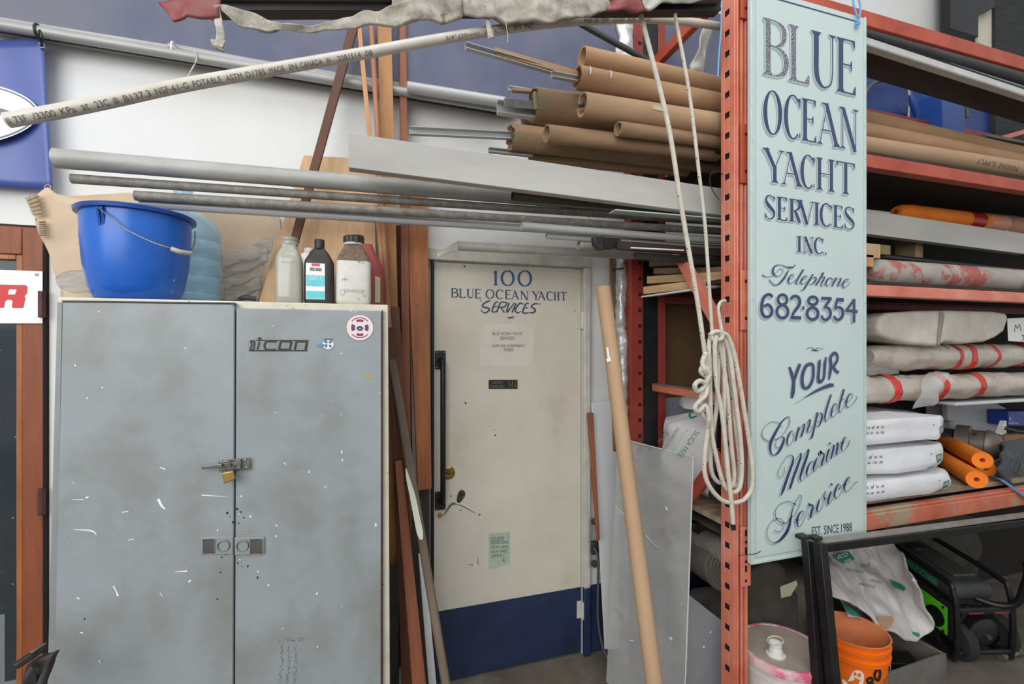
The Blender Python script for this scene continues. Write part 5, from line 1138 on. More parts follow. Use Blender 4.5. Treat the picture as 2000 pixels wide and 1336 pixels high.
for st in ([(235, 520, 70), (280, 650, 92), (322, 800, 96), (322, 950, 100), (306, 1100, 104), (285, 1200, 66)], [(467, 450, 90), (400, 620, 90), (345, 790, 90)],
           [(870, 370, 50), (885, 430, 88), (875, 600, 88), (862, 760, 92), (885, 850, 104), (960, 810, 80), (990, 700, 82), (1000, 560, 84), (1010, 430, 84), (1036, 295, 46)],
           [(1125, 320, 92), (1135, 500, 88), (1118, 650, 88), (1092, 805, 50)], [(1110, 345, 70), (1170, 250, 90), (1232, 220, 90), (1280, 290, 82), (1270, 380, 82), (1210, 480, 85), (1240, 600, 90), (1312, 650, 92)],
           [(1215, 915, 80), (1100, 925, 108), (950, 985, 90), (800, 1055, 72), (680, 1125, 50), (560, 1195, 26), (450, 1270, 16), (350, 1330, 14)]):
    ribbon2(q, [(1520+x*k_, 670+y*k_, w_*k_) for x, y, w_ in st], lambda x, y: P(x, y, SQ), off=-.0005-len(q.v)*1e-6)
ribbon2(q, [(1520+x*k_, 670+y*k_, (w_+28)*k_) for x, y, w_ in [(690, 455, 66), (600, 500, 62), (540, 620, 66), (508, 780, 68), (530, 940, 70), (600, 985, 62), (680, 920, 60), (740, 780, 60), (755, 620, 60), (745, 490, 62)]], lambda x, y: P(x, y, SQ), closed=True, off=-.0011)
q.obj('letters_your_shadow', shadow_ink, SG)
traced('letters_complete', 9.545, 1480, 760, [
 [(445, 700, 5), (400, 640, 8), (320, 608, 5), (240, 610, 5), (150, 670, 5), (85, 760, 6), (72, 850, 10), (110, 920, 12), (180, 962, 10), (240, 965, 8)],
 [(570, 510, 10), (510, 540, 20), (430, 620, 30), (360, 740, 44), (290, 870, 52), (235, 990, 56), (222, 1100, 46), (245, 1200, 26), (300, 1228, 14), (370, 1180, 40), (430, 1080, 50), (470, 980, 42), (480, 910, 30), (450, 885, 8), (390, 910, 5), (340, 970, 5), (322, 1040, 6), (350, 1085, 8), (400, 1080, 8)],
 [(570, 510, 10), (590, 550, 8), (585, 640, 10), (540, 730, 8), (470, 830, 5), (390, 910, 10), (310, 945, 14)],
 [(470, 990, 8), (530, 950, 5), (580, 830, 30), (545, 920, 34)], [(655, 790, 8), (625, 775, 10), (580, 830, 30), (545, 920, 34), (540, 1000, 28), (560, 1045, 8), (610, 1020, 5), (660, 930, 5), (670, 850, 5), (640, 830, 6), (690, 810, 5)],
 [(765, 705, 34), (730, 820, 38), (697, 960, 36)], [(720, 860, 4), (800, 710, 5), (860, 650, 20), (840, 760, 36), (800, 885, 34)], [(830, 800, 4), (900, 650, 5), (965, 570, 24), (960, 640, 34), (925, 740, 34), (920, 795, 16), (940, 808, 8), (980, 760, 5), (1020, 660, 4)],
 [(1105, 430, 36), (1070, 600, 38), (1030, 780, 36), (1000, 890, 34), (960, 925, 8)], [(1080, 600, 4), (1130, 470, 6), (1170, 440, 14), (1190, 480, 34), (1180, 570, 36), (1140, 670, 24), (1105, 690, 8), (1070, 660, 6)], [(1090, 580, 4), (1130, 600, 5), (1190, 550, 5), (1230, 500, 4)],
 [(1360, 95, 30), (1310, 250, 38), (1265, 400, 38), (1245, 520, 34), (1260, 595, 14), (1300, 570, 5), (1350, 460, 4)],
 [(1360, 440, 4), (1420, 400, 5), (1470, 320, 5), (1450, 268, 8), (1410, 290, 18), (1375, 380, 34), (1360, 470, 32), (1380, 518, 10), (1440, 480, 5), (1500, 360, 4)],
 [(1600, 0, 40), (1550, 170, 38), (1510, 320, 34), (1505, 400, 20), (1530, 430, 8), (1580, 370, 5), (1630, 250, 4)], [(1505, 225, 6), (1610, 170, 6)],
 [(1620, 210, 6), (1680, 240, 5), (1740, 170, 5), (1765, 110, 5), (1730, 80, 8), (1690, 110, 24), (1645, 220, 36), (1640, 300, 26), (1680, 338, 8), (1750, 290, 6), (1820, 200, 10), (1850, 125, 4)]], dx=-1.8, dy=2.6, halo=1.6)
traced('letters_marine', 9.544, 1500, 840, [
 [(300, 690, 4), (305, 770, 4), (270, 850, 5), (215, 878, 6), (185, 830, 6), (200, 740, 5), (270, 600, 5), (350, 490, 8), (420, 462, 10), (462, 510, 24), (450, 600, 40), (400, 750, 46), (340, 920, 48), (280, 1100, 50), (235, 1210, 20)],
 [(390, 800, 4), (500, 570, 4), (600, 430, 10), (600, 500, 36), (540, 680, 46), (470, 870, 48), (400, 1090, 40)],
 [(500, 800, 4), (620, 530, 4), (740, 370, 12), (745, 400, 34), (690, 570, 48), (630, 740, 48), (595, 870, 38), (600, 940, 14), (640, 930, 5), (690, 850, 4)],
 [(830, 580, 8), (780, 600, 16), (730, 710, 40), (710, 800, 34), (735, 855, 10), (790, 800, 5), (840, 700, 4), (845, 620, 5), (830, 580, 6)], [(905, 510, 14), (870, 600, 38), (840, 700, 38), (850, 765, 12), (890, 740, 5), (920, 650, 4)],
 [(900, 700, 4), (950, 520, 4), (975, 395, 30), (985, 430, 34), (1030, 430, 20), (1030, 500, 34), (1000, 600, 36), (985, 660, 18), (1030, 630, 5), (1060, 560, 4)],
 [(1130, 350, 30), (1100, 450, 36), (1080, 550, 26), (1100, 597, 8), (1150, 540, 4)], [(1145, 232, 34), (1145, 265, 34)],
 [(1220, 270, 34), (1200, 390, 38), (1165, 530, 30)], [(1190, 440, 4), (1250, 300, 5), (1300, 235, 20), (1280, 340, 38), (1265, 430, 34), (1285, 455, 10), (1330, 400, 4)],
 [(1350, 240, 6), (1400, 240, 5), (1450, 180, 5), (1440, 130, 8), (1410, 150, 20), (1375, 250, 38), (1360, 340, 30), (1385, 385, 8), (1440, 350, 5), (1490, 270, 14), (1520, 175, 4)]], dx=-3.2, dy=4.0, halo=2.2)
traced('letters_service', 8.905, 1480, 920, [
 [(665, 595, 6), (620, 560, 10), (540, 530, 8), (450, 535, 6), (360, 590, 7), (305, 680, 8), (300, 770, 9), (340, 850, 10), (420, 900, 12), (500, 890, 10), (570, 820, 8), (650, 740, 7), (720, 600, 6), (755, 470, 6), (740, 415, 7), (700, 450, 7), (650, 540, 8), (600, 660, 14), (570, 800, 30), (545, 930, 48), (500, 1050, 52), (420, 1160, 48), (350, 1220, 30), (270, 1245, 10), (190, 1195, 7), (155, 1080, 6), (180, 960, 6), (250, 860, 7), (340, 822, 8), (420, 850, 7), (450, 920, 6), (430, 1010, 5), (350, 1055, 7), (280, 1020, 8)],
 [(640, 830, 8), (690, 860, 6), (760, 800, 5), (795, 730, 6), (775, 690, 10), (730, 720, 24), (685, 810, 38), (680, 900, 34), (700, 965, 10), (760, 920, 5), (830, 780, 4), (870, 640, 4), (885, 555, 26)],
 [(885, 560, 30), (905, 592, 34), (950, 590, 20), (945, 650, 36), (915, 750, 38), (910, 810, 14), (960, 760, 5), (1010, 650, 4)],
 [(1070, 480, 16), (1040, 580, 36), (1020, 660, 34), (1050, 710, 10), (1110, 640, 5), (1160, 490, 5), (1180, 360, 5), (1160, 370, 8), (1140, 430, 18), (1160, 480, 14), (1200, 470, 4)],
 [(1270, 350, 20), (1240, 430, 36), (1215, 530, 34), (1225, 578, 10), (1280, 510, 5), (1310, 430, 4)], [(1278, 213, 34), (1275, 246, 36)],
 [(1405, 315, 20), (1430, 260, 8), (1400, 225, 10), (1370, 260, 26), (1330, 370, 36), (1330, 440, 28), (1365, 470, 8), (1430, 400, 5), (1480, 290, 4)],
 [(1475, 240, 5), (1530, 240, 5), (1590, 170, 5), (1590, 105, 8), (1560, 120, 20), (1510, 210, 38), (1495, 300, 30), (1525, 352, 8), (1580, 330, 6), (1650, 240, 6), (1700, 190, 7), (1740, 182, 4)]], dx=-3.2, dy=4.2, halo=2.2)
q = MB()
for tx, a, b in (('EST.', 1585.5, 1604.5), ('SINCE', 1609, 1638), ('1988', 1642.5, 1663.5)):
    f = lambda x, y0_, y1_: y0_+(y1_-y0_)*(x-1585)/79; text_px(q, tx, a, b, f(a, 1029, 1020.5), f(b, 1029, 1020.5), f(a, 1046, 1037), f(b, 1046, 1037), SQ)
q.obj('lettering', M('est_ink', (58, 66, 74), .5), SG)
q = MB(); n_ = (0, 0); zc_ = SY-.008
q.tube(spl([tuple(P(*v, zc_)) for v in ((1666, -8), (1668, 12), (1676, 34), (1681, 18), (1677, -4))], 6), .0035, 8); q.obj('cord_loop', blue_rope, SG, smooth=True)
q = MB(); q.tube(spl([tuple(P(*v, zc_)) for v in ((1679, 38), (1674, 44), (1676, 50), (1671, 54))], 5), .003, 8); q.tube(spl([tuple(P(*v, zc_)) for v in ((1672, 40), (1679, 46), (1671, 48))], 4), .004, 8); q.obj('cord_knot', blue_rope, SG, smooth=True)
MB().tube(spl([tuple(P(*v, SY-.006)) for v in ((1441, 1085), (1452, 1084), (1466, 1083), (1478, 1081), (1486, 1076))], 5), .0012, 6).obj('hanging_wire', black_metal, SG, smooth=True)
# ================================================================== ROPES
def rp(name, pts, Y, r, par=None, mat=rope_m, **t):
    n_ = len(pts); ys = Y if isinstance(Y, (list, tuple)) else [Y]*n_
    if len(ys) == 2 and n_ != 2: ys = [ys[0]+(ys[1]-ys[0])*i/(n_-1) for i in range(n_)]
    return MB().tube(spl([tuple(P(x, y, yy)) for (x, y), yy in zip(pts, ys)], 7), r, 12).obj(name, mat, par, smooth=True, **t)
RO = thing('coiled_rope', P(1420, 1030, 1.36), label='long white flecked rope hanging from above and coiled on the rack post', cat='rope')
rr = .0078
rp('hanging_strand', [(1236, -40), (1245, 5), (1270, 100), (1306, 248), (1330, 400), (1354, 539), (1366, 613), (1377, 692), (1382, 720)], 1.375, .0082, RO)
rp('hanging_strand', [(1309, -40), (1317, 20), (1346, 180), (1366, 344), (1376, 430), (1382, 512), (1387, 590), (1391, 655), (1393, 680)], 1.37, .0062, RO)
rp('hitch_strand', [(1416, 588), (1408, 590), (1403, 602), (1406, 625), (1411, 655)], [1.418, 1.40, 1.39, 1.385, 1.38], .0065, RO)
loops = [
 ([(1394, 654), (1385, 668), (1387, 720), (1387, 761), (1390, 842), (1400, 896), (1411, 939), (1422, 957), (1436, 961), (1446, 947), (1449, 909), (1446, 855), (1436, 774), (1425, 690), (1412, 655)], 1.368),
 ([(1400, 656), (1396, 680), (1399, 747), (1409, 801), (1417, 868), (1422, 922), (1428, 976), (1432, 1026)], 1.350),
 ([(1404, 652), (1420, 655), (1434, 690), (1447, 761), (1460, 842), (1469, 909), (1469, 950), (1455, 974), (1433, 982), (1409, 976), (1387, 952), (1376, 922), (1377, 882), (1382, 828), (1371, 806), (1369, 774), (1379, 747), (1383, 715)], 1.357),
 ([(1400, 652), (1410, 665), (1413, 690), (1415, 747), (1414, 815), (1417, 882), (1421, 930), (1429, 950), (1434, 925), (1428, 868), (1420, 761), (1408, 690), (1402, 660)], 1.380),
 ([(1396, 660), (1403, 700), (1400, 790), (1390, 860), (1388, 900), (1391, 925), (1402, 941), (1418, 944), (1434, 950), (1443, 939), (1444, 895), (1436, 828), (1430, 760), (1420, 690), (1410, 655)], 1.392)]
for i, (pts, Y) in enumerate(loops): rp('coil_loop' if i != 1 else 'free_end', pts, Y, rr, RO)
rp('whipping', [(1431, 1023), (1433, 1034)], 1.350, .0086, RO, black_plastic, label='black taped rope end')
rp('hitch_knot', [(1386, 655), (1396, 648), (1410, 650), (1408, 662), (1394, 664), (1388, 656)], 1.355, .008, RO)
rp('knot', [(1378, 690), (1372, 708), (1376, 722), (1386, 736), (1380, 748), (1366, 744), (1357, 753), (1362, 764), (1374, 757), (1382, 742), (1386, 728), (1374, 716), (1369, 726), (1380, 736)], [1.35, 1.34, 1.335, 1.345, 1.35, 1.34, 1.335, 1.345, 1.35, 1.34, 1.335, 1.34, 1.345, 1.35], .0085, RO)
rp('knot', [(1382, 750), (1378, 772), (1366, 784), (1357, 796), (1364, 804), (1376, 792), (1382, 800), (1384, 820), (1381, 838)], [1.35, 1.345, 1.34, 1.335, 1.34, 1.345, 1.34, 1.34, 1.36], .008, RO)
rp('hanging_blue_rope', [(1411, -30), (1409, 20), (1408, 60), (1404, 110), (1402, 150)], 1.405, .0028, mat=blue_rope, label='thin light blue cord hanging left of the front rack post', cat='cord')
rp('wire_tie', [(1412, 342), (1402, 334), (1390, 338), (1386, 352), (1392, 372), (1404, 390)], [1.415, 1.41, 1.41, 1.41, 1.41, 1.46], .0016, mat=black_metal, label='thin black wire tie looped from a slot in the front post', cat='wire')
# ================================================================== INSIDE THE RACK, UPPER RIGHT
XR = 4.6
pipe('grey_pipe', M('grey_pipe_dark', (98, 98, 98), .6, c2=(74, 74, 74), sc=6, st=(1, 1, .3)), P(1600, 38, 1.60), P(2080, 178, 1.60), .038, label='thick dark grey pipe under the top orange beam at the right', cat='pipe')
m = MB(); a, b = P(1640, 66, 1.56), P(2080, 212, 1.56)
bar('black_board', black_metal, P(1640, 96, 1.56), P(2100, 240, 1.56), .016, .20, label='black board lying under the white conduit at the upper right', cat='board')
bar('white_gutter', M('white_rail', (206, 206, 204), .5, c2=(184, 184, 180), sc=9), P(1640, 70, 1.47), P(2100, 220, 1.47), .034, .04, bevel=.006, label='white metal rail lying between grey pipe and black board', cat='rail')
pipe('white_conduit', conduit_m, P(1850, 128, 1.55), P(2100, 206, 1.55), .014, label='white conduit end beside the grey pipe at the right edge', cat='pipe')
MB().tube(spl([tuple(P(*v)) for v in ((1660, 250, 2.10), (1690, 183, 2.10), (1712, 160, 2.10), (1760, 155, 2.10), (1830, 162, 2.10), (1880, 178, 2.12), (1890, 230, 2.12))], 8), .012, 12).obj('bent_conduit', cable_m, smooth=True, label='bent grey conduit on the blue wall behind the tubes', cat='pipe')
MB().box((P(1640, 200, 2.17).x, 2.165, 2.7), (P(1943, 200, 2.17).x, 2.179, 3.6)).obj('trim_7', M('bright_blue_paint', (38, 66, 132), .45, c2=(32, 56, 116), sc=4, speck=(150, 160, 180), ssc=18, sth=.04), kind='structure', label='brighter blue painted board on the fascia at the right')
Eb = thing('electrical_box', P(1840, 250, 2.0), label='blue metal electrical box on the wall above the cardboard tubes', cat='electrical box')
e0, e1 = P(1841, 262, 1.93), P(1885, 184, 1.93)
MB().slab([P(1841, 176, 1.93), P(1885, 183, 1.93), P(1885, 262, 1.93), P(1841, 262, 1.93)], (0, .2, 0)).obj('box_body', blue_box_m, Eb, bevel=.004)
MB().slab([P(1812, 180, 2.05), P(1840, 176, 1.935), P(1840, 262, 1.935), P(1812, 262, 2.05)], (.02, .06, 0)).obj('box_door', M('blue_enamel_light', (70, 116, 196), .35), Eb, bevel=.003)
Bc = thing('blue_connector', P(1785, 230, 2.0), label='blue cable connector hanging left of the blue electrical box', cat='connector')
MB().tube([P(1778, 185, 2.02), P(1782, 200, 2.02), P(1790, 218, 2.02), P(1793, 236, 2.02)], [.010, .018, .018, .010], 12).obj('connector_body', blue_box_m, Bc, smooth=True)
MB().tube(spl([tuple(P(*v, 2.04)) for v in ((1768, 138), (1772, 160), (1776, 190), (1774, 235))], 5), .007, 8).obj('cable', conduit_m, Bc, smooth=True)
MB().tube(spl([tuple(P(*v, 2.05)) for v in ((1773, 140), (1778, 170), (1782, 200))], 5), .006, 8).obj('cable', M('blue_cable', (70, 96, 150), .5), Bc, smooth=True)
slabpx('red_bracket', red_rack, [(1954, 266), (2000, 253), (2040, 243), (2040, 252), (2000, 262), (1970, 271)], 2.02, .02, label='small orange bracket end above the tubes at the right edge', cat='bracket')
bar('far_beam', dust_grey, P(1920, 266, 2.0), P(2100, 300, 2.0), .02, .04, label='dusty grey strip under the orange bracket at the right edge', cat='strip')
q = MB(); pa, pb = P(1922, 332, 1.4415), P(1998, 344, 1.4415)
# sheeting behind the rack, first an added dark panel that darkens its inside
MB().box((X(1462, 2.09), 2.09, 0), (6, 2.10, zA-.04)).obj('added_dark_back', M('dark_backing', (40, 35, 31), .9, c2=(28, 25, 23), sc=3), RK)
slabpx('brown_board', brown_panel, [(1258, 520), (1400, 520), (1400, 792), (1258, 780)], 2.10, .01, label='dark brown board behind the rack end, above the white bags', cat='board')
slabpx('pale_sheet', M('pale_blue_panel', (150, 154, 164), .6, c2=(136, 140, 150), sc=3), [(1256, 779), (1500, 770), (1500, 1100), (1256, 1100)], 2.075, .008, label='pale grey panel behind the white bags at the rack end', cat='panel')
# ------------------------------------------------ shelf B: lumber, fender roll, noodle
zB1 = zB+.045
def wood(lab, mat, a, b, Ya, Yb, w_, d): return bar('lumber_piece', mat, P(*a, Ya), P(*b, Yb), w_, d, label=lab, cat='lumber', group=None)
def onY(px, z, Y): p = P(px, 600, Y); p.z = z; return p
wood('rough brown lumber, topmost in the rack-end stack', lumber_old, (1270, 516), (1420, 512), 1.98, 1.75, .035, .08)
wood('grey lumber with dark gap, middle of the rack-end stack', lumber_old, (1280, 532), (1420, 530), 1.97, 1.72, .03, .07)
wood('pale lumber board lying second in the rack-end stack', lumber, (1268, 549), (1420, 540), 1.96, 1.70, .035, .09)
wood('yellowish lumber plank with white edge, lowest at the rack end', lumber, (1264, 568), (1420, 550), 1.95, 1.65, .035, .10)
bar('white_board', white_sheet, P(1264, 579, 1.94), P(1400, 560, 1.62), .008, .10, label='thin white board under the lumber stack at the rack end', cat='board')
for i, (y0_, y1_, xr, mt, lab) in enumerate(((477, 496, 1720, lumber, 'sawn wood block end, upper one right of the sign'), (497, 515, 1707, tanwood, 'reddish wood block end under the upper block right of the sign'))):
    a = P(1600, y1_, 1.50); b = P(xr, y0_, 1.50); MB().box((a.x, 1.50, min(a.z, b.z)), (b.x, 1.62, max(a.z, b.z))).obj('wood_block', mt, bevel=.003, label=lab, cat='wood block')
a = P(1690, 490, 1.60); b = P(1757, 476, 1.60); MB().box((a.x, 1.64, a.z), (b.x, 1.80, b.z)).obj('wood_block', M('shaded_lumber', (134, 120, 84), .8), bevel=.003, label='olive-brown wood block behind the two block ends', cat='wood block')
for i, (ya, yb_, r, lab) in enumerate(((500, 540, .018, 'black pipe above the red and white roll, upper one'), (512, 560, .016, 'black pipe above the red and white roll, lower one'))):
    pipe('black_pipe', black_metal, P(1700, ya, 1.70+.06*i), P(2100, yb_, 1.70+.06*i), r, label=lab, cat='pipe')
f0, f1 = P(1692, 540, 1.56), P(2140, 572, 1.56); f0.z = f1.z = zB1+.066
f0 = P(1700, 541, 1.56)
Fr = thing('peeling_roll', f0, label='dusty roll with peeling red and white skin on the middle shelf', cat='roll')
fa = Vector((f0.x, 1.56, zB1+.062)); fb = Vector((4.4, 1.56, zB1+.062))
MB().tube([fa-Vector((.03, 0, 0)), fa, fa+Vector((.04, 0, 0)), fb], [.035, .050, .060, .062], 32).obj('roll_body', redwhite, Fr, smooth=True)
NY = 1.72
N0 = thing('orange_noodle', P(1760, 412, NY), label='orange foam tube bound with red tape lying above the broad plank', cat='foam tube')
n0, n1 = P(1750, 414, NY), P(2140, 458, NY); f = axes(n0, n1)
mid = ext(n0, n1, .48); mid2 = ext(n0, n1, .56)
MB().tube([n0, n0+(mid-n0)*.03, n0+(mid-n0)*.10, mid], [.028, .040, .045, .045], 28).obj('foam_body', orange_foam, N0, smooth=True)
MB().tube([mid2, n1], .044, 28).obj('foam_body', orange_foam, N0, smooth=True)
MB().tube([n0-(n1-n0).normalized()*.0015, n0+(n1-n0).normalized()*.001], .012, 14).obj('bore', M('noodle_bore', (150, 50, 20), .9), N0)
t0, t1 = ext(n0, n1, .30), ext(n0, n1, .365); MB().tube([t0, t1], .0458, 28).obj('tape_band', M('dark_red_tape', (176, 34, 20), .4), N0, smooth=True)
q = MB().tube([ext(n0, n1, .37), ext(n0, n1, .42), ext(n0, n1, .5), ext(n0, n1, .58), ext(n0, n1, .6)], [.0462, .050, .053, .052, .0462], 28)
q.v = [v+Vector((0, noise.noise(v*40)*.008, noise.noise(v*44+Vector((3, 0, 0)))*.008)) for v in q.v]; q.obj('plastic_wrap', film_clear, N0, smooth=True)
bar('support_block', lumber_old, onY(1775, zB1, 1.75), onY(1775, P(1775, 430, 1.72).z-.05, 1.75), .06, .10, label='dim wood prop standing under the pipes inside the shelf', cat='wood block')
# ------------------------------------------------ shelf between B and C
zS = P(1950, 785, 1.56).z
bar('white_shelf', white_sheet, Vector((P(1868, 700, 1.56).x, 1.76, zS)), Vector((4.6, 1.76, zS)), .016, .40, label='white intermediate shelf board under the wrapped rolls', cat='shelf', bevel=.003)
def roll(lab, z, Y, x0, x1, r, tapes, seed, par=None):
    c = thing('wrapped_roll', ((x0+x1)/2, Y, z-r), label=lab, cat='roll', group='plastic wrapped rolls with red tape')
    n = 70; path_ = [Vector((x0+(x1-x0)*i/n, Y, z)) for i in range(n+1)]; rs = [r*(.72 if i == 0 else .9 if i == 1 else 1+.03*noise.noise(Vector((i*.35, seed, 0)))) for i in range(n+1)]
    dn = lambda v: v+(v-Vector((v.x, Y, z)))*(.18*noise.noise(Vector((v.x*7, v.y*16+seed, v.z*16)))+.08*noise.noise(Vector((v.x*30, v.y*40+seed, v.z*40))))
    m = MB().tube(path_, rs, 30); m.v = [dn(v) for v in m.v]
    m.obj('roll_body', roll_m, c, smooth=True)
    for xx, wd, tl in tapes:
        wd *= 1.45; tb = MB().tube([(xx+wd*k_/4, Y, z) for k_ in range(5)], [r*(1+.03*noise.noise(Vector(((xx+wd*k_/4-x0)/(x1-x0)*n*.35, seed, 0)))) for k_ in range(5)], 60, cap=False)
        tb.v = [dn(v) for v in tb.v]; tb.v = [v+(v-Vector((v.x, Y, z))).normalized()*.003 for v in tb.v]; tb.obj('tape_band', red_tape, c, smooth=True, solid=.001)
    return c
r1 = .0635
def xz(px, Y): return P(px, 600, Y).x
R1 = roll('lower wrapped roll with red tape bands on the shelf behind the sign', P(1800, 756, 1.60).z, 1.60, xz(1660, 1.6), 4.5, r1*1.0, ((xz(1744, 1.54), .032, 0), (xz(1843, 1.54), .022, 0), (xz(1914, 1.54), .028, 0)), 3)
R2 = roll('upper wrapped roll with red tape bands under the foam block', P(1800, 697, 1.62).z, 1.62, xz(1672, 1.66), 4.5, r1*1.0, ((xz(1855, 1.6), .018, 0), (xz(1880, 1.6), .028, 0), (xz(1929, 1.6), .014, 0), (xz(1982, 1.6), .03, 0)), 8)
crumple('roll_wrap', film, sheet_rows([(1688, 700), (1720, 690), (1760, 684)], [(1690, 728), (1720, 735), (1762, 730)], 1.58, 20, 8), .02, 14, R2, .001, 71)
crumple('roll_wrap', film_clear, sheet_rows([(1815, 728), (1850, 726)], [(1790, 798), (1822, 792)], 1.515, 12, 12), .015, 14, R1, .001, 73)
crumple('roll_wrap', film_clear, sheet_rows([(1692, 735), (1700, 735)], [(1688, 790), (1696, 778)], 1.52, 6, 10), .01, 14, R1, .001, 74)
# foam block
Fb = thing('foam_block', P(1840, 675, 1.60), label='dirty white foam block with rounded ends on the upper wrapped roll', cat='foam')
pts = [(1716, 640), (1719, 620), (1735, 611), (1790, 607), (1860, 606), (1940, 608), (1968, 612), (1970, 624), (1962, 648), (1945, 660), (1925, 668), (1880, 672), (1846, 668), (1834, 677), (1780, 672), (1740, 664), (1720, 655)]
m = MB().slab([P(x, y, 1.52) for x, y in pts], (.0, .16, 0)); q = m.obj('foam_body', foam_white, Fb, bevel=.018, seg=4)
MB().slab([P(1838, 608, 1.512), P(1846, 612, 1.512), P(1836, 676, 1.512), P(1832, 672, 1.512)], (0, .006, 0)).obj('foam_seam', M('foam_shade', (150, 142, 130), .9), Fb, bevel=.002)
slabpx('paper_sheet', white_paint, [(1968, 622), (2060, 618), (2060, 672), (1970, 666)], 1.54, .003, label='white sheet with handwritten letters at the right edge on the rolls', cat='paper')
q = MB()
for st in ([(1981, 648, 1), (1983, 634, 1), (1987, 642, 1), (1991, 633, 1), (1994, 647, 1)], [(2001, 656, 1), (1996, 654, 1), (2000, 661, 1), (1996, 666, 1)]):
    for a, b in zip(st, st[1:]): ribbon2(q, [a, b], lambda x, y: P(x, y, 1.54), off=-.001)
q.obj('lettering', black_ink, bpy.data.objects['paper_sheet'])
crumple('dark_plastic', black_plastic, sheet_rows([(1692, 625), (1715, 615)], [(1692, 668), (1712, 672)], 1.66, 8, 8), .03, 12, None, .01, 77, label='dark crumpled plastic between sign and foam block', cat='plastic film')
# ------------------------------------------------ shelf C: bags, noodles, motor, bin
zC1 = zC+.063
def pillow(name, mat, x0, x1, y0, y1, z0, z1, par=None, seed=0, amp=.012, nx=22, ny=12, sag=.25, xf=None, **t):
    """filled sack: rounded block, softly dented"""
    m = MB(); rows_ = []
    nz = 10
    for j in range(nz+1):
        v = -1+2*j/nz; ring = []; e = (1-abs(v)**3.2)**(1/3.2) if abs(v) < 1 else 0; e = max(e, .02)
        for k in range(44):
            a = 2*math.pi*k/44; ca, sa = math.cos(a), math.sin(a); q_ = .38
            ex = math.copysign(abs(ca)**q_, ca)*(.86+.14*e)*(1 if abs(v) < 1 else .9); ey = math.copysign(abs(sa)**q_, sa)*(.80+.20*e)
            s_ = e if e < .6 else 1
            p = Vector(((x0+x1)/2+(x1-x0)/2*ex*(.55+.45*min(1, e*1.3)), (y0+y1)/2+(y1-y0)/2*ey*(.5+.5*min(1, e*1.3)), (z0+z1)/2+(z1-z0)/2*v*(1-.22*abs(ex)**4)))
            n3 = noise.noise(p*9+Vector((seed, 0, 0))); n4 = noise.noise(p*24+Vector((0, seed, 0))); n5 = abs(noise.noise(p*14+Vector((0, 0, seed))))
            d = Vector((ex, ey, v*.5)).normalized(); p += d*amp*(n3+.35*n4-.8*n5)
            ring.append(p)
        rows_.append(ring)
    b = 0
    for r in rows_: m.v += r
    for j in range(nz):
        for k in range(44):
            k2 = (k+1) % 44; m.f.append((j*44+k, j*44+k2, (j+1)*44+k2, (j+1)*44+k))
    m.f.append(tuple(range(44))[::-1]); m.f.append(tuple(nz*44+k for k in range(44)))
    if xf: m.xf(xf)
    return m.obj(name, mat, par, smooth=True, **t)
bx0 = xz(1600, 1.5); bh = (P(1800, 800, 1.5).z-P(1800, 968, 1.5).z)
zs = [zC1, 0, 0]; tops = [P(1760, 905, 1.47).z, P(1760, 862, 1.47).z, P(1760, 798, 1.47).z]
bots = [zC1+.001, P(1800, 925, 1.45).z+.004, P(1800, 867, 1.45).z+.004]
ends = [xz(1868, 1.46), xz(1861, 1.46), xz(1864, 1.46)]
names_ = ('lowest white printed sack of the stack right of the sign', 'middle white printed sack of the stack right of the sign', 'topmost white printed sack of the stack right of the sign')
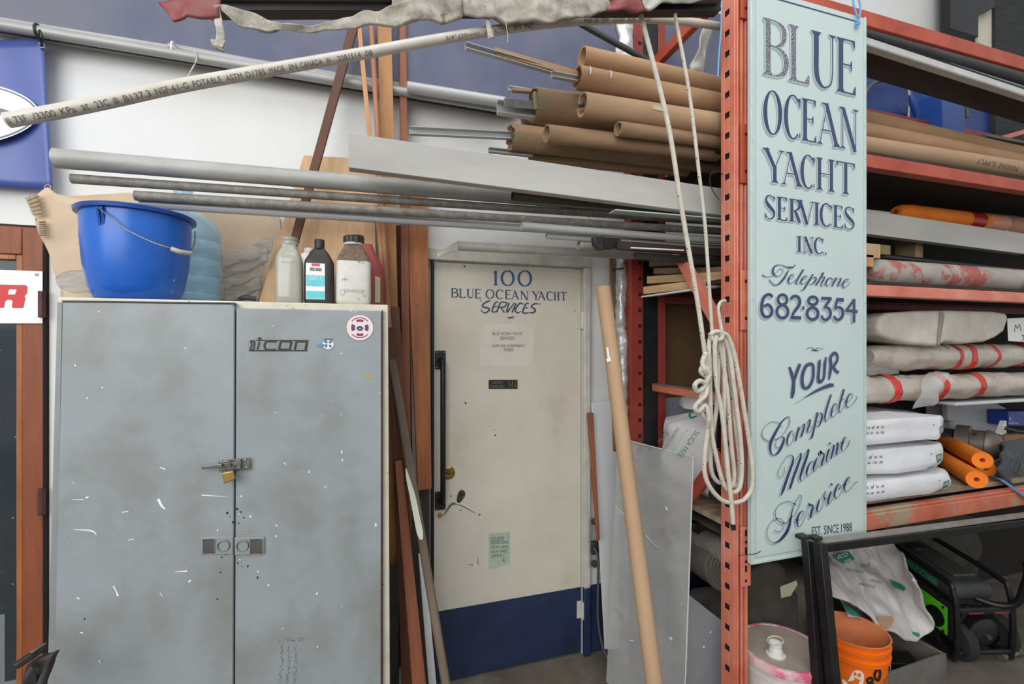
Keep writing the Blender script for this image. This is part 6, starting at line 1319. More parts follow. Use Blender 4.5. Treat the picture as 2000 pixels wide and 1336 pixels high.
for i in range(3):
    z0_ = bots[i]; z1_ = bots[i+1]-.004 if i < 2 else P(1800, 806, 1.50).z
    yf = (1.43, 1.445, 1.44)[i]
    B_ = thing('white_sack', ((bx0+ends[i])/2, 1.64, z0_), label=names_[i], cat='sack', group='white printed sacks on the lower shelf')
    SB = pillow('sack_body', bag_white, bx0, ends[i], yf, 1.86, z0_, z1_+.006, B_, seed=10*i+3, amp=.021)
    mz = (z0_+z1_)/2; q = MB(); yy = yf-.006
    xe = ends[i]; hz_ = (z1_-z0_)
    lx = xe-.125; q.add([(lx, yy, mz-.030), (lx+.034, yy, mz-.024), (lx+.040, yy, mz-.010), (lx+.042, yy, mz+.010), (lx+.002, yy, mz+.004)], [(0, 1, 2, 3, 4)])
    drape(q, SB).obj('green_logo', green_ink, B_); q = MB(); q.add([(lx+.043, yy, mz-.020), (lx+.078, yy, mz-.014), (lx+.082, yy, mz+.002), (lx+.044, yy, mz+.011)], [(0, 1, 2, 3)]); drape(q, SB).obj('pale_logo', M('pale_green_ink', (168, 200, 188), .5), B_)
    q = MB(); text_q(q, 'ENVIRO', (lx+.004, yy, mz+.000), (lx+.038, yy, mz+.005), (lx+.004, yy, mz-.016), (lx+.038, yy, mz-.011), (0, -.0012, 0)); drape(q, SB, .003).obj('lettering', white_paint, B_)
    q = MB(); q.add([(xe-.165, yy-.001, mz+.012), (xe-.158, yy-.001, mz+.012), (xe-.158, yy-.001, mz+.018), (xe-.165, yy-.001, mz+.017)], [(0, 1, 2, 3)]); drape(q, SB).obj('green_mark', green_ink, B_)
    tx0 = xz(1691, yf); q = MB()
    for j, (t1, t2) in enumerate((('10 - 20', '30 - 60'), ('50 - 80', '100 - 200'))):
        zz = mz+.022-.024*j
        text_q(q, t1, (tx0+.004, yy, zz+.010), (tx0+.042, yy, zz+.0095), (tx0+.004, yy, zz), (tx0+.042, yy, zz-.0005)); text_q(q, t2, (tx0+.060, yy, zz+.009), (tx0+.112, yy, zz+.008), (tx0+.060, yy, zz-.001), (tx0+.112, yy, zz-.002))
    ribbon2(q, [(0, 0, .002), (.005, -.006, .002), (.018, .010, .002)], lambda x, y: Vector((tx0+.034+x, yy, mz+.03+y)), off=-.001)
    drape(q, SB, .0015, n=10).obj('lettering', black_ink, B_)
# noodles
for (a, b, Y0, Y1, lab) in (((1919, 915), (1845, 893), 1.50, 1.86, 'upper orange foam tube end beside the white sacks'), ((1908, 949), (1835, 925), 1.45, 1.80, 'lower orange foam tube end resting on the shelf edge'), ((1926, 940), (1850, 925), 1.56, 1.90, 'third orange foam tube mostly hidden behind the other two')):
    p0, p1 = P(*a, Y0), P(*b, Y1); N_ = thing('orange_foam_tube', p0, label=lab, cat='foam tube', group='short orange foam tubes on the lower shelf'); r_ = .041
    if 'third' in lab: p0.z = p1.z = zC1+.043
    if 'lower' in lab: p0.z = p1.z = zC1+.043
    if 'upper' in lab: p0.z = p1.z = zC1+.043+.070
    MB().hollow(p0, p1, r_, .011, 28).obj('foam_body', orange_foam, N_, smooth=True)
    MB().tube([p0+(p1-p0)*.10, p0+(p1-p0)*.11], .0112, 14).obj('bore', orange_foam_d, N_)
# motor
Mo = thing('electric_motor', P(1900, 900, 1.75), label='dusty grey electric motor behind the orange foam tubes', cat='motor')
m0, m1 = P(1868, 862, 1.80), P(1962, 874, 1.62)
d_ = (m1-m0).normalized(); MB().tube([m0, m0+d_*.06, m0+d_*.065, m0+(m1-m0)*.62, m0+(m1-m0)*.64, m1-d_*.05, m1-d_*.015, m1], [.098, .098, .078, .078, .086, .084, .060, .02], 32).obj('motor_body', motor_m, Mo, smooth=True)
MB().tube([m0-d_*.01, m0-d_*.05, m0-d_*.055], [.07, .07, .02], 28).obj('end_bell', steel_dark, Mo, smooth=True)
for dz in (.06, -.02): MB().tube([m0+Vector((-.02, -.092, dz)), m0+Vector((-.02, -.105, dz))], .009, 10).obj('bolt', steel, Mo)
# grey bin + bracket, box
Gb = thing('grey_bin', P(1900, 830, 1.9), label='light grey plastic bin lying on its side behind the motor', cat='bin')
MB().slab([P(1853, 785, 1.92), P(1880, 782, 1.92), P(1950, 788, 1.90), P(1968, 797, 1.90), P(1968, 862, 1.90), P(1955, 862, 1.90), P(1862, 852, 1.92)], (0, .14, 0)).obj('bin_body', grey_pl, Gb, bevel=.015, seg=3)
MB().slab([P(1850, 779, 1.88), P(1866, 782, 1.88), P(1864, 824, 1.88), P(1852, 822, 1.88)], (0, .03, 0)).obj('bin_rim', M('dull_white', (176, 174, 170), .5), Gb, bevel=.004)
Sh_ = thing('valve_lever', P(1960, 845, 1.72), label='steel shaft with white bracket in front of the grey bin', cat='fitting')
MB().tube([P(1962, 836, 1.66), P(1985, 842, 1.62), P(2040, 850, 1.6)], .010, 10).obj('shaft', steel_dark, Sh_, smooth=True)
MB().slab([P(1952, 848, 1.70), P(1962, 822, 1.70), P(1966, 822, 1.70), P(1966, 846, 1.70), P(1956, 850, 1.70)], (0, .02, 0)).obj('bracket', white_paint, Sh_)
slabpx('brown_carton', brown_pack, [(1962, 850), (2060, 846), (2060, 880), (1962, 880)], 1.84, .05, label='brown packing piece under the blue box at the right edge', cat='cardboard')
t = slabpx('blue_box', label_blue, [(1970, 803), (2070, 803), (2070, 832), (1970, 832)], 1.80, .10, label='dark blue printed box at the right edge behind the motor', cat='box', bevel=.003)
q = MB(); text_px(q, 'S', 1970.5, 1975, 815, 815, 821, 821, 1.80); text_px(q, 'California', 1969, 1988, 824, 824, 828, 828, 1.80); q.obj('lettering', label_white, t)
q = MB(); cc = P(2000, 822, 1.80); q.add([cc+Vector((.014*math.cos(a), -.001, .018*math.sin(a))) for a in [i*.5 for i in range(12)]], [tuple(range(12))]); q.obj('red_fruit_print', red_ink, t)
# quilt with binding
Q_ = thing('moving_quilt', P(1980, 950, 1.5), label='grey quilted moving blanket with blue edge draped at the right shelf end', cat='blanket')
crumple('quilt_cloth', quilt, sheet_rows([(1962, 862), (1995, 856), (2070, 846)], [(1944, 914), (1956, 936), (2006, 972), (2070, 1010)], 1.60, 24, 20, 1.47), .03, 8, Q_, .014, 81)
crumple('quilt_cloth', quilt, sheet_rows([(1946, 905), (1970, 900)], [(1954, 934), (1996, 966)], 1.56, 12, 10, 1.50), .02, 9, Q_, .012, 82)
MB().tube(spl([tuple(P(*v)) for v in ((1936, 930, 1.53), (1954, 936, 1.47), (1977, 952, 1.43), (2002, 970, 1.41), (2040, 992, 1.40))], 6), .010, 10, flat=.4).obj('binding', blue_trim, Q_, smooth=True)
# bags through the rack end
zb2 = zC1
S1 = thing('printed_bag', (X(1330, 1.80), 1.8, zb2), label='large white bag with green curved print behind the acrylic sheet', cat='sack')
ax0, ax1 = X(1262, 1.90), X(1420, 1.66)
m = MB(); 
SB1 = pillow('bag_body', bag_white, xa+.034, 1.62, 1.53, 1.97, zb2+.001, P(1320, 822, 1.62).z, S1, seed=44, amp=.02)
q = MB()
def curved(tx, x0, x1, y0_, h, rise, Y, mt):
    vs, fs = font_mesh(tx); 
    q_ = MB(); q_.add([P(x0+(x1-x0)*s+0, y0_-h*t_-rise*math.sin(math.pi*s*.5)+ (x1-x0)*s*.0, Y) for s, t_ in vs], fs); q_.obj('lettering', mt, S1)
def vtext(tx, pts0, pts1, Y, mt):
    """text running along a slanted line (start to end) with height vector"""
    (x0, y0_), (x1, y1_) = pts0; hx, hy = pts1; vs, fs = font_mesh(tx); q_ = MB()
    q_.add([P(x0+(x1-x0)*s+hx*t_, y0_+(y1_-y0_)*s+hy*t_, Y) for s, t_ in vs], fs); drape(q_, SB1, .002, n=8).obj('lettering', mt, S1)
vtext('SILICA FREE', ((1358, 840), (1322, 890)), (9, 5), 1.545, green_ink); vtext('ENVIRONMENTALLY FRIENDLY', ((1322, 834), (1292, 880)), (6, 3), 1.545, grey_ink); vtext('22.7 KG', ((1300, 842), (1284, 862)), (6, 4), 1.545, grey_ink)
vtext('BLASTING MEDIA', ((1340, 838), (1306, 884)), (5, 3), 1.545, M('pale_print', (150, 180, 168), .6))
S2 = pillow('folded_bag', bag_white, X(1330, 1.9), X(1420, 1.7), 1.62, 1.95, P(1350, 826, 1.62).z+.01, P(1350, 789, 1.62).z, None, seed=52, amp=.018, label='small folded white bag on top of the large printed bag', cat='sack')
q = MB(); f = lambda x, y: P(x, y, 1.60); ribbon2(q, [(1355, 802, 2), (1347, 808, 4), (1350, 816, 4), (1362, 812, 2)], f); q.obj('green_logo', green_ink, S2)
pillow('low_bag', bag_white, X(1360, 1.6), X(1440, 1.6), 1.50, 1.75, zb2+.001, P(1390, 945, 1.5).z, None, seed=58, amp=.012, label='white bag bottom on the shelf edge just left of the front post', cat='sack') if False else None
B4 = thing('black_bag', (X(1410, 1.5), 1.5, zb2), label='black and white printed bag behind the rope coil', cat='sack')
slabpx('bag_face', black_plastic, [(1401, 790), (1440, 792), (1440, 985), (1392, 975), (1396, 880)], 1.52, .03, B4, bevel=.008)
# ================================================================== LEFT OF THE RACK: SHEETS AND TUBES
slabpx('white_sheet', white_sheet, [(1156, 788), (1199, 782), (1238, 786), (1232, 1268), (1182, 1268)], [2.16, 2.16, 2.16, 2.08, 2.08], .010, label='tall white rigid sheet leaning right of the white door', cat='sheet')
timber('wood_strip', redwood, (1152, 806), (1168, 1055), 2.14, 2.08, 11, .015, 'short red-brown wood strip left of the tall white sheet', 5, cat='strip')
timber('wood_strip', lumber_old, (1197, 500), (1206, 1291), 2.17, 2.13, 12, .015, 'brown wood strip behind the leaning cardboard tube', 12, cat='strip')
Wt = thing('wrapped_pole', P(1215, 830, 2.08), label='silvery plastic-wrapped pole standing left of the rear rack post', cat='pole')
pth = [P(1213, 500, 2.06), P(1214, 560, 2.05), P(1212, 620, 2.05), P(1217, 680, 2.05), P(1216, 760, 2.04), P(1216, 860, 2.03), P(1218, 960, 2.02), P(1220, 1290, 1.95)]
pth = [Vector(v) for v in spl([tuple(p) for p in pth], 8)]; rs = [.026+.010*noise.noise(Vector((i*.55, 3, 0))) for i in range(len(pth))]
m = MB().tube(pth, rs, 20); m.v = [v+Vector((noise.noise(v*30), noise.noise(v*34+Vector((9, 0, 0))), noise.noise(v*26)))*.010 for v in m.v]; m.obj('pole_wrap', foil_m, Wt, smooth=True)
c = P(1213, 524, 2.02); MB().tube([c+Vector((.028*math.cos(a*math.pi/8), .028*math.sin(a*math.pi/8)+.03, .003*math.sin(a))) for a in range(16)], .004, 8, closed=True).obj('tie_band', black_plastic, Wt, smooth=True)
# vent with mesh and cable
Vt = thing('vent_grille', P(1160, 1150, 2.15), label='black round cable vent behind wire mesh beside the door frame', cat='vent')
for y, r, mt in ((1018, .016, dusty_dark), (1068, .036, black_plastic), (1100, .018, dusty_dark)): MB().lathe([(r, 0), (r, .012), (r*.7, .018), (0, .018)], (0, 0, 0), 24).xf(Matrix.Translation(P(1160, y, 2.222))@R90).obj('vent_disc', mt, Vt, smooth=True)
q = MB(); a, b = P(1150, 1012, 2.19), P(1172, 1104, 2.19)
for i in range(7): x = a.x+(b.x-a.x)*i/6; q.tube([(x, 2.19, a.z), (x+.004, 2.19, b.z)], .0008, 4)
for i in range(22): z = a.z+(b.z-a.z)*i/21; q.tube([(a.x, 2.19, z), (b.x, 2.19, z)], .0008, 4)
q.obj('wire_mesh', mesh_m, Vt, kind='stuff')
MB().tube(spl([tuple(P(*v)) for v in ((1160, 1070, 2.19), (1168, 1090, 2.17), (1168, 1150, 2.17), (1168, 1210, 2.17), (1176, 1258, 2.16), (1192, 1300, 2.10))], 7), .0065, 10).obj('cable', cable_m, Vt, smooth=True)
# acrylic sheet
Ax = thing('acrylic_sheet', P(1270, 1400, 1.6), label='large scuffed clear acrylic sheet leaning against the rack end', cat='sheet')
c_tl, c_tr, c_br, c_bl = P(1207, 855, 1.97), P(1354, 893, 1.56), P(1334, 1462, 1.545), P(1184, 1334, 1.94)
pn = (c_tr-c_tl).cross(c_bl-c_tl).normalized(); pn = -pn if pn.y > 0 else pn
def AP(x, y):
    d = dirv(x, y); o = Vector((0, 0, CH)); return o+d*((c_tl-o).dot(pn)/d.dot(pn))
cr = [c_tl, c_tr, AP(1334, 1455), AP(1184, 1332)]
MB().slab(cr, -pn*.005).obj('sheet_pane', plexi, Ax)
MB().tube([c_tl, c_tr], .0025, 6).obj('sheet_edge', plexi_edge, Ax, smooth=True); MB().tube([c_tr, AP(1334, 1455)], .0030, 6).obj('sheet_edge', plexi_edge, Ax, smooth=True)
q = MB(); af = lambda x, y: AP(x, y)+pn*.002
for st in ([(1204, 990, 1.5), (1222, 1008, .8)], [(1262, 1045, 1.2), (1284, 1069, .8)], [(1205, 998, 1.2), (1212, 1005, .6)], [(1300, 990, 2), (1304, 996, 3)], [(1309, 1244, 4), (1313, 1250, 4)], [(1230, 1250, 1.5), (1238, 1252, 1.5)]): ribbon2(q, st, af)
q.obj('scratches', white_paint, Ax)
slabpx('lower_grey_sheet', grey_sheet, [(1343, 1160), (1412, 1214), (1412, 1700), (1338, 1700)], 1.60, .004, label='grey sheet with white paint spots low beside the front post', cat='sheet')
# big leaning cardboard tube
b0, b1 = P(1288, 1460, 1.30), P(1178, 562, 1.78)
bt = ct('long cardboard tube leaning in front of the acrylic sheet', cardb2, (1178, 562), (1299, 1500), 1.74, 1.36, .0305, grp=None, jag=.001)
tb_ = lambda x, y: P(x, y, 1.74-(y-562)/938*.38-.033)
q = MB(); q.add([tb_(1184, 679), tb_(1188, 678), tb_(1191, 700), tb_(1187, 701)], [(0, 1, 2, 3)]); q.add([tb_(1184, 701), tb_(1195, 697), tb_(1196, 704), tb_(1186, 708)], [(0, 1, 2, 3)]); q.obj('paper_label', label_white, bt)
q = MB(); q.add([tb_(1193, 690), tb_(1196, 679), tb_(1199, 688)], [(0, 1, 2)]); q.obj('blue_mark', blue_ink, bt)
# ================================================================== UNDER THE RACK
# heater
Ht = thing('space_heater', P(1380, 1150, 1.75), label='dusty torpedo heater with round guard behind the front post', cat='heater')
h0_, h1_ = P(1346, 1062, 1.98), P(1420, 1108, 1.66); d_ = (h1_-h0_).normalized()
MB().tube([h0_, h1_], .105, 32).obj('heater_barrel', dust_grey, Ht, smooth=True); MB().tube([P(1362, 1050, 1.85), P(1424, 1080, 1.62)], .055, 24).obj('upper_shroud', M('pale_dust', (150, 145, 136), .85, c2=(120, 115, 107), sc=8), Ht, smooth=True)
sx = d_.cross(Vector((0, 0, 1))).normalized(); sy_ = sx.cross(d_)
for i in range(6):
    r_ = .02+.016*i; MB().tube([h1_+d_*.012+sx*r_*math.cos(a*math.pi/10)+sy_*r_*math.sin(a*math.pi/10) for a in range(20)], .0025, 6, closed=True).obj('guard_ring', steel, Ht, smooth=True)
slabpx('black_case', black_plastic, [(1354, 1022), (1420, 1010), (1470, 1016), (1470, 1058), (1376, 1054), (1354, 1036)], 1.78, .2, label='black plastic case above the torpedo heater under the shelf', cat='case', bevel=.01)
pillow('rubble_heap', dust_grey, X(1340, 2.0), X(1460, 1.9), 1.75, 2.02, 0.001, .42, None, seed=91, amp=.05, label='dusty pile of scrap on the floor under the heater', cat='scrap')
slabpx('engine_block', dusty_dark, [(1466, 1120), (1500, 1100), (1532, 1104), (1548, 1140), (1562, 1165), (1566, 1390), (1470, 1395)], 1.61, .09, label='dusty dark machine housing behind the white pail', cat='machine', bevel=.02)
c = P(1525, 1250, 1.86); MB().lathe([(.17, 0), (.17, .46), (.16, .47), (0, .47)], (c.x, 1.90, .002), 40).obj('grey_drum', dust_grey, smooth=True, label='dusty grey drum behind the white pail', cat='drum')
MB().slab([P(1524, 1146, 1.605), P(1556, 1134, 1.605), P(1558, 1142, 1.605), P(1544, 1164, 1.605), P(1526, 1168, 1.605)], (0, .002, 0)).obj('paper_tag', cream_label, label='crumpled paper tag on the dark machine housing', cat='tag')
# white pail with lid
px_, py_ = 1527, 1262; hP = .44; g = G(px_, py_, hP); rP = .152
Pa = thing('white_pail', (g.x, g.y, 0), label='white pail with dusty lid, pink ring and pour spout', cat='pail')
MB().lathe([(.132, 0), (.135, .006), (rP-.008, hP-.07), (rP-.002, hP-.068), (rP-.002, hP-.05), (rP-.008, hP-.048), (rP-.006, hP-.02)], (g.x, g.y, .001), 56).obj('pail_body', pail_white, Pa, smooth=True)
MB().lathe([(rP+.002, hP-.035), (rP+.008, hP-.032), (rP+.008, hP-.006), (rP+.004, hP), (rP-.006, hP+.001), (rP-.010, hP-.003)], (g.x, g.y, 0), 56, cap=False).obj('lid_rim', pink_ring, Pa, smooth=True, label='pink stained lid rim')
MB().lathe([(rP-.0101, hP-.004), (rP-.016, hP-.006), (.05, hP-.006), (0, hP-.006)], (g.x, g.y, 0), 56, cap=False).obj('lid', pail_lid, Pa, smooth=True)
sp = G(1515, 1276, hP); sp = Vector((sp.x, sp.y, hP-.006))
MB().lathe([(.034, 0), (.035, .005), (.026, .009), (.022, .030), (.020, .034)], sp, 28).obj('spout_base', pail_white, Pa, smooth=True)
MB().lathe([(.0205, .034), (.0225, .036), (.0225, .050), (.019, .052)], sp, 28).obj('spout_collar', label_white, Pa, smooth=True)
MB().tube([sp+Vector((.030*math.cos(a*math.pi/12)-.002, .024*math.sin(a*math.pi/12), .056+.004*math.cos(a*math.pi/12))) for a in range(24)], .0028, 8, closed=True).obj('pull_ring', cream_label, Pa, smooth=True)
# orange bucket
hO = .37; g = G(1664, 1228, hO); rO = .140; g = Vector((g.x, g.y, 0))
Ob = thing('orange_bucket', (g.x, g.y, 0), label='orange plastic bucket with ghost and lettering print behind the black frame', cat='bucket')
MB().lathe([(.117, 0), (.120, .005), (rO-.012, hO-.09), (rO-.003, hO-.088), (rO-.001, hO-.07), (rO-.010, hO-.068), (rO-.008, hO-.045), (rO-.001, hO-.043), (rO, hO-.028), (rO-.008, hO-.026), (rO-.006, hO-.004), (rO, hO)], (g.x, g.y, .001), 56, cap=False).obj('bucket_body', orange_pl, Ob, smooth=True)
MB().lathe([(rO, hO), (rO-.005, hO+.001), (rO-.008, hO-.004), (rO-.016, hO-.09), (.125, .012), (0, .012)], (g.x, g.y, .001), 56, cap=False).obj('bucket_lining', orange_in, Ob, smooth=True, label='dusty inner wall')
def onb(px, py, off=.0015):
    d = dirv(px, py); o = Vector((0, 0, CH)); dx_, dy_ = o.x-g.x, o.y-g.y
    # cone r(z) approximated at z of the hit, two passes
    r = .14
    for _ in range(4):
        A = d.x*d.x+d.y*d.y; B = 2*(dx_*d.x+dy_*d.y); C_ = dx_*dx_+dy_*dy_-(r+off)**2; s = (-B-math.sqrt(max(0, B*B-4*A*C_)))/(2*A); z = CH+d.z*s; r = .125+(rO-.012-.125)*max(0, min(1, z/(hO-.09)))
    return o+d*s
q = MB(); k = 560/2000
def OB(pts): return [(1440+x*k, 980+y*k*(356/1271)/k*1.0) for x, y in pts]
kk2 = 356/1271
gh = [(1440+x*k, 980+y*kk2) for x, y in [(800, 1195), (815, 1180), (840, 1174), (865, 1182), (882, 1202), (884, 1235), (878, 1270), (870, 1300), (760, 1300), (735, 1262), (728, 1240), (738, 1238), (762, 1256), (772, 1250), (785, 1225)]]
q.add([onb(*p) for p in gh], [tuple(range(len(gh)))]); q.obj('ghost_print', white_paint, Ob)
q = MB()
for cx_, cy_, rx_, ry_ in ((822, 1202, 11, 13), (852, 1210, 13, 15), (826, 1236, 9, 9)):
    q.add([onb(1440+(cx_+rx_*math.cos(a))*k, 980+(cy_+ry_*math.sin(a))*kk2, .0025) for a in [i*.63 for i in range(10)]], [tuple(range(10))])
q.obj('ghost_face', orange_pl, Ob)
q = MB()
for st, cl in (([(905, 1238, 18), (925, 1300, 18)], 0), ([(905, 1240, 16), (935, 1228, 18), (945, 1250, 18), (925, 1262, 14), (950, 1275, 20), (935, 1298, 18)], 0), ([(960, 1200, 18), (985, 1165, 20), (998, 1200, 18), (985, 1245, 20), (964, 1232, 18)], 1)):
    ribbon2(q, [(1440+x*k, 980+y*kk2, w_*k) for x, y, w_ in st], lambda x, y: onb(x, y, .002), bool(cl), n=4)
q.obj('lettering', black_ink, Ob)
MB().tube(spl([tuple(P(*v)) for v in ((1724, 1265, 1.42), (1737, 1290, 1.43), (1738, 1310, 1.42), (1726, 1338, 1.38))], 6), .0022, 8).obj('wire_handle', steel, Ob, smooth=True)
# black frame leaning
FYb = 1.335
Bf = thing('black_stand', P(1600, 1330, FYb), label='black metal frame leaning on the rack in front of the buckets', cat='frame')
def fb(name, a, b, w1, d, Y0, Y1=None, mat=black_metal): return bar(name, mat, P(*a, Y0), P(*b, Y1 or Y0), w1, d, Bf, bevel=.002)
fb('upright', (1606, 1460), (1576, 1056), .026, .03, 1.24, 1.345); fb('upright', (1640, 1460), (1601, 1060), .034, .035, 1.20, 1.30)
fb('frame_groove', (1624, 1460), (1590, 1064), .008, .02, 1.235, 1.335, dark_hole)
fb('top_rail', (1590, 1070), (2100, 1006), .03, .035, 1.335)
bar('top_face', M('dusty_rail', (148, 142, 134), .6, c2=(116, 112, 106), sc=10), P(1598, 1058, 1.345), P(2100, 993, 1.345), .010, .034, Bf, bevel=.001)
for x, y in ((1573, 1048), (1598, 1050)):
    a = P(x-7, y+8, 1.325); b = P(x+8, y-2, 1.325); MB().box((a.x, 1.322, a.z), (b.x, 1.355, b.z)).obj('end_cap', black_plastic, Bf, bevel=.002)
# folded empty sacks
Fs = thing('empty_sacks', P(1720, 1240, 1.6), label='pile of crumpled empty white sacks with green print under the shelf', cat='sacks')
crumple('sack_sheet', bag_dusty, sheet_rows([(1606, 1072), (1742, 1050)], [(1616, 1150), (1660, 1180), (1700, 1205), (1716, 1230), (1795, 1252), (1828, 1226), (1812, 1185), (1782, 1130)], 1.80, 60, 40, 1.52), .022, 11, Fs, .010, 95)
crumple('sack_sheet', bag_dusty, sheet_rows([(1700, 1056), (1732, 1060)], [(1752, 1135), (1782, 1130)], 1.86, 16, 20, 1.70), .025, 9, Fs, .008, 97)
crumple('sack_sheet', bag_dusty, sheet_rows([(1612, 1110), (1640, 1150)], [(1650, 1200), (1716, 1232)], 1.75, 16, 20, 1.58), .025, 9, Fs, .008, 98)
def sk(x, y, off=.034):
    t_ = (y-1060)/190; return P(x, y, 1.80-.30*t_-off)
def skp(pts): return [(1440+x*k, 980+y*kk2) for x, y in pts]
q = MB()
for pl in ([(668, 375), (775, 345), (800, 370), (820, 400), (745, 432), (690, 395)], [(1060, 540), (1140, 572), (1175, 600), (1165, 622), (1085, 590)], [(712, 648), (740, 660), (798, 705), (740, 690)], [(738, 712), (765, 715), (830, 770), (858, 808), (770, 770)], [(1215, 905), (1270, 915), (1275, 935), (1262, 947), (1225, 925)], [(612, 375), (650, 385), (662, 415), (640, 412)]):
    v = [sk(*p) for p in skp(pl)]; q.add(v, [tuple(range(len(v)))])
q.obj('green_print', green_ink, Fs)
q = MB()
def skt(tx, a, b, h, off=.036):
    (x0, y0_), (x1, y1_) = skp([a, b]); vs, fs = font_mesh(tx); q.add([sk(x0+(x1-x0)*s+1.0*t_, y0_+(y1_-y0_)*s-h*t_, off) for s, t_ in vs], fs)
skt('FREE', (862, 462), (925, 458), 8); skt('CRYSTALLINE', (760, 480), (880, 500), 5); skt('ENVIRONMENTALLY', (850, 580), (960, 605), 5); skt('FRIENDLY', (930, 555), (1010, 572), 4.5)
for i in range(5): skt('10 - 20  30 - 60', (740+i*14, 560+i*30), (800+i*14, 575+i*30), 2.6)
for i in range(4): skt('50 - 80', (880+i*12, 345+i*16), (940+i*8, 350+i*16), 2.4)
q.obj('lettering', M('print_green_dark', (44, 84, 72), .5), Fs)
q = MB()
skt('ECO', (700, 400), (770, 380), 8, .04); skt('ASH', (742, 425), (790, 412), 5, .04); q.obj('lettering', white_paint, Fs)
v = [sk(*p, .03) for p in skp([(975, 800), (1080, 798), (1095, 830), (1070, 870), (1020, 892), (995, 870)])]; MB().add(v, [tuple(range(len(v)))]).obj('torn_hole', brown_pack, Fs, solid=.002, label='brown inner paper showing at the torn corner')
# crate
g0, g1, g2, g3 = G(1722, 1385), G(1849, 1330), G(1800, 1276), G(1700, 1300)
Gc = thing('wooden_crate', (g0+g1)/2, label='open dusty wooden box holding black scraps on the floor', cat='crate')
hh_ = .15
def pan(a, b, nm='side_board', h=hh_, th=.014):
    d = (b-a).normalized(); n_ = Vector((-d.y, d.x, 0))*th; return MB().hexa([a, b, b+Vector((0, 0, h)), a+Vector((0, 0, h))], [v+n_ for v in (a, b, b+Vector((0, 0, h)), a+Vector((0, 0, h)))]).obj(nm, dust_grey, Gc, bevel=.002)
A_ = G(1690, 1372, 0); A_ = Vector((2.02, 1.33, 0.001)); 
ca_ = G(1849, 1338, 0); cb_ = G(1690, 1400, 0); ux = (ca_-cb_).normalized(); uy = Vector((-ux.y, ux.x, 0))
c0 = cb_; c1 = ca_; c2 = ca_+uy*.30; c3 = cb_+uy*.30
for v in (c0, c1, c2, c3): v.z = .001
e_ = .0145
pan(c0, c1); pan(c1+uy*e_, c2-uy*e_); pan(c2, c3); pan(c3-uy*e_, c0+uy*e_)
MB().hexa([c0+ux*.02+uy*.02+Vector((0, 0, .004)), c1-ux*.02+uy*.02+Vector((0, 0, .004)), c2-ux*.02-uy*.02+Vector((0, 0, .004)), c3+ux*.02-uy*.02+Vector((0, 0, .004))], [v+Vector((0, 0, .02)) for v in (c0+ux*.02+uy*.02, c1-ux*.02+uy*.02, c2-ux*.02-uy*.02, c3+ux*.02-uy*.02)]).obj('crate_floor', dusty_dark, Gc)
cm = (c0+c2)/2
for i, (dx_, dy_, rz) in enumerate(((.03, 0, .4), (-.06, .03, 1.1), (.10, -.03, -.5))):
    d = Vector((math.cos(rz), math.sin(rz), .10)); p = cm+ux*dx_+uy*dy_+Vector((0, 0, .09))
    bar('rubber_pad', black_plastic, p-d*.09, p+d*.09, .02, .09, label=('upper black rubber pad in the wooden box', 'left black rubber pad in the wooden box', 'right black rubber pad in the wooden box')[i], cat='rubber pad', bevel=.003)
# castor-like fitting on the floor
ca0, ca1 = G(1956, 1292), G(1988, 1283); ca0.z = ca1.z = .022
Cs = thing('steel_roller', (ca0+ca1)/2, label='small rusty steel roller lying on the floor at the right', cat='roller')
MB().tube([ca0, ca1], .012, 16).obj('roller_core', dust_grey, Cs, smooth=True)
for p in (ca0, ca1): d = (ca1-ca0).normalized(); MB().tube([p-d*.006, p+d*.006], .021, 18).obj('roller_flange', motor_m, Cs, smooth=True)
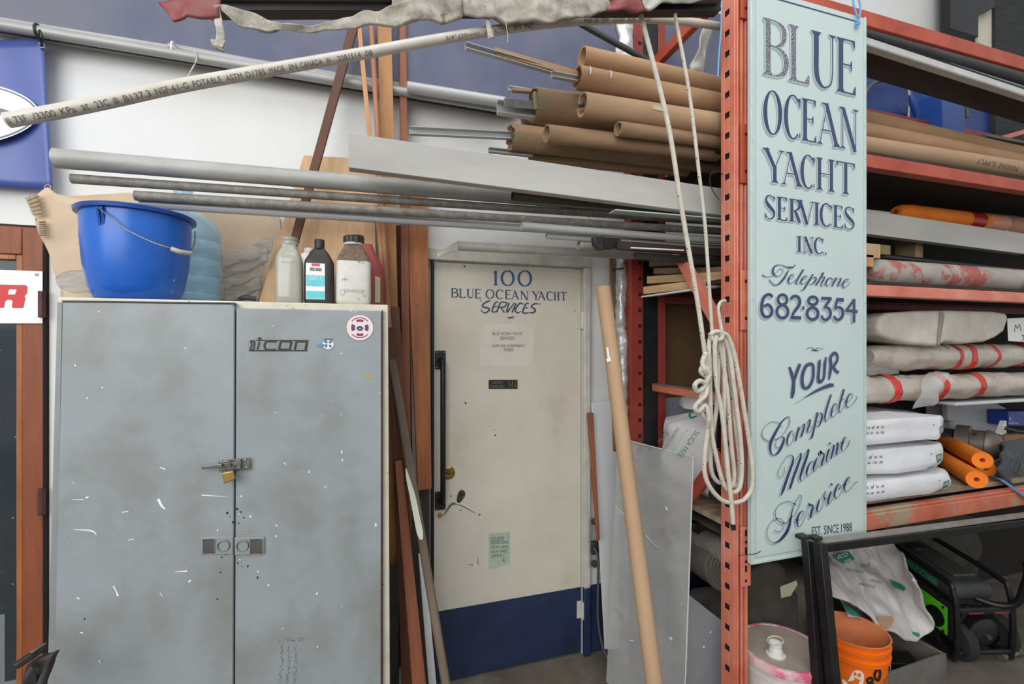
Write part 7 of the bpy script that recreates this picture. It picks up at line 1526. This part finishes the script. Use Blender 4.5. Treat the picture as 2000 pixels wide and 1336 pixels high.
# ------------------------------------------------ generator
n_ = Vector((-.25, -.97, 0)).normalized(); l_ = Vector((-.97, .25, 0)).normalized()      # n: towards the viewer end, l: left side
def genO():
    O = thing('portable_generator', (3.10, 1.80, 0), label='black portable generator with green control panel under the lower shelf', cat='generator')
    C0 = Vector((3.10, 1.80, 0))
    def g_(a, b, h): return C0+n_*a*.90+l_*b*.78+Vector((0, 0, h*.70+(.27-a)*.14))     # a: along, b: left, h: up
    def gbox(name, mat, a0, a1, b0, b1, h0, h1, bevel=.01, seg=3, **t):
        return MB().hexa([g_(a0, b0, h0), g_(a1, b0, h0), g_(a1, b0, h1), g_(a0, b0, h1)], [g_(a0, b1, h0), g_(a1, b1, h0), g_(a1, b1, h1), g_(a0, b1, h1)]).obj(name, mat, O, bevel=bevel, seg=seg, **t)
    gbox('fuel_tank', gen_green, -.27, .24, -.15, .17, .40, .53, .05, 6)
    gbox('fuel_tank_ridge', gen_green, -.24, .16, -.10, .06, .525, .55, .022, 5)
    gbox('engine', dusty_dark, -.22, .16, -.14, .10, .10, .385, .02)
    gbox('control_box', black_plastic, -.12, .25, .115, .185, .12, .39, .01)
    gbox('lime_panel', lime, .02, .225, .1855, .190, .15, .36, .002)
    c = g_(.155, .1905, .235); m = MB(); m.tube([c, c+l_*.006], .052, 28); m.obj('panel_dial', black_plastic, O)
    gbox('sticker_band', gen_sticker, -.24, .15, .1705, .172, .455, .505, .0005, 1)
    m = MB(); vs, fs = font_mesh('FORESTER'); m.add([g_(-.19+.28*(s), .1735, .468+.026*t_) for s, t_ in vs], fs); m.obj('lettering', black_ink, O)
    m = MB(); m.tube([g_(-.12, .02, .545), g_(-.12, .02, .565)], .045, 26); m.obj('fuel_cap', black_plastic, O, smooth=True)
    for b_ in (.20, -.19):
        pts = [g_(-.30, b_, .05), g_(-.31, b_, .30), g_(-.29, b_, .52), g_(-.24, b_, .57), g_(.20, b_, .57), g_(.27, b_, .52), g_(.29, b_, .30), g_(.28, b_, .06), g_(.22, b_, .03), g_(-.24, b_, .03)]
        MB().tube([Vector(v) for v in spl([tuple(p) for p in pts], 5, True)], .014, 14, closed=True).obj('roll_frame', black_metal, O, smooth=True)
    for a_, h_ in ((.285, .40), (.28, .08), (-.28, .08)): MB().tube([g_(a_, -.19, h_), g_(a_, .20, h_)], .013, 12).obj('cross_bar', black_metal, O, smooth=True)
    for i in range(5): gbox('cooling_slot', dark_hole, -.10+.022*i, -.088+.022*i, .1855, .187, .16, .34, .0005, 1)
    for a_, h_ in ((.045, .345), (.205, .345), (.045, .165), (.205, .165)):
        c = g_(a_, .1905, h_); MB().tube([c, c+l_*.004], .007, 10).obj('panel_screw', black_plastic, O)
    m = MB(); vs, fs = font_mesh('POWER EQUIPMENT'); m.add([g_(-.16+.26*s, .1735, .452+.010*t_) for s, t_ in vs], fs); m.obj('lettering', black_ink, O)
    for i in range(6):
        c = g_(.05+.032*i, -.02, .20); MB().tube([c, c+n_*.010], .088, 26).obj('cooling_fin', dusty_dark, O, smooth=True)
    for sg in (-.10, .08): gbox('warning_label', M('warning_red', (140, 50, 56), .5), .3005, .302, sg-.05, sg+.05, .38, .392, .0003, 1)
    gbox('end_plate', black_metal, .245, .30, -.17, .18, .375, .40, .004)
    for b_ in (.1, -.1):
        MB().tube([g_(.275, b_, .401), g_(.275, b_, .411)], .010, 12).obj('bolt_head', steel, O, smooth=True)
    m = MB(); m.tube([g_(.10, -.02, .20), g_(.262, -.02, .20)], .085, 30); m.obj('alternator', black_metal, O, smooth=True)
    m = MB(); m.tube([g_(.263, -.02, .20), g_(.285, -.02, .20)], [.08, .05], 30); m.obj('alternator_cover', black_plastic, O, smooth=True)
    MB().tube([g_(.286, -.02, .20), g_(.30, -.02, .20)], .012, 12).obj('shaft_nut', steel, O, smooth=True)
    for b_, a_ in ((.10, .20), (-.24, .16)):
        c = g_(a_, b_, .10); m = MB(); n = 36
        m.tube([c-l_*.03, c-l_*.026, c+l_*.026, c+l_*.03], [.085, .1, .1, .085], 36); m.v = [c+(v-c)*(1+.02*(i % 2)) for i, v in enumerate(m.v)]
        w__ = m.obj('wheel', tire, O, smooth=True); MB().tube([c-l_*.034, c+l_*.034], .05, 20).obj('hub', black_metal, w__, smooth=True)
    hp = [g_(.22, -.02, .42), g_(.28, -.10, .42), g_(.33, -.16, .48), g_(.36, -.17, .62), g_(.38, -.17, .74), g_(.36, -.19, .80)]
    MB().tube([Vector(v) for v in spl([tuple(p) for p in hp], 6)], .017, 14).obj('carry_handle', black_metal, O, smooth=True)
    return O
genO()
pillow('tarp_heap', dusty_dark, 2.9, 3.9, 2.00, 2.085, .001, .60, None, seed=120, amp=.05, label='dark dusty heap behind the generator', cat='tarp')
MB().lathe([(.16, 0), (.16, .10), (.12, .11), (0, .11)], (2.42, 1.72, .15), 40).xf(Matrix.Identity(4)).obj('dusty_wheel', dust_grey, smooth=True, label='dusty round machine wheel behind the wooden box', cat='wheel') if False else None

q = MB()
for i in range(7):
    a = P(1958+i*9, 868+i*2, 1.53)
    q.tube([P(1950+i*9, 880+i*5, 1.50), P(1962+i*9, 890+i*4, 1.50), P(1956+i*9, 905+i*5, 1.485), P(1968+i*9, 915+i*4, 1.48)], .0012, 5)
drape(q, [o for o in bpy.data.objects if o.name.startswith('quilt_cloth')][0], .002).obj('stitching', dust_grey, Q_, kind='stuff') if False else q.obj('stitching', dust_grey, Q_, kind='stuff')

# printed words, upside down, on the nearest tube at the right
q = MB(); a, b = P(1922, 310, 1.50), P(2004, 326, 1.50)
text_q(q, 'MARINE SUPPLY', b+Vector((0, 0, -.012)), a+Vector((0, 0, -.012)), b+Vector((0, 0, .012)), a+Vector((0, 0, .012)), (0, 0, 0)); drape(q, T3_, .001, n=10).obj('lettering', grey_ink, T3_)
